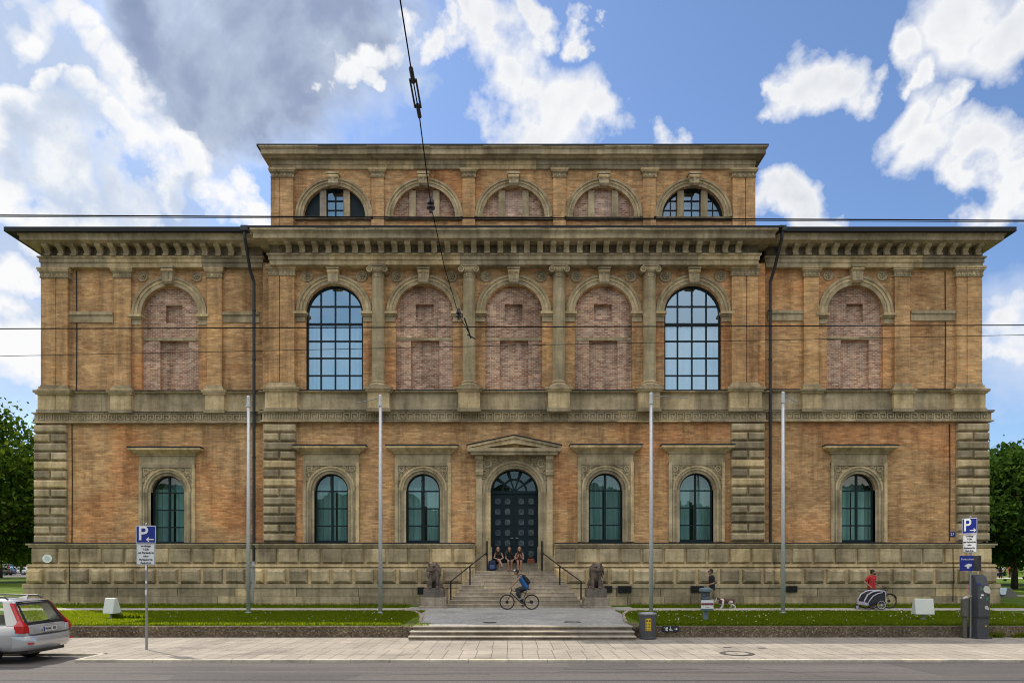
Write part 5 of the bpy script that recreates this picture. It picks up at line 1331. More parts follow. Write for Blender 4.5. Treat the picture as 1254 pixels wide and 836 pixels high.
# flag poles
def flagpole(px, d, label, top, arm):
    o = thing('flag_pole', label, 'flag pole', (X(px, d), d, Zl), 0, 'white flag poles before the museum')
    H = Z(top, d)-Zl
    mb = MB(); mb.tube([(0, 0, -.05), (0, 0, H*.5), (0, 0, H)], [.082, .074, .06], 14); mb.build('pole', M['white_pole'], o, smooth=True)
    mb = MB(); mb.lathe([(.13, -.02), (.13, .05), (.09, .08)], 0, 0, 14); mb.build('foot_collar', M['steel'], o)
    mb = MB(); mb.lathe([(.085, H-.45), (.085, H-.33), (.07, H-.32), (.07, H-.02), (.05, H+.02), (0, H+.03)], 0, 0, 12); mb.build('head', M['white_pole'], o)
    if arm:
        mb = MB(); mb.tube([(0, 0, H-.08)] + [(arm[0]*t, -.02, H-.1+arm[1]*t - .02*math.sin(PI*t)) for t in (.3, .6, 1)], .018, 6); mb.build('arm', M['steel'], o)
    mb = MB(); mb.tube([(.09, -.05, H-.3), (.10, -.06, H*.5), (.09, -.06, 1.1)], .005, 4); mb.tube([(.07, -.04, 1.0), (.11, -.07, 1.2)], .012, 5); mb.build('halyard', M['steel'], o)
flagpole(304.3, 28.3, 'white flag pole beside the downpipe behind the tall lone parking sign', 485, None)
flagpole(465.8, 28.2, 'white flag pole with crossarm between the stone lion and the downpipe', 484, (-1.05, -.22))
flagpole(797.2, 27.9, 'white flag pole rising directly behind the round trash bin', 481, (1.55, -.10))
flagpole(958.8, 28.3, 'white flag pole without crossarm beside the downpipe behind the bulldog', 480, (.55, -.32))

# overhead tram wires
wm = plain('wire_black', (0.010, 0.009, 0.009), 0.9, 0.0, spec=.05)
def wire(name, label, d, z0, z1, r, zl=0.0, mid=0.0):
    mb = MB(); a, b = -FP*.0-d*.75, d*.75
    pts = []
    for i in range(-40, 41):
        x = i*1.5; t = (x-a)/(b-a); z = z0+(z1-z0)*max(-.5, min(1.5, t)) + .0
        z -= mid*4*max(0, min(1, t))*(1-max(0, min(1, t))); pts.append((x, d, z))
    mb.tube(pts, r, 6); o = mb.build(name, wm); tag(o, label, 'wire'); return o
d1, d2, d3 = 6.73, 9.69, 10.5
wire('tram_wire', 'thick black overhead tram wire crossing the attic lunettes', d1, Z(263.5, d1), Z(270, d1), .0065)
wire('contact_wire', 'second thin black wire just under the thick tram wire', d1+.25, Z(265.3, d1+.25), Z(272, d1+.25), .0035)
wire('tram_wire', 'black overhead tram wire crossing the tall arched upper windows', d2, Z(402.5, d2), Z(398, d2), .0075, mid=.0)
wire('support_wire', 'thinnest black wire sagging below the tram wire across the upper windows', d3, Z(436, d3), Z(410, d3), .0042)
zs_ = HC + 3.52
o = thing('span_wire', 'black span wire with turnbuckle and insulators hanging over the street in front of the museum', 'wire', (-1.1, 0, zs_))
def ob(px, py, d): return Vector((X(px, d)+1.1, d, Z(py, d)-zs_))
mb = MB(); mb.tube([(.42, -20, .6), (.41, 0, .12), ob(490, 0, 4.265), ob(504.3, 90, 4.9), ob(513, 138, 5.33), ob(527.5, 251, 6.73), ob(545, 330, 8.2), ob(562, 386, 9.66), ob(577, 412, 10.5)], .0052, 6); mb.build('cable', wm, o)
mb = MB()
pa, pb = ob(504.3, 90, 4.9), ob(513, 138, 5.33)
ax = (pb-pa).normalized(); sd = Vector((1, 0, 0))*.022
for s in (-1, 1): mb.tube([pa+ax*.06+sd*s, pb-ax*.06+sd*s], .008, 6)
mb.tube([pa-ax*.05, pa+ax*.09], .016, 8); mb.tube([pb-ax*.09, pb+ax*.05], .016, 8); mb.build('turnbuckle', M['iron'], o)
for px, py, d, sc_ in ((527.5, 251, 6.75, 1.0), (561.5, 385, 9.66, 1.0)):
    c = ob(px, py, d); mb = MB()
    mb.v = []; mb.lathe([(r_*.62, z_*.62) for r_, z_ in [(.0, .14), (.03, .13), (.03, .09), (.055, .07), (.06, .02), (.035, .0), (.07, -.03), (.07, -.055), (.03, -.07), (.03, -.12), (0, -.13)]], c.x, c.y, 12, caps=False)
    mb.v = [(a, b, z+c.z) for a, b, z in mb.v]; mb.build('insulator', plain('insulator_brown', (.035, .02, .018), .35), o)
c = ob(572, 401, 10.35); mb = MB(); mb.tube([c+Vector((-.03, -.2, .08)), c+Vector((.05, .12, -.12))], .012, 6); mb.tube([c+Vector((-.0, .0, -.1)), c+Vector((.12, .1, -.14))], .010, 6); mb.build('clamp', M['iron'], o)

# manhole covers
def manhole(name, px, py, z, r, label, cat='manhole cover', sq=False):
    s = (py-HZ)/(HC-z); d = FP/s; mb = MB()
    if sq: mb.box(-r, r, -r*.8, r*.8, -.01, .006)
    else: mb.lathe([(r, -.01), (r, .006), (r*.86, .0065)], 0, 0, 28); mb.torus((0, 0, .004), r*.93, .012, 'z', 28, 6)
    o = mb.build(name, plain('cast_iron', (.06, .055, .05), .7), None, (X(px, d), d, z+.002)); tag(o, label, cat)
    if not sq and r > .3:
        mb = MB(); mb.lathe([(0, .0062), (r*.66, .0085)], 0, 0, 24, caps=False); mb.build('concrete_inlay', M['walk'], o)
manhole('manhole_cover', 902.5, 799.8, Z_WALK, .46, 'large round manhole cover with concrete centre in the sidewalk slabs')
manhole('valve_cover', 891, 792.3, Z_WALK, .11, 'small dark valve cover in the sidewalk directly above the large manhole', 'valve cover', True)
manhole('valve_cover', 932.8, 793, Z_WALK, .11, 'small dark valve cover in the sidewalk further from the trash bin', 'valve cover', True)
manhole('manhole_cover', 599.6, 762, za_, .25, 'small round manhole cover in the setts below the cyclist front wheel')
manhole('manhole_cover', 701, 761.3, za_, .31, 'dark round manhole cover in the setts nearer the trash bin')

# panel stand in the park
d = 41.6; o = thing('info_stand', 'grey concrete info stand with slanted white panel behind the museum corner in the park', 'info stand', (X(1226, d), d, Zl), 0)
mb = MB(); mb.prism([(-.40, 0), (.75, 0), (.72, .25), (.40, .60), (-.10, .62)], -.3, .3); mb.build('block', plain('grey_concrete', (.16, .15, .135), .8), o)
mb = MB(); mb.shell([(-.62, -.34, .58), (.12, -.34, .60), (-.02, -.42, .22), (-.28, -.42, .20), (-.62, -.29, .60), (.12, -.29, .62), (-.02, -.36, .24), (-.28, -.36, .22)], [(0,1,2,3), (4,7,6,5), (0,4,5,1), (1,5,6,2), (2,6,7,3), (3,7,4,0)]); mb.build('panel', plain('pale_panel', (.5, .6, .68), .4), o)
mb = MB(); mb.face([(28, 43.2, Zl+.012), (120, 43.2, Zl+.012), (120, 44.6, Zl+.012), (28, 44.6, Zl+.012)]); mb.face([(28, 95, Zl+.012), (300, 95, Zl+.012), (300, 103, Zl+.012), (28, 103, Zl+.012)]); struct('path', mb, M['gravel'], fix=False)
mb = MB(); mb.face([(-400, 106, Zl+.012), (-30, 106, Zl+.012), (-30, 150, Zl+.012), (-400, 150, Zl+.012)]); struct('road', mb, M['asphalt'], fix=False)

# =====================================================================  cars
def car_paint(name, c, metal=.0): 
    m, nt, out = new_mat(name); n = noise(nt, objco(nt), 30, 2)
    r = ramp(nt, n, [(.3, tuple(k*.96 for k in c)), (.7, tuple(k*1.04 for k in c))]).outputs[0]
    principled(nt, out, r, .22, metal, coat=1.0); return m
M['silver'] = car_paint('silver_paint', (.46, .465, .475), .35)
M['lamp_red'] = plain('tail_lamp_red', (.42, .006, .008), .18, coat=.5)
M['lamp_clear'] = plain('clear_lamp', (.42, .42, .44), .15, coat=.5)
M['trim'] = plain('black_trim', (.018, .018, .02), .45)
M['cabin'] = plain('cabin_fabric', (.03, .03, .032), .9)

def estate_car(name, label, loc, rz, paint, detail=True, sy=1.0, group=None, h=1.50):
    """x runs from the tail (0) to the nose (4.55); y is the half width."""
    t = thing(name, label, 'car', loc, rz, group)
    # lower body: rings of a loft, closed at both ends
    S = [(0.03, .60, .40, .66, .70), (0.0, .74, .36, .70, .76), (.05, .83, .30, .70, .98), (.22, .885, .26, .68, 1.00), (.7, .90, .24, .66, .98), (1.6, .91, .23, .64, .96), (2.9, .90, .23, .64, .93), (3.6, .88, .24, .62, .88), (4.2, .82, .26, .56, .76), (4.5, .70, .30, .50, .66), (4.58, .50, .34, .48, .58)]
    mb = MB(); R = []
    for x, w, zb, zm, zt in S:
        R.append([(x, -w*.80, zb), (x, -w*.97, zb+.10), (x, -w, zm-.02), (x, -w*.985, zm+.10*(zt-zm)/.3), (x, -w*.93, zt-.03), (x, -w*.86, zt), (x, 0, zt+.01), (x, w*.86, zt), (x, w*.93, zt-.03), (x, w*.985, zm+.10*(zt-zm)/.3), (x, w, zm-.02), (x, w*.97, zb+.10), (x, w*.80, zb)])
    n = len(R[0]); pts = [p for r in R for p in r]; fs = []
    for i in range(len(R)-1):
        for j in range(n):
            a = i*n+j; b = i*n+(j+1) % n; fs.append((a, b, b+n, a+n))
    fs.append(tuple(range(n-1, -1, -1))); fs.append(tuple((len(R)-1)*n+j for j in range(n)))
    mb.shell(pts, fs); o = mb.build('body', paint, t, smooth=True)
    sm = o.modifiers.new('smooth', 'SUBSURF'); sm.levels = sm.render_levels = 2
    # roof and pillars
    zr = h
    mb = MB(); rr = []
    for x, w, z in ((.42, .60, zr-.10), (.50, .64, zr-.035), (.9, .665, zr), (1.8, .67, zr+.015), (2.6, .65, zr-.01), (3.0, .60, zr-.08)):
        rr.append([(x, -w, z-.075), (x, -w*.97, z-.02), (x, -w*.6, z+.012), (x, 0, z+.02), (x, w*.6, z+.012), (x, w*.97, z-.02), (x, w, z-.075), (x, 0, z-.06)])
    n = 8; pts = [p for r in rr for p in r]; fs = []
    for i in range(len(rr)-1):
        for j in range(n): a = i*n+j; b = i*n+(j+1) % n; fs.append((a, b, b+n, a+n))
    fs.append(tuple(range(n-1, -1, -1))); fs.append(tuple((len(rr)-1)*n+j for j in range(n)))
    mb.shell(pts, fs); o = mb.build('roof', paint, t, smooth=True)
    def bar(a, b, w0, w1, th):
        A, B = Vector(a), Vector(b); mb = MB()
        mb.shell([A+Vector((-w0, -th, 0)), A+Vector((w0, -th, 0)), A+Vector((w0, th, 0)), A+Vector((-w0, th, 0)), B+Vector((-w1, -th, 0)), B+Vector((w1, -th, 0)), B+Vector((w1, th, 0)), B+Vector((-w1, th, 0))], [(0,3,2,1), (4,5,6,7), (0,1,5,4), (1,2,6,5), (2,3,7,6), (3,0,4,7)]); mb.build('pillar', paint, t)
    for s in (-1, 1):
        bar((.34, s*.80, .95), (.62, s*.625, zr-.06), .17, .11, .025)       # rear pillar
        bar((1.35, s*.84, .95), (1.45, s*.65, zr-.05), .05, .04, .02); bar((2.45, s*.83, .93), (2.40, s*.63, zr-.05), .05, .04, .02); bar((3.45, s*.78, .90), (2.9, s*.60, zr-.09), .06, .05, .02)
    # panes
    mb = MB()
    def pane(a, b, c, d_): mb.face([a, b, c, d_])
    for s in (-1, 1):
        pane((.50, s*.815, .97), (1.32, s*.845, .97), (1.42, s*.652, zr-.09), (.76, s*.645, zr-.10)); pane((1.38, s*.845, .97), (2.42, s*.835, .95), (2.38, s*.635, zr-.09), (1.48, s*.655, zr-.09)); pane((2.48, s*.835, .95), (3.36, s*.785, .92), (2.86, s*.605, zr-.12), (2.42, s*.632, zr-.09))
    mb.build('side_window', M['glass_car'], t, fix=False)
    mb = MB(); mb.face([(.10, -.70, .985), (.10, .70, .985), (.44, .57, zr-.075), (.44, -.57, zr-.075)]); rw = mb.build('rear_window', M['glass_car'], t, fix=False)
    mb = MB(); mb.face([(3.62, -.72, .90), (3.62, .72, .90), (2.92, .57, zr-.10), (2.92, -.57, zr-.10)]); mb.build('windscreen', M['glass_car'], t, fix=False)
    mb = MB()
    q = [(.09, -.73, .965), (.09, .73, .965), (.445, .60, zr-.06), (.445, -.60, zr-.06)]; q2 = [(.115, -.64, 1.035), (.115, .64, 1.035), (.405, .535, zr-.135), (.405, -.535, zr-.135)]
    for i in range(4): j = (i+1) % 4; mb.face([tuple(Vector(q[i])-Vector((.006, 0, 0))), tuple(Vector(q[j])-Vector((.006, 0, 0))), tuple(Vector(q2[j])-Vector((.008, 0, 0))), tuple(Vector(q2[i])-Vector((.008, 0, 0)))])
    mb.tube([(.10, .25, 1.02), (.10, -.28, 1.06)], .012, 6)
    mb.build('window_seal', M['trim'], rw, fix=False)
    # interior
    mb = MB()
    for x in (1.25, 2.3):
        for s in (-1, 1): mb.box(x, x+.14, s*.38-.24, s*.38+.24, .7, 1.16); mb.box(x+.02, x+.11, s*.38-.12, s*.38+.12, 1.16, 1.34)
    mb.box(.3, 3.4, -.7, .7, .62, .66); mb.build('seats', M['cabin'], t, bevel=.03)
    # tail lamps climb the rear pillars
    for s in (-1, 1):
        mb = MB()
        P = [((.42, s*.645, zr-.09), (.53, s*.69, zr-.09)), ((.27, s*.72, 1.27), (.37, s*.765, 1.26)), ((.13, s*.765, 1.08), (.24, s*.825, 1.06)), ((.015, s*.745, .95), (.25, s*.895, .955)), ((-.012, s*.71, .78), (.22, s*.912, .78))]
        mid = [Vector(((a[0]*.35+b[0]*.15)*1.0 + .0, max(abs(a[1]), abs(b[1]))*s*1.005, (a[2]+b[2])/2)) for a, b in P]
        pts = []
        for (a, b), m_ in zip(P, mid):
            m_ = Vector((a[0]+.02, b[1]*.985, a[2])); pts += [a, tuple(m_), b]
        fs = []
        for i in range(4):
            for j in range(2): k_ = i*3+j; fs.append((k_, k_+1, k_+4, k_+3))
        mb.shell(pts, fs)
        mb.shell([tuple(Vector(p)+Vector((.06, -s*.06, 0))) for p in pts], fs)
        lo = mb.build('tail_light', M['lamp_red'], t, smooth=False, fix=False)
        mb = MB(); mb.shell([(-.022, s*.735, .76), (-.022, s*.62, .76), (-.018, s*.66, .93), (-.018, s*.72, .93), (.02, s*.735, .76), (.02, s*.62, .76), (.02, s*.66, .93), (.02, s*.72, .93)], [(0,1,2,3), (4,7,6,5), (0,4,5,1), (1,5,6,2), (2,6,7,3), (3,7,4,0)]); mb.build('reverse_lamp', M['lamp_clear'], lo)
    # bumper and trim
    mb = MB(); B = [(.30, .915), (.10, .885), (-.03, .80), (-.10, .60), (-.13, .3), (-.135, 0)]
    path = [(x, -y) for x, y in B] + [(x, y) for x, y in B[-2::-1]]
    prof = [(.02, .70), (-.0, .66), (-.015, .56), (.0, .44), (.05, .36), (.12, .34)]
    pts = []; n = len(prof)
    for x, y in path: pts += [(x+p, y*(1-.12*p), z) for p, z in prof]
    fs = [(i*n+j, i*n+j+1, (i+1)*n+j+1, (i+1)*n+j) for i in range(len(path)-1) for j in range(n-1)]
    mb.shell(pts, fs); b = mb.build('bumper', paint, t, smooth=True)
    mb = MB()
    for s in (-1, 1): mb.box(-.085, .02, s*.66-.15, s*.66+.15, .50, .545)
    mb.build('reflector', M['lamp_red'], b)
    mb = MB(); mb.box(.06, .7, -.68, .68, .25, .335); mb.build('diffuser', M['trim'], b)
    mb = MB(); mb.box(-.022, -.005, -.64, .64, .712, .722); mb.build('tailgate_gap', M['trim'], t)
    mb = MB(); mb.box(-.030, -.018, -.26, .26, .78, .89); pl = mb.build('number_plate', M['white_sign'], t)
    if detail:
        mb = MB(); mb.box(-.033, -.030, .205, .26, .782, .888); mb.build('country_band', M['blue_sign'], pl)
        me = text_mesh('M MC 305', .095, bold=.002); me.materials.clear(); me.materials.append(M['ink']); tx = link('plate_lettering', me, pl, (-.034, -.02, .834)); tx.rotation_euler = (0, 0, -PI/2)
        mb = MB(); mb.box(-.035, -.012, -.30, .30, .905, .925); mb.build('tailgate_handle', M['silver'], t)
        mb = MB(); x = .42
        for i in range(5): mb.box(-.020+.0, -.012, .16-.075*i-.025, .16-.075*i+.025, .945, .972)
        mb.build('badge_letters', M['steel'], t)
        for s in (-1, 1):
            mb = MB(); mb.tube([(.62, s*.60, zr-.01), (.72, s*.60, zr+.055), (1.6, s*.61, zr+.075), (2.4, s*.59, zr+.05), (2.5, s*.59, zr)], .02, 8); mb.build('roof_rail', M['trim'], t)
        mb = MB(); mb.shell([(.56, -.035, zr-.01), (.56, .035, zr-.01), (.80, .03, zr+.02), (.80, -.03, zr+.02), (.55, 0, zr+.085)], [(0,1,2,3), (0,4,1), (1,4,2), (2,4,3), (3,4,0)]); mb.build('roof_fin', paint, t)
        mb = MB(); mb.tube([(.50, -.45, zr-.03), (.46, -.45, zr+.10)], .006, 5); mb.build('aerial', M['trim'], t)
    # wheels
    for x in (1.02, 3.66):
        for s in (-1, 1):
            mb = MB(); mb.v = []; mb.tube([(x, s*.62, .31), (x, s*.83, .31)], .30, 24); mb.torus((x, s*.725, .31), .265, .055, 'y', 28, 8); w_ = mb.build('wheel', M['black'], t)
            mb = MB()
            for k_ in range(10):
                a = 2*PI*k_/10; mb.prism([(x+.05*math.cos(a-.3), .31+.05*math.sin(a-.3)), (x+.05*math.cos(a+.3), .31+.05*math.sin(a+.3)), (x+.19*math.cos(a+.09), .31+.19*math.sin(a+.09)), (x+.19*math.cos(a-.09), .31+.19*math.sin(a-.09))], min(s*.835, s*.85), max(s*.835, s*.85))
            mb.ring(x, .31, .18, .215, min(s*.83, s*.855), max(s*.83, s*.855), 0, 2*PI, 28); mb.build('rim', M['steel'], w_)
            mb = MB(); mb.ring(x, .31, .325, .375, min(s*.80, s*.918), max(s*.80, s*.918), -.1, PI+.1, 20); mb.build('wheel_arch', M['trim'], t)
    return t
car = estate_car('estate_car', 'silver estate car with tall red tail lamps parked at the kerb', (-11.97, 17.66, 0.0), PI, M['silver'], h=1.60)
# cars far across the park
def far_car(label, px, d, rz, col, h):
    c = estate_car('parked_car', label, (X(px, d), d, Zl+.012), rz, car_paint('far_paint', col), False, h=h); return c
far_car('dark green off-road car at the far road beyond the lawn, at the photo edge', 16.5, 122, PI, (.012, .018, .016), 1.95)
far_car('white car at the far road beside the museum corner', 37, 126, PI+.5, (.72, .73, .74), 1.5)
far_car('blue grey car half hidden between the dark off-road car and the white car', 23, 134, PI+.2, (.12, .16, .24), 1.5)
# =====================================================================  figures
def capsule(mb, a, b, ra, rb=None, n=10):
    rb = ra if rb is None else rb; a, b = Vector(a), Vector(b)
    t = (b-a); ln = t.length; t = t.normalized() if ln > 1e-6 else Vector((0, 0, 1))
    pts, rs = [], []
    for k_ in range(4): q = PI/2*(1-k_/4.0); pts.append(a - t*ra*math.sin(q)); rs.append(max(ra*math.cos(q), ra*.08))
    pts.append(a); rs.append(ra)
    if ln > 1e-6: pts.append(b); rs.append(rb)
    for k_ in range(1, 5): q = PI/2*k_/4.0; pts.append(b + t*rb*math.sin(q)); rs.append(max(rb*math.cos(q), rb*.08))
    mb.tube(pts, rs, n)
def ellip(mb, c, r, n=12):
    prof = []; i0 = len(mb.v)
    for k_ in range(9): q = -PI/2 + PI*k_/8; prof.append((max(math.cos(q), .02), math.sin(q)))
    mb.lathe(prof, 0, 0, n); mb.v[i0:] = [(c[0]+x*r[0], c[1]+y*r[1], c[2]+z*r[2]) for x, y, z in mb.v[i0:]]

def fuse(name, mb, voxel, mats, parent=None, loc=(0,0,0), paint=None, smooth_it=2):
    """union of overlapping volumes as one continuous skin."""
    me = bpy.data.meshes.new('tmp'); me.from_pydata(mb.v, [], mb.f); bm = bmesh.new(); bm.from_mesh(me); bmesh.ops.recalc_face_normals(bm, faces=bm.faces[:]); bm.to_mesh(me); bm.free()
    o = bpy.data.objects.new('tmp', me); COL.objects.link(o)
    r = o.modifiers.new('r', 'REMESH'); r.mode = 'VOXEL'; r.voxel_size = voxel; r.use_smooth_shade = True
    s = o.modifiers.new('s', 'SMOOTH'); s.factor = .5; s.iterations = smooth_it
    dg = bpy.context.evaluated_depsgraph_get(); dg.update()
    nm = bpy.data.meshes.new_from_object(o.evaluated_get(dg)); nm.name = name
    bpy.data.objects.remove(o); bpy.data.meshes.remove(me)
    nm.materials.clear()
    for m in (mats if isinstance(mats, (list, tuple)) else [mats]): nm.materials.append(m)
    if paint:
        for p in nm.polygons: p.material_index = paint(p.center)
    return link(name, nm, parent, loc)

SKIN = plain('skin', (.38, .22, .15), .55, var=.06); SKIN_T = plain('tanned_skin', (.30, .165, .10), .55, var=.06)
EYE = plain('eye_dark', (.03, .022, .02), .3); LIP = plain('lips', (.30, .11, .09), .5)
def cloth(name, c): return plain(name, c, .85, var=.18, scale=9)
C_BLACK = cloth('black_cloth', (.012, .012, .014)); C_RED = cloth('red_cloth', (.46, .022, .026)); C_BLUE = cloth('blue_cloth', (.012, .085, .26)); C_KHAKI = cloth('khaki_cloth', (.19, .155, .10)); C_DGREY = cloth('charcoal_cloth', (.032, .032, .036)); C_FLORAL = cloth('rose_cloth', (.16, .07, .07)); C_WHITE = cloth('white_cloth', (.7, .7, .7)); C_BROWN = cloth('brown_leather', (.17, .045, .022)); C_NAVY = cloth('navy_cloth', (.012, .02, .06)); C_PINK = cloth('pink_cloth', (.52, .33, .36))
HAIR_D = plain('dark_hair', (.014, .010, .008), .6); HAIR_B = plain('brown_hair', (.055, .026, .014), .6)

def lerp(a, b, t): return tuple(a[i]+(b[i]-a[i])*t for i in range(3))
def hand(mb, wr, d, up, s):
    """palm with four unequal curled fingers and a thumb off its side."""
    w = Vector(wr); d = Vector(d).normalized(); u = Vector(up); u = (u-d*u.dot(d)).normalized(); side = d.cross(u)*s
    capsule(mb, w, w+d*.075, .030, .034, 8)
    for k_, (off, ln) in enumerate(((-.027, .070), (-.009, .080), (.009, .074), (.027, .056))):
        b = w+d*.085+side*off; m_ = b+d*ln*.5-u*.008; e = m_+d*ln*.30-u*ln*.42
        capsule(mb, b-d*.02, m_, .0095, .009, 6); capsule(mb, m_, e, .009, .008, 6)
    b = w+d*.03-side*.03; m_ = b+d*.03-side*.025-u*.01; capsule(mb, b, m_, .012, .0105, 6); capsule(mb, m_, m_+d*.03-u*.012, .0105, .009, 6)

def body(mb, J, k=1.0, female=False, face=(1, 0, 0), bare=False):
    V_ = Vector
    hd = V_(J['head']); f = V_(face).normalized(); up = (hd-V_(J['neck'])).normalized(); up = (up*.4+V_((0, 0, 1))*.6).normalized(); rt = f.cross(up).normalized(); f = up.cross(rt)
    capsule(mb, hd-up*.02-f*.012, hd+up*.045-f*.012, .078, .085)
    capsule(mb, hd-up*.075+f*.025, hd-up*.02+f*.03, .052, .062)
    capsule(mb, hd+f*.085+up*.005, hd+f*.103-up*.022, .011, .015, 6)
    capsule(mb, hd+f*.082-up*.053-rt*.016, hd+f*.082-up*.053+rt*.016, .011, .011, 6)
    capsule(mb, hd+f*.075-up*.092, hd+f*.07-up*.092, .022, .022, 6)
    for s in (-1, 1): capsule(mb, hd+rt*s*.083-f*.01+up*.01, hd+rt*s*.083-f*.014-up*.025, .014, .010, 6)
    capsule(mb, J['neck'], hd-up*.05-f*.01, .052, .05)
    sh = [V_(J['shL']), V_(J['shR'])]; hp = [V_(J['hipL']), V_(J['hipR'])]; ch = (sh[0]+sh[1])/2; pv = (hp[0]+hp[1])/2
    w = .86 if female else 1.0
    for i in (0, 1):
        a = sh[i]*.62+ch*.38; b = hp[i]*.9+pv*.1
        capsule(mb, a-(ch-pv).normalized()*.05, a*.5+b*.5, .098*w, .092*w); capsule(mb, a*.5+b*.5, b, .092*w, .105)
        capsule(mb, J['neck'], sh[i], .045, .052*w)
    capsule(mb, ch-(ch-pv).normalized()*.08, pv, .105*w, .112)
    for s, S in ((1, 'L'), (-1, 'R')):
        capsule(mb, J['sh'+S], J['el'+S], .050*w, .040*w); capsule(mb, J['el'+S], J['wr'+S], .040*w, .027*w)
        d = V_(J['wr'+S])-V_(J['el'+S]); d = V_(J.get('hd'+S, d)); hand(mb, J['wr'+S], d, J.get('hu'+S, (0, 0, 1)), s)
        capsule(mb, J['hip'+S], J['kn'+S], .086 if not female else .082, .056); capsule(mb, J['kn'+S], lerp(J['kn'+S], J['an'+S], .3), .055, .056); capsule(mb, lerp(J['kn'+S], J['an'+S], .3), J['an'+S], .055, .036)
        a = V_(J['an'+S]); t = V_(J['toe'+S]); capsule(mb, a-(t-a).normalized()*.03-V_((0, 0, .03)), t, .036, .027)

def face_paint(J, face):
    hd = Vector(J['head']); f = Vector(face).normalized(); up = Vector((0, 0, 1)); rt = f.cross(up).normalized()
    eyes = [hd+f*.083+up*.012+rt*s*.032 for s in (-1, 1)]; lip = hd+f*.092-up*.053
    def p(c):
        for e in eyes:
            if (c-e).length < .017: return 1
        return 2 if (c-lip).length < .017 else 0
    return p

def torso_garment(mb, J, off, w=1.0, sleeve=.5, hem=0.0):
    V_ = Vector; sh = [V_(J['shL']), V_(J['shR'])]; hp = [V_(J['hipL']), V_(J['hipR'])]; ch = (sh[0]+sh[1])/2; pv = (hp[0]+hp[1])/2; dn = (pv-ch).normalized()
    for i in (0, 1):
        a = sh[i]*.62+ch*.38; b = hp[i]*.9+pv*.1+dn*hem
        capsule(mb, a+dn*.05, a*.5+b*.5, .098*w+off, .092*w+off*1.4); capsule(mb, a*.5+b*.5, b, .092*w+off*1.4, .105+off*1.2)
        if sleeve >= 0: capsule(mb, lerp(J['neck'], sh[i], .35), sh[i], .045+off, .054*w+off)
        else: capsule(mb, lerp(J['neck'], sh[i], .45)+ V_((0,0,-.02)) if False else V_(lerp(J['neck'], sh[i], .45)), lerp(J['neck'], sh[i], .6), .05+off*.6, .05+off*.6)
    capsule(mb, ch+dn*.08, pv+dn*hem, .105*w+off, .112+off)
    if sleeve > 0:
        for S in 'LR': capsule(mb, J['sh'+S], lerp(J['sh'+S], J['el'+S], sleeve), .052*w+off, .048*w+off*1.5)
def leg_garment(mb, J, off, frac, flare=0.0):
    hp = [Vector(J['hipL']), Vector(J['hipR'])]; pv = (hp[0]+hp[1])/2; capsule(mb, pv+Vector((0, 0, .05)), pv, .115+off, .112+off)
    for S in 'LR':
        capsule(mb, J['hip'+S], lerp(J['hip'+S], J['kn'+S], min(1, frac)), .092+off, (.06 if frac >= 1 else .072)+off+flare)
        if frac > 1: capsule(mb, J['kn'+S], lerp(J['kn'+S], J['an'+S], frac-1), .06+off+flare, .045+off+flare)
def shoes(mb, J):
    for S in 'LR':
        a = Vector(J['an'+S]); t = Vector(J['toe'+S]); d = (t-a).normalized(); capsule(mb, a-d*.045-Vector((0, 0, .035)), t+d*.01, .045, .038); capsule(mb, a-Vector((0, 0, .03)), a+Vector((0, 0, .005)), .045, .045)
def hair_short(mb, J, face):
    hd = Vector(J['head']); f = Vector(face).normalized(); up = Vector((0, 0, 1))
    ellip(mb, hd+up*.052-f*.028, (.100, .093, .085)); ellip(mb, hd-f*.052+up*.0, (.07, .082, .085))
def hair_long(mb, J, face, ln=.34):
    hair_short(mb, J, face); hd = Vector(J['head']); f = Vector(face).normalized(); up = Vector((0, 0, 1)); rt = f.cross(up).normalized()
    for s in (-1, 0, 1): capsule(mb, hd-f*.05+rt*s*.055+up*.02, hd-f*(.075)+rt*s*.075-up*ln, .055, .04)
    for s in (-1, 1): capsule(mb, hd+rt*s*.078+f*.0+up*.03, hd+rt*s*.10+f*.03-up*ln*.85, .034, .026)

def figure(label, loc, rz, J, skin, face=(1, 0, 0), female=False, vox=.0095, group=None, sc=1.0):
    o = thing('person', label, 'person', loc, rz, group); o.scale = (sc, sc, sc)
    mb = MB(); body(mb, J, 1, female, face); fuse('body', mb, vox, [skin, EYE, LIP], o, paint=face_paint(J, face), smooth_it=1)
    return o
def wear(o, name, fn, mat, vox=.012): mb = MB(); fn(mb); return fuse(name, mb, vox, mat, o)

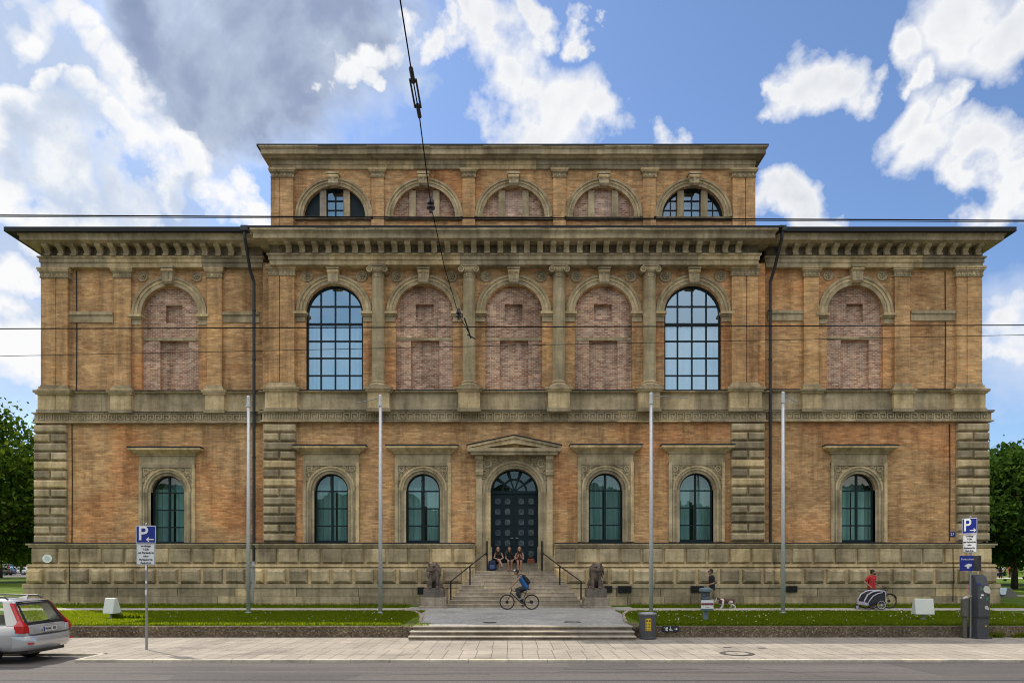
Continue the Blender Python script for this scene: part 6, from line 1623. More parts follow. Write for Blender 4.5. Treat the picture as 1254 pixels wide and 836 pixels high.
# ---- bicycle
def bicycle(name, label, loc, rz, colour, gear=True, flat=True, mudguard=False):
    """x forward, rear axle over the origin."""
    o = thing(name, label, 'bicycle', loc, rz); R = .342
    paint = plain('bike_paint', colour, .35)
    ra, fa, bb = (0, 0, R), (1.10, 0, R), (.44, 0, .285); st = (.24, 0, .80); ht, hb = (.90, 0, .88), (.945, 0, .71)
    for c in (ra, fa):
        mb = MB(); mb.torus(c, R-.020, .020, 'y', 44, 8); w = mb.build('wheel', M['black'], o, smooth=True)
        mb = MB(); mb.torus(c, R-.045, .010, 'y', 40, 6); mb.build('rim', M['black'], w, smooth=True)
        mb = MB()
        for k_ in range(20):
            a = 2*PI*k_/20; s = .02 if k_ % 2 else -.02
            mb.tube([(c[0], s, c[2]), (c[0]+(R-.045)*math.cos(a), 0, c[2]+(R-.045)*math.sin(a))], .0022, 4)
        mb.build('spokes', M['steel'], w)
        mb = MB(); mb.tube([(c[0], -.05, c[2]), (c[0], .05, c[2])], .026, 10); mb.disc_y((c[0], c[2]), .075, .035, .04, 18); mb.build('hub', M['black'], w)
    mb = MB(); t = .019
    mb.tube([bb, st], t, 8); mb.tube([st, (.27, 0, .88)], .015, 8); mb.tube([(.255, 0, .745), lerp(ht, hb, .15)], .017, 8); mb.tube([bb, lerp(ht, hb, .8)], .023, 8); mb.tube([ht, hb], .023, 8)
    for s in (-1, 1): mb.tube([(bb[0], s*.03, bb[2]), (0, s*.065, R)], .011, 6); mb.tube([(.25, s*.02, .76), (0, s*.065, R)], .009, 6)
    mb.build('frame', paint, o)
    mb = MB(); mb.tube([ht, hb], .018, 8)
    for s in (-1, 1): mb.tube([hb, (.985, s*.05, .62), (1.10, s*.06, R)], [.016, .014, .010], 6)
    mb.build('fork', paint, o)
    mb = MB(); mb.tube([ht, (.885, 0, .95), (.95, 0, .985)], .015, 8)
    mb.tube([(.93, -.30, 1.0), (.95, -.1, .99), (.95, .1, .99), (.93, .30, 1.0)], .013, 8)
    for s in (-1, 1): mb.tube([(.925, s*.30, 1.0), (.935, s*.19, .998)], .018, 8); mb.tube([(.97, s*.2, .985), (1.0, s*.25, .95)], .006, 5)
    mb.build('handlebar', M['black'], o)
    mb = MB(); mb.tube([(.24, 0, .80), (.215, 0, .90)], .013, 8)
    mb.shell([(.08, -.075, .925), (.08, .075, .925), (.20, .055, .93), (.36, .02, .925), (.36, -.02, .925), (.20, -.055, .93), (.09, -.065, .89), (.09, .065, .89), (.20, .04, .89), (.35, .014, .90), (.35, -.014, .90), (.20, -.04, .89)], [(0,1,2,3,4,5), (6,11,10,9,8,7)] + [(i, 6+i, 6+(i+1) % 6, (i+1) % 6) for i in range(6)])
    mb.build('saddle', M['black'], o, bevel=.012)
    mb = MB(); mb.ring(bb[0], bb[2], .085, .10, .048, .054, 0, 2*PI, 24); mb.tube([(bb[0], -.07, bb[2]), (bb[0], .07, bb[2])], .022, 8)
    ca = -1.95
    for s, a in ((1, ca), (-1, ca+PI)):
        e = (bb[0]+.172*math.cos(a), s*.085, bb[2]+.172*math.sin(a)); mb.tube([(bb[0], s*.07, bb[2]), e], .012, 6); mb.box(e[0]-.05, e[0]+.05, s*.09, s*.18, e[2]-.011, e[2]+.011)
    mb.build('crankset', M['black'], o)
    mb = MB(); mb.tube([(bb[0], .05, bb[2]+.095), (0, .045, R+.045)], .005, 4); mb.tube([(bb[0], .05, bb[2]-.095), (0, .045, R-.045)], .005, 4); mb.tube([(0, .055, R-.05), (0, .05, R+.05)], .03, 8); mb.build('chain', M['iron'], o)
    if mudguard:
        for c in (ra, fa): mb = MB(); mb.ring(c[0], c[2], R+.012, R+.022, -.03, .03, .3 if c is fa else .5, 2.6, 16); mb.build('mudguard', M['black'], o)
        mb = MB(); mb.box(-.28, .18, -.07, .07, .78, .795); mb.tube([(-.2, .06, .78), (0, .07, R)], .006, 5); mb.tube([(-.2, -.06, .78), (0, -.07, R)], .006, 5); mb.build('carrier', M['black'], o)
    return o

# ---- cyclist, riding towards the flag pole side
d = 30.6; zb = za_
bx = X(651, d)
bicycle('bicycle', 'black trekking bike ridden by the man in the blue tank top', (bx, d, zb), PI, (.012, .012, .013))
J = dict(head=(.70, 0, 1.66), neck=(.56, 0, 1.52), shL=(.53, .19, 1.45), shR=(.53, -.19, 1.45), elL=(.73, .235, 1.24), elR=(.73, -.235, 1.24), wrL=(.90, .25, 1.035), wrR=(.90, -.25, 1.035),
         hipL=(.24, .095, 1.00), hipR=(.24, -.095, 1.00), knL=(.66, .11, .90), knR=(.63, -.11, .70), anL=(.52, .12, .52), anR=(.38, -.12, .25), toeL=(.64, .13, .455), toeR=(.52, -.13, .175), hdL=(.6, 0, -.55), hdR=(.6, 0, -.55))
# pedals follow the crank: near foot up, far foot down
J['anL'] = (.42, .13, .535); J['toeL'] = (.56, .13, .46); J['anR'] = (.31, -.13, .215); J['toeR'] = (.44, -.13, .140)
p = figure('man in blue tank top and white cap riding the black bike past the stairs', (bx, d, zb), PI, J, SKIN_T, (1, 0, -.12))
wear(p, 'tank_top', lambda mb: torso_garment(mb, J, .012, 1, -1, 0.0), C_BLUE)
wear(p, 'trousers', lambda mb: leg_garment(mb, J, .012, 1.62, .012), C_DGREY)
wear(p, 'shoes', lambda mb: shoes(mb, J), cloth('grey_shoe', (.2, .2, .2)))
wear(p, 'hair', lambda mb: hair_short(mb, J, (1, 0, -.1)), HAIR_D)
def cap(mb): h = Vector(J['head']); ellip(mb, h+Vector((-.005, 0, .075)), (.115, .098, .075)); ellip(mb, h+Vector((.12, 0, .065)), (.075, .07, .014))
mbc = MB(); cap(mbc); fuse('cap', mbc, .01, [C_BLACK, C_WHITE], p, paint=lambda c: 1 if c.x > J['head'][0]+.03 and c.z > J['head'][2]+.072 and c.x < J['head'][0]+.13 else 0)
bp = thing('backpack', 'black backpack strapped on the cyclist back', 'backpack', (bx, d, zb), PI)
mb = MB(); a, b = Vector((.18, 0, 1.20)), Vector((.38, 0, 1.50))
for s in (-1, 1): capsule(mb, a+Vector((-.02, s*.08, 0)), b+Vector((-.02, s*.08, 0)), .085, .08); capsule(mb, a+Vector((-.08, s*.07, .03)), lerp(a+Vector((-.08, s*.07, .03)), b+Vector((-.08, s*.07, .03)), .6), .06, .05)
fuse('pack', mb, .014, C_BLACK, bp)
for s in (-1, 1):
    mb = MB(); mb.tube([(.42, s*.10, 1.60), (.56, s*.12, 1.565), (.64, s*.13, 1.46), (.52, s*.14, 1.27), (.30, s*.13, 1.18)], .016, 6); mb.build('strap', C_BLACK, bp)

# ---- man walking the bulldog
d = 31.15; px = X(871, d)
J2 = dict(head=(.04, 0, 1.67), neck=(-.005, 0, 1.50), shL=(-.02, .19, 1.44), shR=(-.02, -.19, 1.44), elL=(-.05, .23, 1.16), elR=(-.10, -.23, 1.17), wrL=(.17, .20, 1.08), wrR=(.15, -.20, 1.06),
          hipL=(-.03, .095, .93), hipR=(-.03, -.095, .93), knL=(.11, .10, .52), knR=(-.16, -.10, .52), anL=(.20, .10, .09), anR=(-.48, -.10, .22), toeL=(.35, .11, .035), toeR=(-.40, -.11, .075))
p = figure('man in black t-shirt and khaki shorts walking the brown and white bulldog', (px, d, za_), PI, J2, SKIN_T, (1, 0, -.1), sc=1.01)
wear(p, 't_shirt', lambda mb: torso_garment(mb, J2, .014, 1, .62, .03), C_BLACK)
wear(p, 'shorts', lambda mb: leg_garment(mb, J2, .016, .93, .02), C_KHAKI)
wear(p, 'shoes', lambda mb: shoes(mb, J2), cloth('black_white_shoe', (.10, .10, .10)))
wear(p, 'hair', lambda mb: hair_short(mb, J2, (1, 0, 0)), HAIR_D)
mb = MB(); h = Vector(J2['head'])
for s in (-1, 1): mb.tube([h+Vector((.085, s*.032, .018)), h+Vector((.098, s*.032, .016))], .02, 10); mb.tube([h+Vector((.09, s*.05, .02)), h+Vector((-.01, s*.088, .02))], .005, 5)
mb.build('sunglasses', C_BLACK, p)

# ---- the bulldog (walks towards -x, as its master)
dd = 31.25; dx = X(890, dd)
dog = thing('dog', 'brown and white bulldog walking behind the man in khaki shorts', 'dog', (dx, dd, za_), PI)
mb = MB()
capsule(mb, (.22, 0, .33), (-.02, 0, .335), .135, .115); capsule(mb, (-.02, 0, .335), (-.26, 0, .345), .112, .105); capsule(mb, (.26, 0, .31), (.24, 0, .30), .125, .12)
capsule(mb, (.28, 0, .37), (.40, 0, .42), .095, .085); ellip(mb, (.445, 0, .425), (.10, .10, .095)); capsule(mb, (.50, 0, .385), (.535, 0, .375), .062, .05)
for s in (-1, 1):
    capsule(mb, (.49, s*.045, .37), (.52, s*.045, .345), .034, .025); capsule(mb, (.42, s*.085, .475), (.455, s*.10, .44), .022, .016, 6)
    q = .09 if s > 0 else -.05
    capsule(mb, (.20, s*.085, .28), (.19+q*.35, s*.10, .16), .062, .042); capsule(mb, (.19+q*.35, s*.10, .16), (.20+q, s*.10, .045), .040, .030); capsule(mb, (.20+q, s*.10, .03), (.245+q, s*.10, .028), .034, .028)
    q = -.09 if s > 0 else .06
    capsule(mb, (-.24, s*.075, .31), (-.19+q*.3, s*.09, .20), .078, .05); capsule(mb, (-.19+q*.3, s*.09, .20), (-.29+q*.7, s*.09, .12), .046, .030); capsule(mb, (-.29+q*.7, s*.09, .12), (-.27+q, s*.09, .035), .029, .027); capsule(mb, (-.27+q, s*.09, .028), (-.225+q, s*.09, .026), .031, .026)
capsule(mb, (-.34, 0, .38), (-.40, 0, .35), .025, .014, 6)
DOGW = plain('dog_white_coat', (.55, .52, .48), .8); DOGB = plain('dog_brown_coat', (.075, .035, .022), .8); DOGN = plain('dog_nose', (.02, .016, .015), .4)
def dogp(c):
    if (c-Vector((.575, 0, .395))).length < .035 or min((c-Vector((.525, s*.05, .45))).length for s in (-1, 1)) < .018: return 2
    if c.z < .20 or c.x > .48: return 0
    if .16 < c.x < .25 and c.z < .45: return 0
    v = math.sin(c.x*17+.6)+math.sin(c.z*19+c.x*7)+.5*math.sin(c.y*23)
    if c.x > .40: return 1 if c.y > -.02 and c.z > .40 else 0
    return 1 if (v > -.75 and c.z > .235) else 0
fuse('body', mb, .0095, [DOGW, DOGB, DOGN], dog, paint=dogp)
mb = MB(); mb.torus((0, 0, 0), .092, .012, 'x', 20, 6); c_ = mb.build('collar', C_RED, dog, (.345, 0, .40)); c_.rotation_euler = (0, -.45, 0)
mb = MB(); a = Vector((dx-.345, dd, za_+.46)); b = Vector((px-.22, d+.20, za_+1.05)); mb.tube([lerp(b, a, t)[:2]+(lerp(b, a, t)[2]-.10*math.sin(PI*t),) for t in [i/10 for i in range(11)]], .007, 5)
tag(mb.build('dog_leash', C_BLACK), 'thin dark leash hanging between the walking man and bulldog', 'leash')

# ---- man in red behind the bike with the child trailer
d = 31.35; bx2 = X(1089, d)-1.10
bicycle('bicycle', 'black city bike with mudguards held by the man in red shirt', (bx2, d, za_), 0, (.014, .014, .016), mudguard=True)
px2 = X(1074, d)
J3 = dict(head=(.05, 0, 1.63), neck=(.02, 0, 1.47), shL=(.0, .20, 1.41), shR=(.0, -.20, 1.41), elL=(-.12, .33, 1.16), elR=(-.14, -.34, 1.17), wrL=(.12, .30, 1.03), wrR=(.10, -.31, .99),
          hipL=(-.04, .095, .93), hipR=(-.04, -.095, .93), knL=(.0, .11, .51), knR=(.05, -.11, .51), anL=(-.05, .11, .09), anR=(.0, -.11, .09), toeL=(.12, .13, .035), toeR=(.17, -.13, .035))
p = figure('bearded man in red polo shirt standing over the bike by the trailer', (px2, d+.42, za_), -PI/2+.5, J3, SKIN_T, (.75, .65, -.2), sc=1.02)
wear(p, 'polo_shirt', lambda mb: torso_garment(mb, J3, .016, 1, .6, .04), C_RED)
wear(p, 'trousers', lambda mb: leg_garment(mb, J3, .014, 1.7, .01), C_DGREY)
wear(p, 'shoes', lambda mb: shoes(mb, J3), C_BROWN)
wear(p, 'hair', lambda mb: hair_short(mb, J3, (.75, .65, 0)), HAIR_D)
def beard(mb): h = Vector(J3['head']); f = Vector((.75, .65, 0)).normalized(); ellip(mb, h+f*.055-Vector((0, 0, .075)), (.062, .062, .05))
wear(p, 'beard', beard, HAIR_D)

# ---- child trailer in stroller trim, nose wheel first
d = 30.75; tr = thing('bike_trailer', 'white and black child bike trailer with nose wheel in front of the man in red', 'bike trailer', (X(1068, d), d, za_)); tr.scale = (.93, .93, .90)
M['trailer_white'] = plain('trailer_white', (.46, .46, .56), .6); M['trailer_black'] = plain('trailer_black', (.018, .018, .02), .7)
hull = [(-.52, .30), (-.50, .46), (-.36, .72), (-.16, .86), (.12, .92), (.44, .90), (.50, .74), (.48, .30), (.30, .22), (-.34, .22)]
mb = MB(); mb.prism(hull, -.31, .31); mb.build('cabin', M['trailer_black'], tr, bevel=.05)
def white_tube(name, pts, w):
    for s in (-1, 1): mb = MB(); mb.tube([(x, s*.315, z) for x, z in pts], w, 8); mb.build(name, M['trailer_white'], tr, smooth=True)
white_tube('hood_frame', [(-.56, .28), (-.52, .48), (-.38, .74), (-.16, .885), (.12, .945), (.44, .92), (.48, .80), (.47, .55)], .032)
white_tube('side_trim', [(-.40, .26), (-.30, .44), (-.12, .68), (.10, .80), (.34, .86)], .026)
mb = MB(); mb.prism([(-.58, .24), (-.56, .40), (-.42, .36), (-.30, .26), (-.34, .20)], -.32, .32); mb.build('nose', M['trailer_white'], tr, bevel=.03)
mb = MB(); mb.prism([(-.26, .34), (-.14, .54), (.06, .70), (.38, .78), (.42, .40)], -.318, -.311); mb.build('side_window', plain('mesh_window', (.03, .03, .04), .4), tr)
for s in (-1, 1):
    mb = MB(); c = (.24, s*.40, .245); mb.torus(c, .222, .023, 'y', 36, 8); w = mb.build('wheel', M['black'], tr, smooth=True)
    mb = MB(); mb.torus(c, .192, .015, 'y', 32, 6)
    for k_ in range(12): a = 2*PI*k_/12; mb.tube([(c[0], c[1], c[2]), (c[0]+.19*math.cos(a), c[1], c[2]+.19*math.sin(a))], .003, 4)
    mb.tube([(c[0], c[1]-.03, c[2]), (c[0], c[1]+.03, c[2])], .035, 10); mb.build('rim', M['trailer_white'], w)
    mb = MB(); mb.box(c[0]-.17, c[0]-.09, c[1]+s*.012-.006, c[1]+s*.012+.006, c[2]-.03, c[2]+.03); mb.build('reflector', yel, w)
mb = MB(); c = (-.72, 0, .115); mb.torus(c, .092, .024, 'y', 24, 8); w = mb.build('nose_wheel', M['black'], tr, smooth=True); mb = MB(); mb.disc_y((c[0], c[2]), .075, -.016, .016, 16); mb.build('rim', M['trailer_white'], w)
mb = MB()
for s in (-1, 1): mb.tube([(-.72, s*.045, .115), (-.68, s*.05, .24), (-.50, s*.10, .27)], .013, 6)
mb.tube([(-.50, -.2, .26), (.45, -.30, .25)], .016, 6); mb.tube([(-.50, .2, .26), (.45, .30, .25)], .016, 6); mb.tube([(.24, -.4, .245), (.24, .4, .245)], .012, 6); mb.build('chassis', M['steel'], tr)
mb = MB(); mb.tube([(.44, -.27, .85), (.62, -.27, 1.02), (.66, -.2, 1.04), (.66, .2, 1.04), (.62, .27, 1.02), (.44, .27, .85)], .015, 8); mb.build('push_bar', M['trailer_black'], tr)

# ---- three women on the threshold
zs0 = 2.53; feet = 2.142
def seated(label, px, hands, head, hair, dress, mat, lean=.12, knees=.09, cross=False, skin=SKIN, shortsleeve=-1):
    d = 34.70; y0 = d
    H = zs0-feet
    J = dict(head=(lean+.12+head[0], head[1], H+.69), neck=(lean+.03, head[1]*.4, H+.53), shL=(lean-.01, .155, H+.475), shR=(lean-.01, -.155, H+.475),
             hipL=(-.02, .085, H+.085), hipR=(-.02, -.085, H+.085), knL=(.40, knees, H+.09), knR=(.40, -knees, H+.09), anL=(.33, knees*.8, .09), anR=(.36, -knees*.8, .09), toeL=(.47, knees, .035), toeR=(.50, -knees, .035))
    J.update(hands)
    if cross: J['knR'] = (.42, .02, H+.17); J['anR'] = (.52, .17, .30); J['toeR'] = (.62, .20, .21)
    fx = (1, head[1]*2, -.25)
    o = figure(label, (X(px, d), y0, feet), -PI/2, J, skin, fx, True)
    wear(o, 'hair', lambda mb: hair_long(mb, J, fx, .30), hair)
    wear(o, 'dress', lambda mb: (torso_garment(mb, J, .010, .88, shortsleeve, 0.02), leg_garment(mb, J, .014, .42, .015)), mat)
    wear(o, 'sandals', lambda mb: [capsule(mb, Vector(J['an'+S])+Vector((-.03, 0, -.065)), Vector(J['toe'+S])+Vector((.0, 0, -.012)), .035, .032) for S in 'LR'], C_BROWN)
    return o
H = zs0-feet
seated('seated woman in black top with crossed legs beside the blue backpack', 610.5, dict(elL=(.20, .24, H+.26), elR=(.20, -.22, H+.26), wrL=(.36, .09, H+.17), wrR=(.38, -.04, H+.20)), (.0, -.02), HAIR_B, 0, C_BLACK, .13, .07, True)
seated('seated woman in black dress, middle one of the three on the door threshold', 624.5, dict(elL=(.10, .26, H+.24), elR=(.14, -.22, H+.24), wrL=(.32, .15, H+.15), wrR=(.34, -.10, H+.16)), (-.02, -.03), HAIR_D, 0, C_BLACK, .08, .085, False, SKIN_T, .35)
seated('seated woman in rose top leaning over her phone beside the brown bag', 636, dict(elL=(.30, .20, H+.20), elR=(.30, -.20, H+.20), wrL=(.40, .05, H+.32), wrR=(.40, -.05, H+.32), hdL=(.1, -.1, .9), hdR=(.1, .1, .9), huL=(-1, 0, 0), huR=(-1, 0, 0)), (.07, .0), HAIR_B, 0, C_FLORAL, .20, .08)
d = 34.42
bg = thing('backpack', 'blue backpack standing upright at the top of the stairs beside the handrail', 'backpack', (X(603, d), d, feet))
mb = MB(); capsule(mb, (-.09, 0, .13), (-.09, .02, .42), .13, .11); capsule(mb, (.09, 0, .13), (.08, .02, .42), .13, .11); fuse('pack', mb, .016, C_NAVY, bg)
mb = MB(); capsule(mb, (-.06, -.11, .13), (-.06, -.10, .24), .075, .07); capsule(mb, (.06, -.11, .13), (.06, -.10, .24), .075, .07); fuse('front_pocket', mb, .014, cloth('faded_blue_cloth', (.05, .085, .19)), bg)
mb = MB(); mb.tube([(-.04, .0, .52), (-.03, .0, .58), (.03, 0, .58), (.04, 0, .52)], .012, 6); mb.build('loop', C_NAVY, bg)
bg = thing('handbag', 'reddish brown leather bag lying on the threshold beside the third seated woman', 'handbag', (X(650, 34.6), 34.6, zs0))
mb = MB(); mb.prism([(-.20, 0), (.20, 0), (.17, .21), (-.16, .22)], -.06, .06); mb.build('pouch', C_BROWN, bg, bevel=.03)
mb = MB(); mb.tube([(-.12, -.04, .2), (-.08, -.05, .30), (.06, -.05, .30), (.12, -.04, .2)], .011, 6); mb.build('handle', C_BROWN, bg)
ph = MB(); ph.box(-.035, .035, -.006, .006, -.07, .07); o = ph.build('phone', C_BLACK, None, (X(636, 34.70)+.0, 34.70-.435, feet+H+.40)); o.rotation_euler = (-.6, 0, 0); tag(o, 'dark phone held by the seated woman in rose top', 'phone')

# ---- people far off in the park
def standing(label, px, d, top, low, hair, rz, skirt=False, bend=0):
    JJ = dict(head=(.03, 0, 1.62), neck=(.0, 0, 1.47), shL=(0, .19, 1.41), shR=(0, -.19, 1.41), elL=(.02, .24, 1.13), elR=(-.05, -.25, 1.13), wrL=(.16, .2, .98), wrR=(.05, -.26, .87), hipL=(0, .09, .92), hipR=(0, -.09, .92), knL=(.04, .10, .5), knR=(-.05, -.1, .5), anL=(.0, .1, .09), anR=(-.12, -.1, .09), toeL=(.15, .12, .035), toeR=(.03, -.12, .035))
    o = figure(label, (X(px, d), d, Zl), rz, JJ, SKIN, (1, 0, 0), False, .022)
    wear(o, 'shirt', lambda mb: torso_garment(mb, JJ, .02, 1, .5, .03), top, .025); wear(o, 'trousers', lambda mb: leg_garment(mb, JJ, .018, .95 if skirt else 1.8, .02), low, .025); wear(o, 'hair', lambda mb: hair_short(mb, JJ, (1, 0, 0)), hair, .02)
    wear(o, 'shoes', lambda mb: shoes(mb, JJ), C_WHITE, .02)
for i, (px, d, top, low, rz, lab) in enumerate(((1221.3, 92, C_PINK, C_NAVY, -1.3, 'park visitor in pale pink top standing nearest to the museum corner'), (1225.2, 93, C_NAVY, C_BLACK, -2, 'park visitor all in dark clothes between two in pale tops'),
        (1228.8, 92, C_PINK, C_BLUE, -1.0, 'park visitor in pale top and blue shorts beside the one in dark clothes'), (1237.3, 94, C_RED, C_FLORAL, -1.8, 'park visitor in red top beside the dark tree trunk'), (1240.6, 91, C_WHITE, C_BLACK, -.6, 'park visitor in white top in front of the dark tree trunk'))):
    standing(lab, px, d, top, low, (HAIR_D, HAIR_B)[i % 2], rz, i in (0, 2))

# ---- stone lions
def lion(px, d, s, label, plabel):
    x = X(px, d)
    pd_ = thing('lion_pedestal', plabel, 'pedestal', (x, d, za_))
    for nm, w, dp, z0, z1_, m_, bv in (('base_slab', .66, .56, -.05, .10, M['pedestal'], .02), ('lower_block', .585, .50, .10, .50, M['pedestal'], .03), ('upper_block', .47, .42, .50, .88, M['lion_base'], .02)):
        mb = MB(); mb.box(-w, w, -dp, dp, z0, z1_); mb.build(nm, m_, pd_, bevel=bv)
    o = thing('lion_statue', label, 'statue', (x, d, za_+.88))
    # seated lion, chest to -y, head turned a little to side s
    mb = MB()
    capsule(mb, (0, .24, .26), (0, .02, .52), .27, .25); capsule(mb, (0, .02, .50), (0, -.08, .74), .25, .22); ellip(mb, (0, -.10, .62), (.25, .22, .32))
    for q in (-1, 1):
        ellip(mb, (q*.22, .20, .22), (.16, .26, .22)); capsule(mb, (q*.26, .0, .07), (q*.27, -.22, .06), .08, .075)
        capsule(mb, (q*.15, -.16, .52), (q*.16, -.24, .28), .10, .085); capsule(mb, (q*.16, -.24, .28), (q*.16, -.25, .08), .08, .075); capsule(mb, (q*.16, -.25, .06), (q*.165, -.37, .055), .085, .07)
        for t in (-.045, 0, .045): capsule(mb, (q*.165+t, -.36, .05), (q*.165+t, -.42, .04), .03, .026, 6)
    hx, hy, hz = s*.06, -.20, .94
    ellip(mb, (s*.02, -.05, .90), (.32, .26, .33)); ellip(mb, (0, .04, .70), (.27, .23, .32)); ellip(mb, (hx, hy-.03, hz), (.19, .19, .20))
    capsule(mb, (hx+s*.02, hy-.16, hz-.03), (hx+s*.06, hy-.28, hz-.05), .115, .10); capsule(mb, (hx+s*.05, hy-.20, hz-.20), (hx+s*.065, hy-.27, hz-.20), .075, .06)
    capsule(mb, (hx+s*.02, hy-.18, hz+.08), (hx+s*.06, hy-.33, hz+.02), .062, .055)
    for q in (-1, 1): capsule(mb, (hx+q*.16, hy+.06, hz+.20), (hx+q*.18, hy+.03, hz+.25), .06, .045); capsule(mb, (hx+q*.05+s*.02, hy-.19, hz+.115), (hx+q*.14, hy-.13, hz+.12), .045, .035)
    rr = random.Random(5 if s > 0 else 6)
    for i in range(64):
        a = rr.uniform(0, 2*PI); z = rr.uniform(.55, 1.18); r0 = .29*math.sqrt(max(.08, 1-((z-.88)/.36)**2))
        cx_, cy_ = s*.02+math.cos(a)*r0*1.08, -.05+math.sin(a)*r0*.92
        if cy_ < -.20 and z > .76: continue
        capsule(mb, (cx_, cy_, z), (cx_*1.10, cy_*1.06, z-.16), .040, .022, 6)
    capsule(mb, (.2, .42, .10), (.34, .25, .07), .05, .045, 6); capsule(mb, (.34, .25, .07), (.38, .05, .08), .045, .055, 6)
    def hollow_shade(c):
        # shade of the eye hollows and mouth gap, painted in as dark faces
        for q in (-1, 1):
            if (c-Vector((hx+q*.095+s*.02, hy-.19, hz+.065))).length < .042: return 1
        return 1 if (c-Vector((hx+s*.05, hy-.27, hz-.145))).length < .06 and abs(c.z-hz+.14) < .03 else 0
    fuse('lion_figure', mb, .014, [M['lion'], M['void']], o, smooth_it=0, paint=hollow_shade)
    mb = MB(); mb.box(-.40, .40, -.40, .44, -.004, .05); mb.build('lion_base', M['lion'], o, bevel=.01)
M['lion_base'] = stone_mat('dark_granite', (.17, .145, .125), (.11, .095, .08), (.23, .2, .17), .5, .2)
lion(532, 32.0, -1, 'dark seated stone lion on the pedestal nearer the blue backpack', 'grey stepped stone pedestal under the lion nearer the blue backpack')
lion(729.5, 32.0, 1, 'dark seated stone lion on the pedestal nearer the trash bin', 'grey stepped stone pedestal under the lion nearer the trash bin')
# =====================================================================  daylight, sky, camera
SUN_EL, SUN_AZ = math.radians(49.5), math.radians(-48.5)      # azimuth from +y towards +x
w = bpy.data.worlds.new('World'); SC.world = w; w.use_nodes = True
nt = w.node_tree; nt.nodes.clear(); out = nt.nodes.new('ShaderNodeOutputWorld')
sky = nt.nodes.new('ShaderNodeTexSky'); sky.sky_type = 'NISHITA'; sky.sun_disc = False; sky.sun_elevation = SUN_EL; sky.sun_rotation = SUN_AZ
sky.air_density = 1.0; sky.dust_density = 0.6; sky.ozone_density = 2.0
co = nt.nodes.new('ShaderNodeTexCoord').outputs['Generated']
S_ = 0.12
def dirv(px, py): return Vector(((px-CX), FP, (HZ-py))).normalized()
# warp the direction so cloud outlines billow
nz = nt.nodes.new('ShaderNodeTexNoise'); nz.inputs['Scale'].default_value = 7; nz.inputs['Detail'].default_value = 7; nz.inputs['Roughness'].default_value = .56; L(nt, co, nz.inputs['Vector'])
vs = nt.nodes.new('ShaderNodeVectorMath'); vs.operation = 'SUBTRACT'; L(nt, nz.outputs['Color'], vs.inputs[0]); vs.inputs[1].default_value = (.5, .5, .5)
vm = nt.nodes.new('ShaderNodeVectorMath'); vm.operation = 'MULTIPLY_ADD'; L(nt, vs.outputs[0], vm.inputs[0]); vm.inputs[1].default_value = (.21, .21, .21); L(nt, co, vm.inputs[2])
wd = vm.outputs[0]
def blob_max(blobs):
    cur = None
    for px, py, r in blobs:
        n = nt.nodes.new('ShaderNodeVectorMath'); n.operation = 'DISTANCE'; L(nt, wd, n.inputs[0]); dv = dirv(px, py); n.inputs[1].default_value = dv
        rr = r/FP*dv.y
        v = math_n(nt, 'MULTIPLY_ADD', n.outputs['Value'], -1.0/rr, 1.0)
        cur = v if cur is None else math_n(nt, 'SMOOTH_MAX', cur, v, .18)
    return cur
white = [(600, 62, 50), (622, 112, 46), (640, 25, 30), (688, 40, 24), (712, 52, 18), (668, 150, 62), (718, 168, 40), (565, 50, 30), (528, 52, 22), (630, 140, 40), (815, 166, 30), (848, 168, 20), (984, 82, 46), (1020, 100, 32), (945, 112, 22), (960, 70, 20),
         (1185, 20, 80), (1100, 56, 38), (1255, 40, 62), (1118, 92, 26), (1108, 165, 50), (1148, 195, 50), (1222, 195, 52), (1205, 240, 40), (1168, 138, 30), (1250, 222, 46), (965, 252, 38), (995, 258, 28), (1015, 240, 12), (1230, 415, 34), (1215, 445, 26)]
heap = [(44, 120, 26), (62, 112, 20), (100, 124, 28), (138, 150, 36), (176, 178, 42), (205, 212, 40), (250, 192, 36), (282, 228, 38), (140, 222, 48), (78, 190, 56), (24, 168, 46), (-8, 160, 44), (20, 232, 48), (98, 258, 36), (312, 252, 30), (236, 160, 24), (20, 425, 48), (60, 470, 40), (-20, 380, 36), (5, 320, 36)]
ridge = [(20, 12, 38), (-5, 40, 36), (62, -8, 34), (98, 22, 30), (120, 58, 28), (150, 92, 32), (182, 122, 32), (205, 152, 30), (232, 178, 26)]
fringe = [(415, 82, 26), (440, 62, 30), (470, 52, 24), (436, 98, 18), (452, 112, 12), (488, 30, 24), (395, 105, 14), (330, 168, 10)]
veil = [(10, 400, 140), (1254, 420, 90), (0, 70, 190), (90, 110, 130), (60, 270, 130), (200, 255, 90), (0, 300, 120), (240, 60, 150), (500, 110, 26)]
dark = [(330, 50, 150), (260, 100, 110), (410, 15, 125), (355, 130, 78), (225, 60, 80), (300, 150, 58), (450, 20, 50), (310, 190, 34), (200, 20, 60), (270, 175, 40)]
n2 = noise(nt, co, 9, 7, .6, .3); n3 = noise(nt, co, 3.6, 6, .6, .4); n4 = noise(nt, co, 16, 6, .62, .2)
def alpha(v, lo, mid, hi, m_=.45):
    v = math_n(nt, 'ADD', v, math_n(nt, 'MULTIPLY_ADD', n4, .26, -.13))
    return ramp(nt, v, [(0.0, (0, 0, 0)), (lo, (0, 0, 0)), (mid, (m_, m_, m_)), (hi, (1, 1, 1))]).outputs[0]
skyc = mixc(nt, 1.0, sky.outputs[0], (1.10, 1.22, 1.40), 'MULTIPLY')
def kk(c): return mixc(nt, 1.0, c, (1/S_, 1/S_, 1/S_), 'MULTIPLY')
def two(v, stops): return kk(ramp(nt, v, stops).outputs[0])
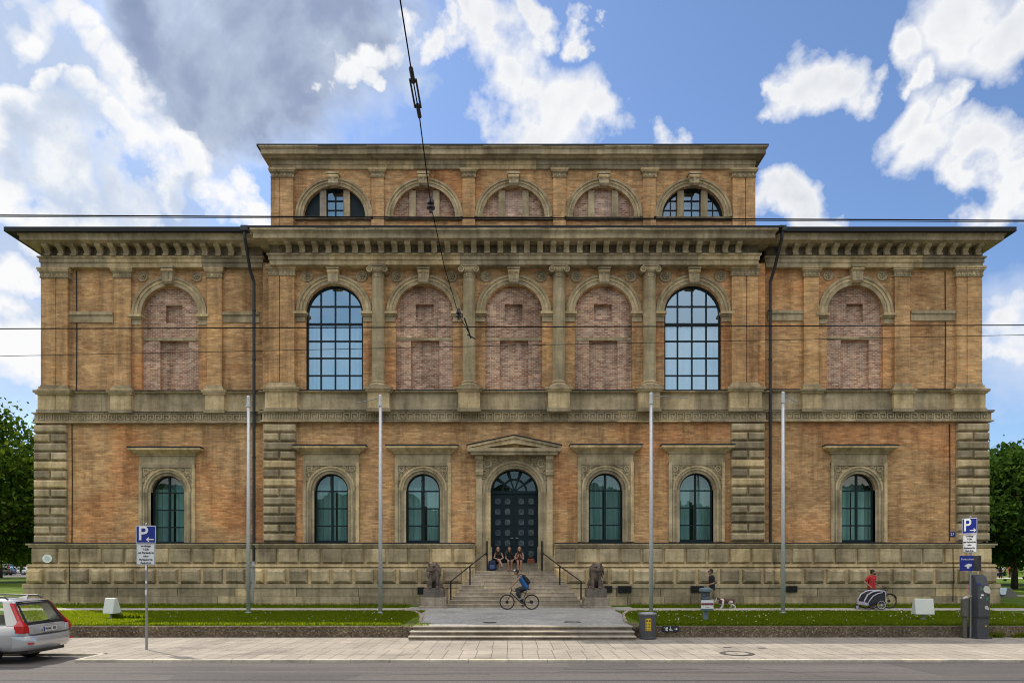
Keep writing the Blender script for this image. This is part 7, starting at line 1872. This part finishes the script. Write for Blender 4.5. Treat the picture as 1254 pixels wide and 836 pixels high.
col = mixc(nt, alpha(blob_max(veil), .02, .3, .75, .5), skyc, two(n3, [(.36, (.42, .55, .80)), (.55, (.56, .67, .87)), (.70, (.80, .85, .95))]))
vd = blob_max(dark)
vdn = math_n(nt, 'ADD', math_n(nt, 'MULTIPLY', vd, .45), math_n(nt, 'MULTIPLY_ADD', n3, 1.7, math_n(nt, 'MULTIPLY_ADD', n2, .45, -.90)))
col = mixc(nt, alpha(vd, .0, .20, .62, .5), col, two(vdn, [(.12, (.92, .94, .97)), (.22, (.68, .75, .86)), (.36, (.47, .55, .70)), (.52, (.33, .40, .57)), (.75, (.25, .32, .49))]))
hv = blob_max(heap); hs = blob_max([(95, 165, 54), (120, 215, 60), (60, 215, 44), (250, 215, 26), (215, 225, 26), (30, 195, 34)])
hvn = math_n(nt, 'ADD', math_n(nt, 'MULTIPLY', hs, .55), math_n(nt, 'MULTIPLY_ADD', n2, .8, math_n(nt, 'MULTIPLY_ADD', n4, .35, -.42)))
col = mixc(nt, alpha(hv, .0, .12, .38, .42), col, two(hvn, [(.08, (.97, .97, .98)), (.24, (.87, .90, .94)), (.38, (.68, .75, .87)), (.6, (.56, .64, .79))]))
col = mixc(nt, alpha(blob_max(ridge), .02, .2, .55, .4), col, two(n4, [(.35, (.86, .88, .93)), (.6, (.98, .98, .99))]))
col = mixc(nt, alpha(blob_max(fringe), .02, .2, .46), col, two(n4, [(.35, (.84, .86, .91)), (.6, (.97, .97, .98))]))
wv_ = blob_max(white)
wv = math_n(nt, 'ADD', math_n(nt, 'MULTIPLY', wv_, .42), math_n(nt, 'MULTIPLY_ADD', n2, .75, math_n(nt, 'MULTIPLY_ADD', n4, .3, -.38)))
col = mixc(nt, alpha(wv_, .0, .15, .46, .36), col, two(wv, [(.12, (.98, .98, .98)), (.32, (.91, .92, .94)), (.52, (.80, .82, .86)), (.7, (.70, .72, .77))]))
# behind the camera: broken sunlit cloud, and a low line of trees and houses on the far side of the street
sep = nt.nodes.new('ShaderNodeSeparateXYZ'); sep.name = 'SepZ'; L(nt, co, sep.inputs[0])
bn = noise(nt, co, 2.6, 8, .6, .4)
hole = nt.nodes.new('ShaderNodeVectorMath'); hole.operation = 'DISTANCE'; L(nt, co, hole.inputs[0]); hole.inputs[1].default_value = Vector((0, -.94, .33)).normalized()
hm = ramp(nt, hole.outputs['Value'], [(.36, (0, 0, 0)), (.50, (1, 1, 1))]).outputs[0]
bcov = mixc(nt, 1.0, ramp(nt, bn, [(.42, (0, 0, 0)), (.56, (1, 1, 1))]).outputs[0], mixc(nt, hm, (.25, .25, .25), (1, 1, 1)), 'MULTIPLY')
bc = ramp(nt, noise(nt, co, 6, 5, .6), [(.3, (1.8, 1.68, 1.50)), (.7, (2.65, 2.44, 2.12))]).outputs[0]
back = mixc(nt, bcov, mixc(nt, 1.0, skyc, mixc(nt, hm, (3.0, 3.1, 2.45), (2.0, 1.75, 1.42)), 'MULTIPLY'), kk(bc))
back = mixc(nt, 1.0, back, ramp(nt, nt.nodes['SepZ'].outputs[2], [(.05, (.30, .30, .30)), (.28, (.50, .50, .50)), (.6, (.85, .85, .85)), (1.0, (2.3, 2.3, 2.3))]).outputs[0], 'MULTIPLY')
hl = math_n(nt, 'MULTIPLY_ADD', noise(nt, co, 7, 6, .6), .20, -.01)
low = math_n(nt, 'LESS_THAN', sep.outputs[2], hl)
lc = ramp(nt, noise(nt, co, 30, 5, .7), [(.35, (.012, .025, .015)), (.6, (.05, .085, .045)), (.75, (.10, .13, .09))]).outputs[0]
back = mixc(nt, low, back, kk(lc))
isb = ramp(nt, math_n(nt, 'MULTIPLY_ADD', sep.outputs[1], -1.6, .1), [(0, (0, 0, 0)), (.25, (1, 1, 1))]).outputs[0]
col = mixc(nt, isb, col, back)
bgn = nt.nodes.new('ShaderNodeBackground'); L(nt, col, bgn.inputs[0]); bgn.inputs[1].default_value = S_; L(nt, bgn.outputs[0], out.inputs[0])

sl = bpy.data.lights.new('sun', 'SUN'); sl.energy = 4.4; sl.angle = math.radians(.53); sl.color = (1.0, .93, .82)
so = bpy.data.objects.new('sun', sl); COL.objects.link(so)
sd_ = Vector((math.sin(SUN_AZ)*math.cos(SUN_EL), math.cos(SUN_AZ)*math.cos(SUN_EL), math.sin(SUN_EL)))
so.rotation_euler = sd_.to_track_quat('Z', 'Y').to_euler(); so.location = (0, 10, 40)

cam = bpy.data.cameras.new('camera'); cam.sensor_width = 36; cam.lens = 36*FP/1254; cam.shift_y = (HZ-418)/1254; cam.shift_x = 0; cam.clip_end = 5000; cam.clip_start = .1
co_ = bpy.data.objects.new('camera', cam); COL.objects.link(co_); co_.location = (0, 0, HC); co_.rotation_euler = (PI/2, 0, 0); SC.camera = co_
vs_ = SC.view_settings; vs_.view_transform = 'Standard'; vs_.look = 'None'; vs_.exposure = 0.0; vs_.gamma = 1.0; vs_.use_curve_mapping = False
SC.cycles.filter_width = 1.05; SC.cycles.max_bounces = 6; SC.cycles.transparent_max_bounces = 8; SC.cycles.use_denoising = True
SC.render.resolution_x, SC.render.resolution_y = 1024, 682
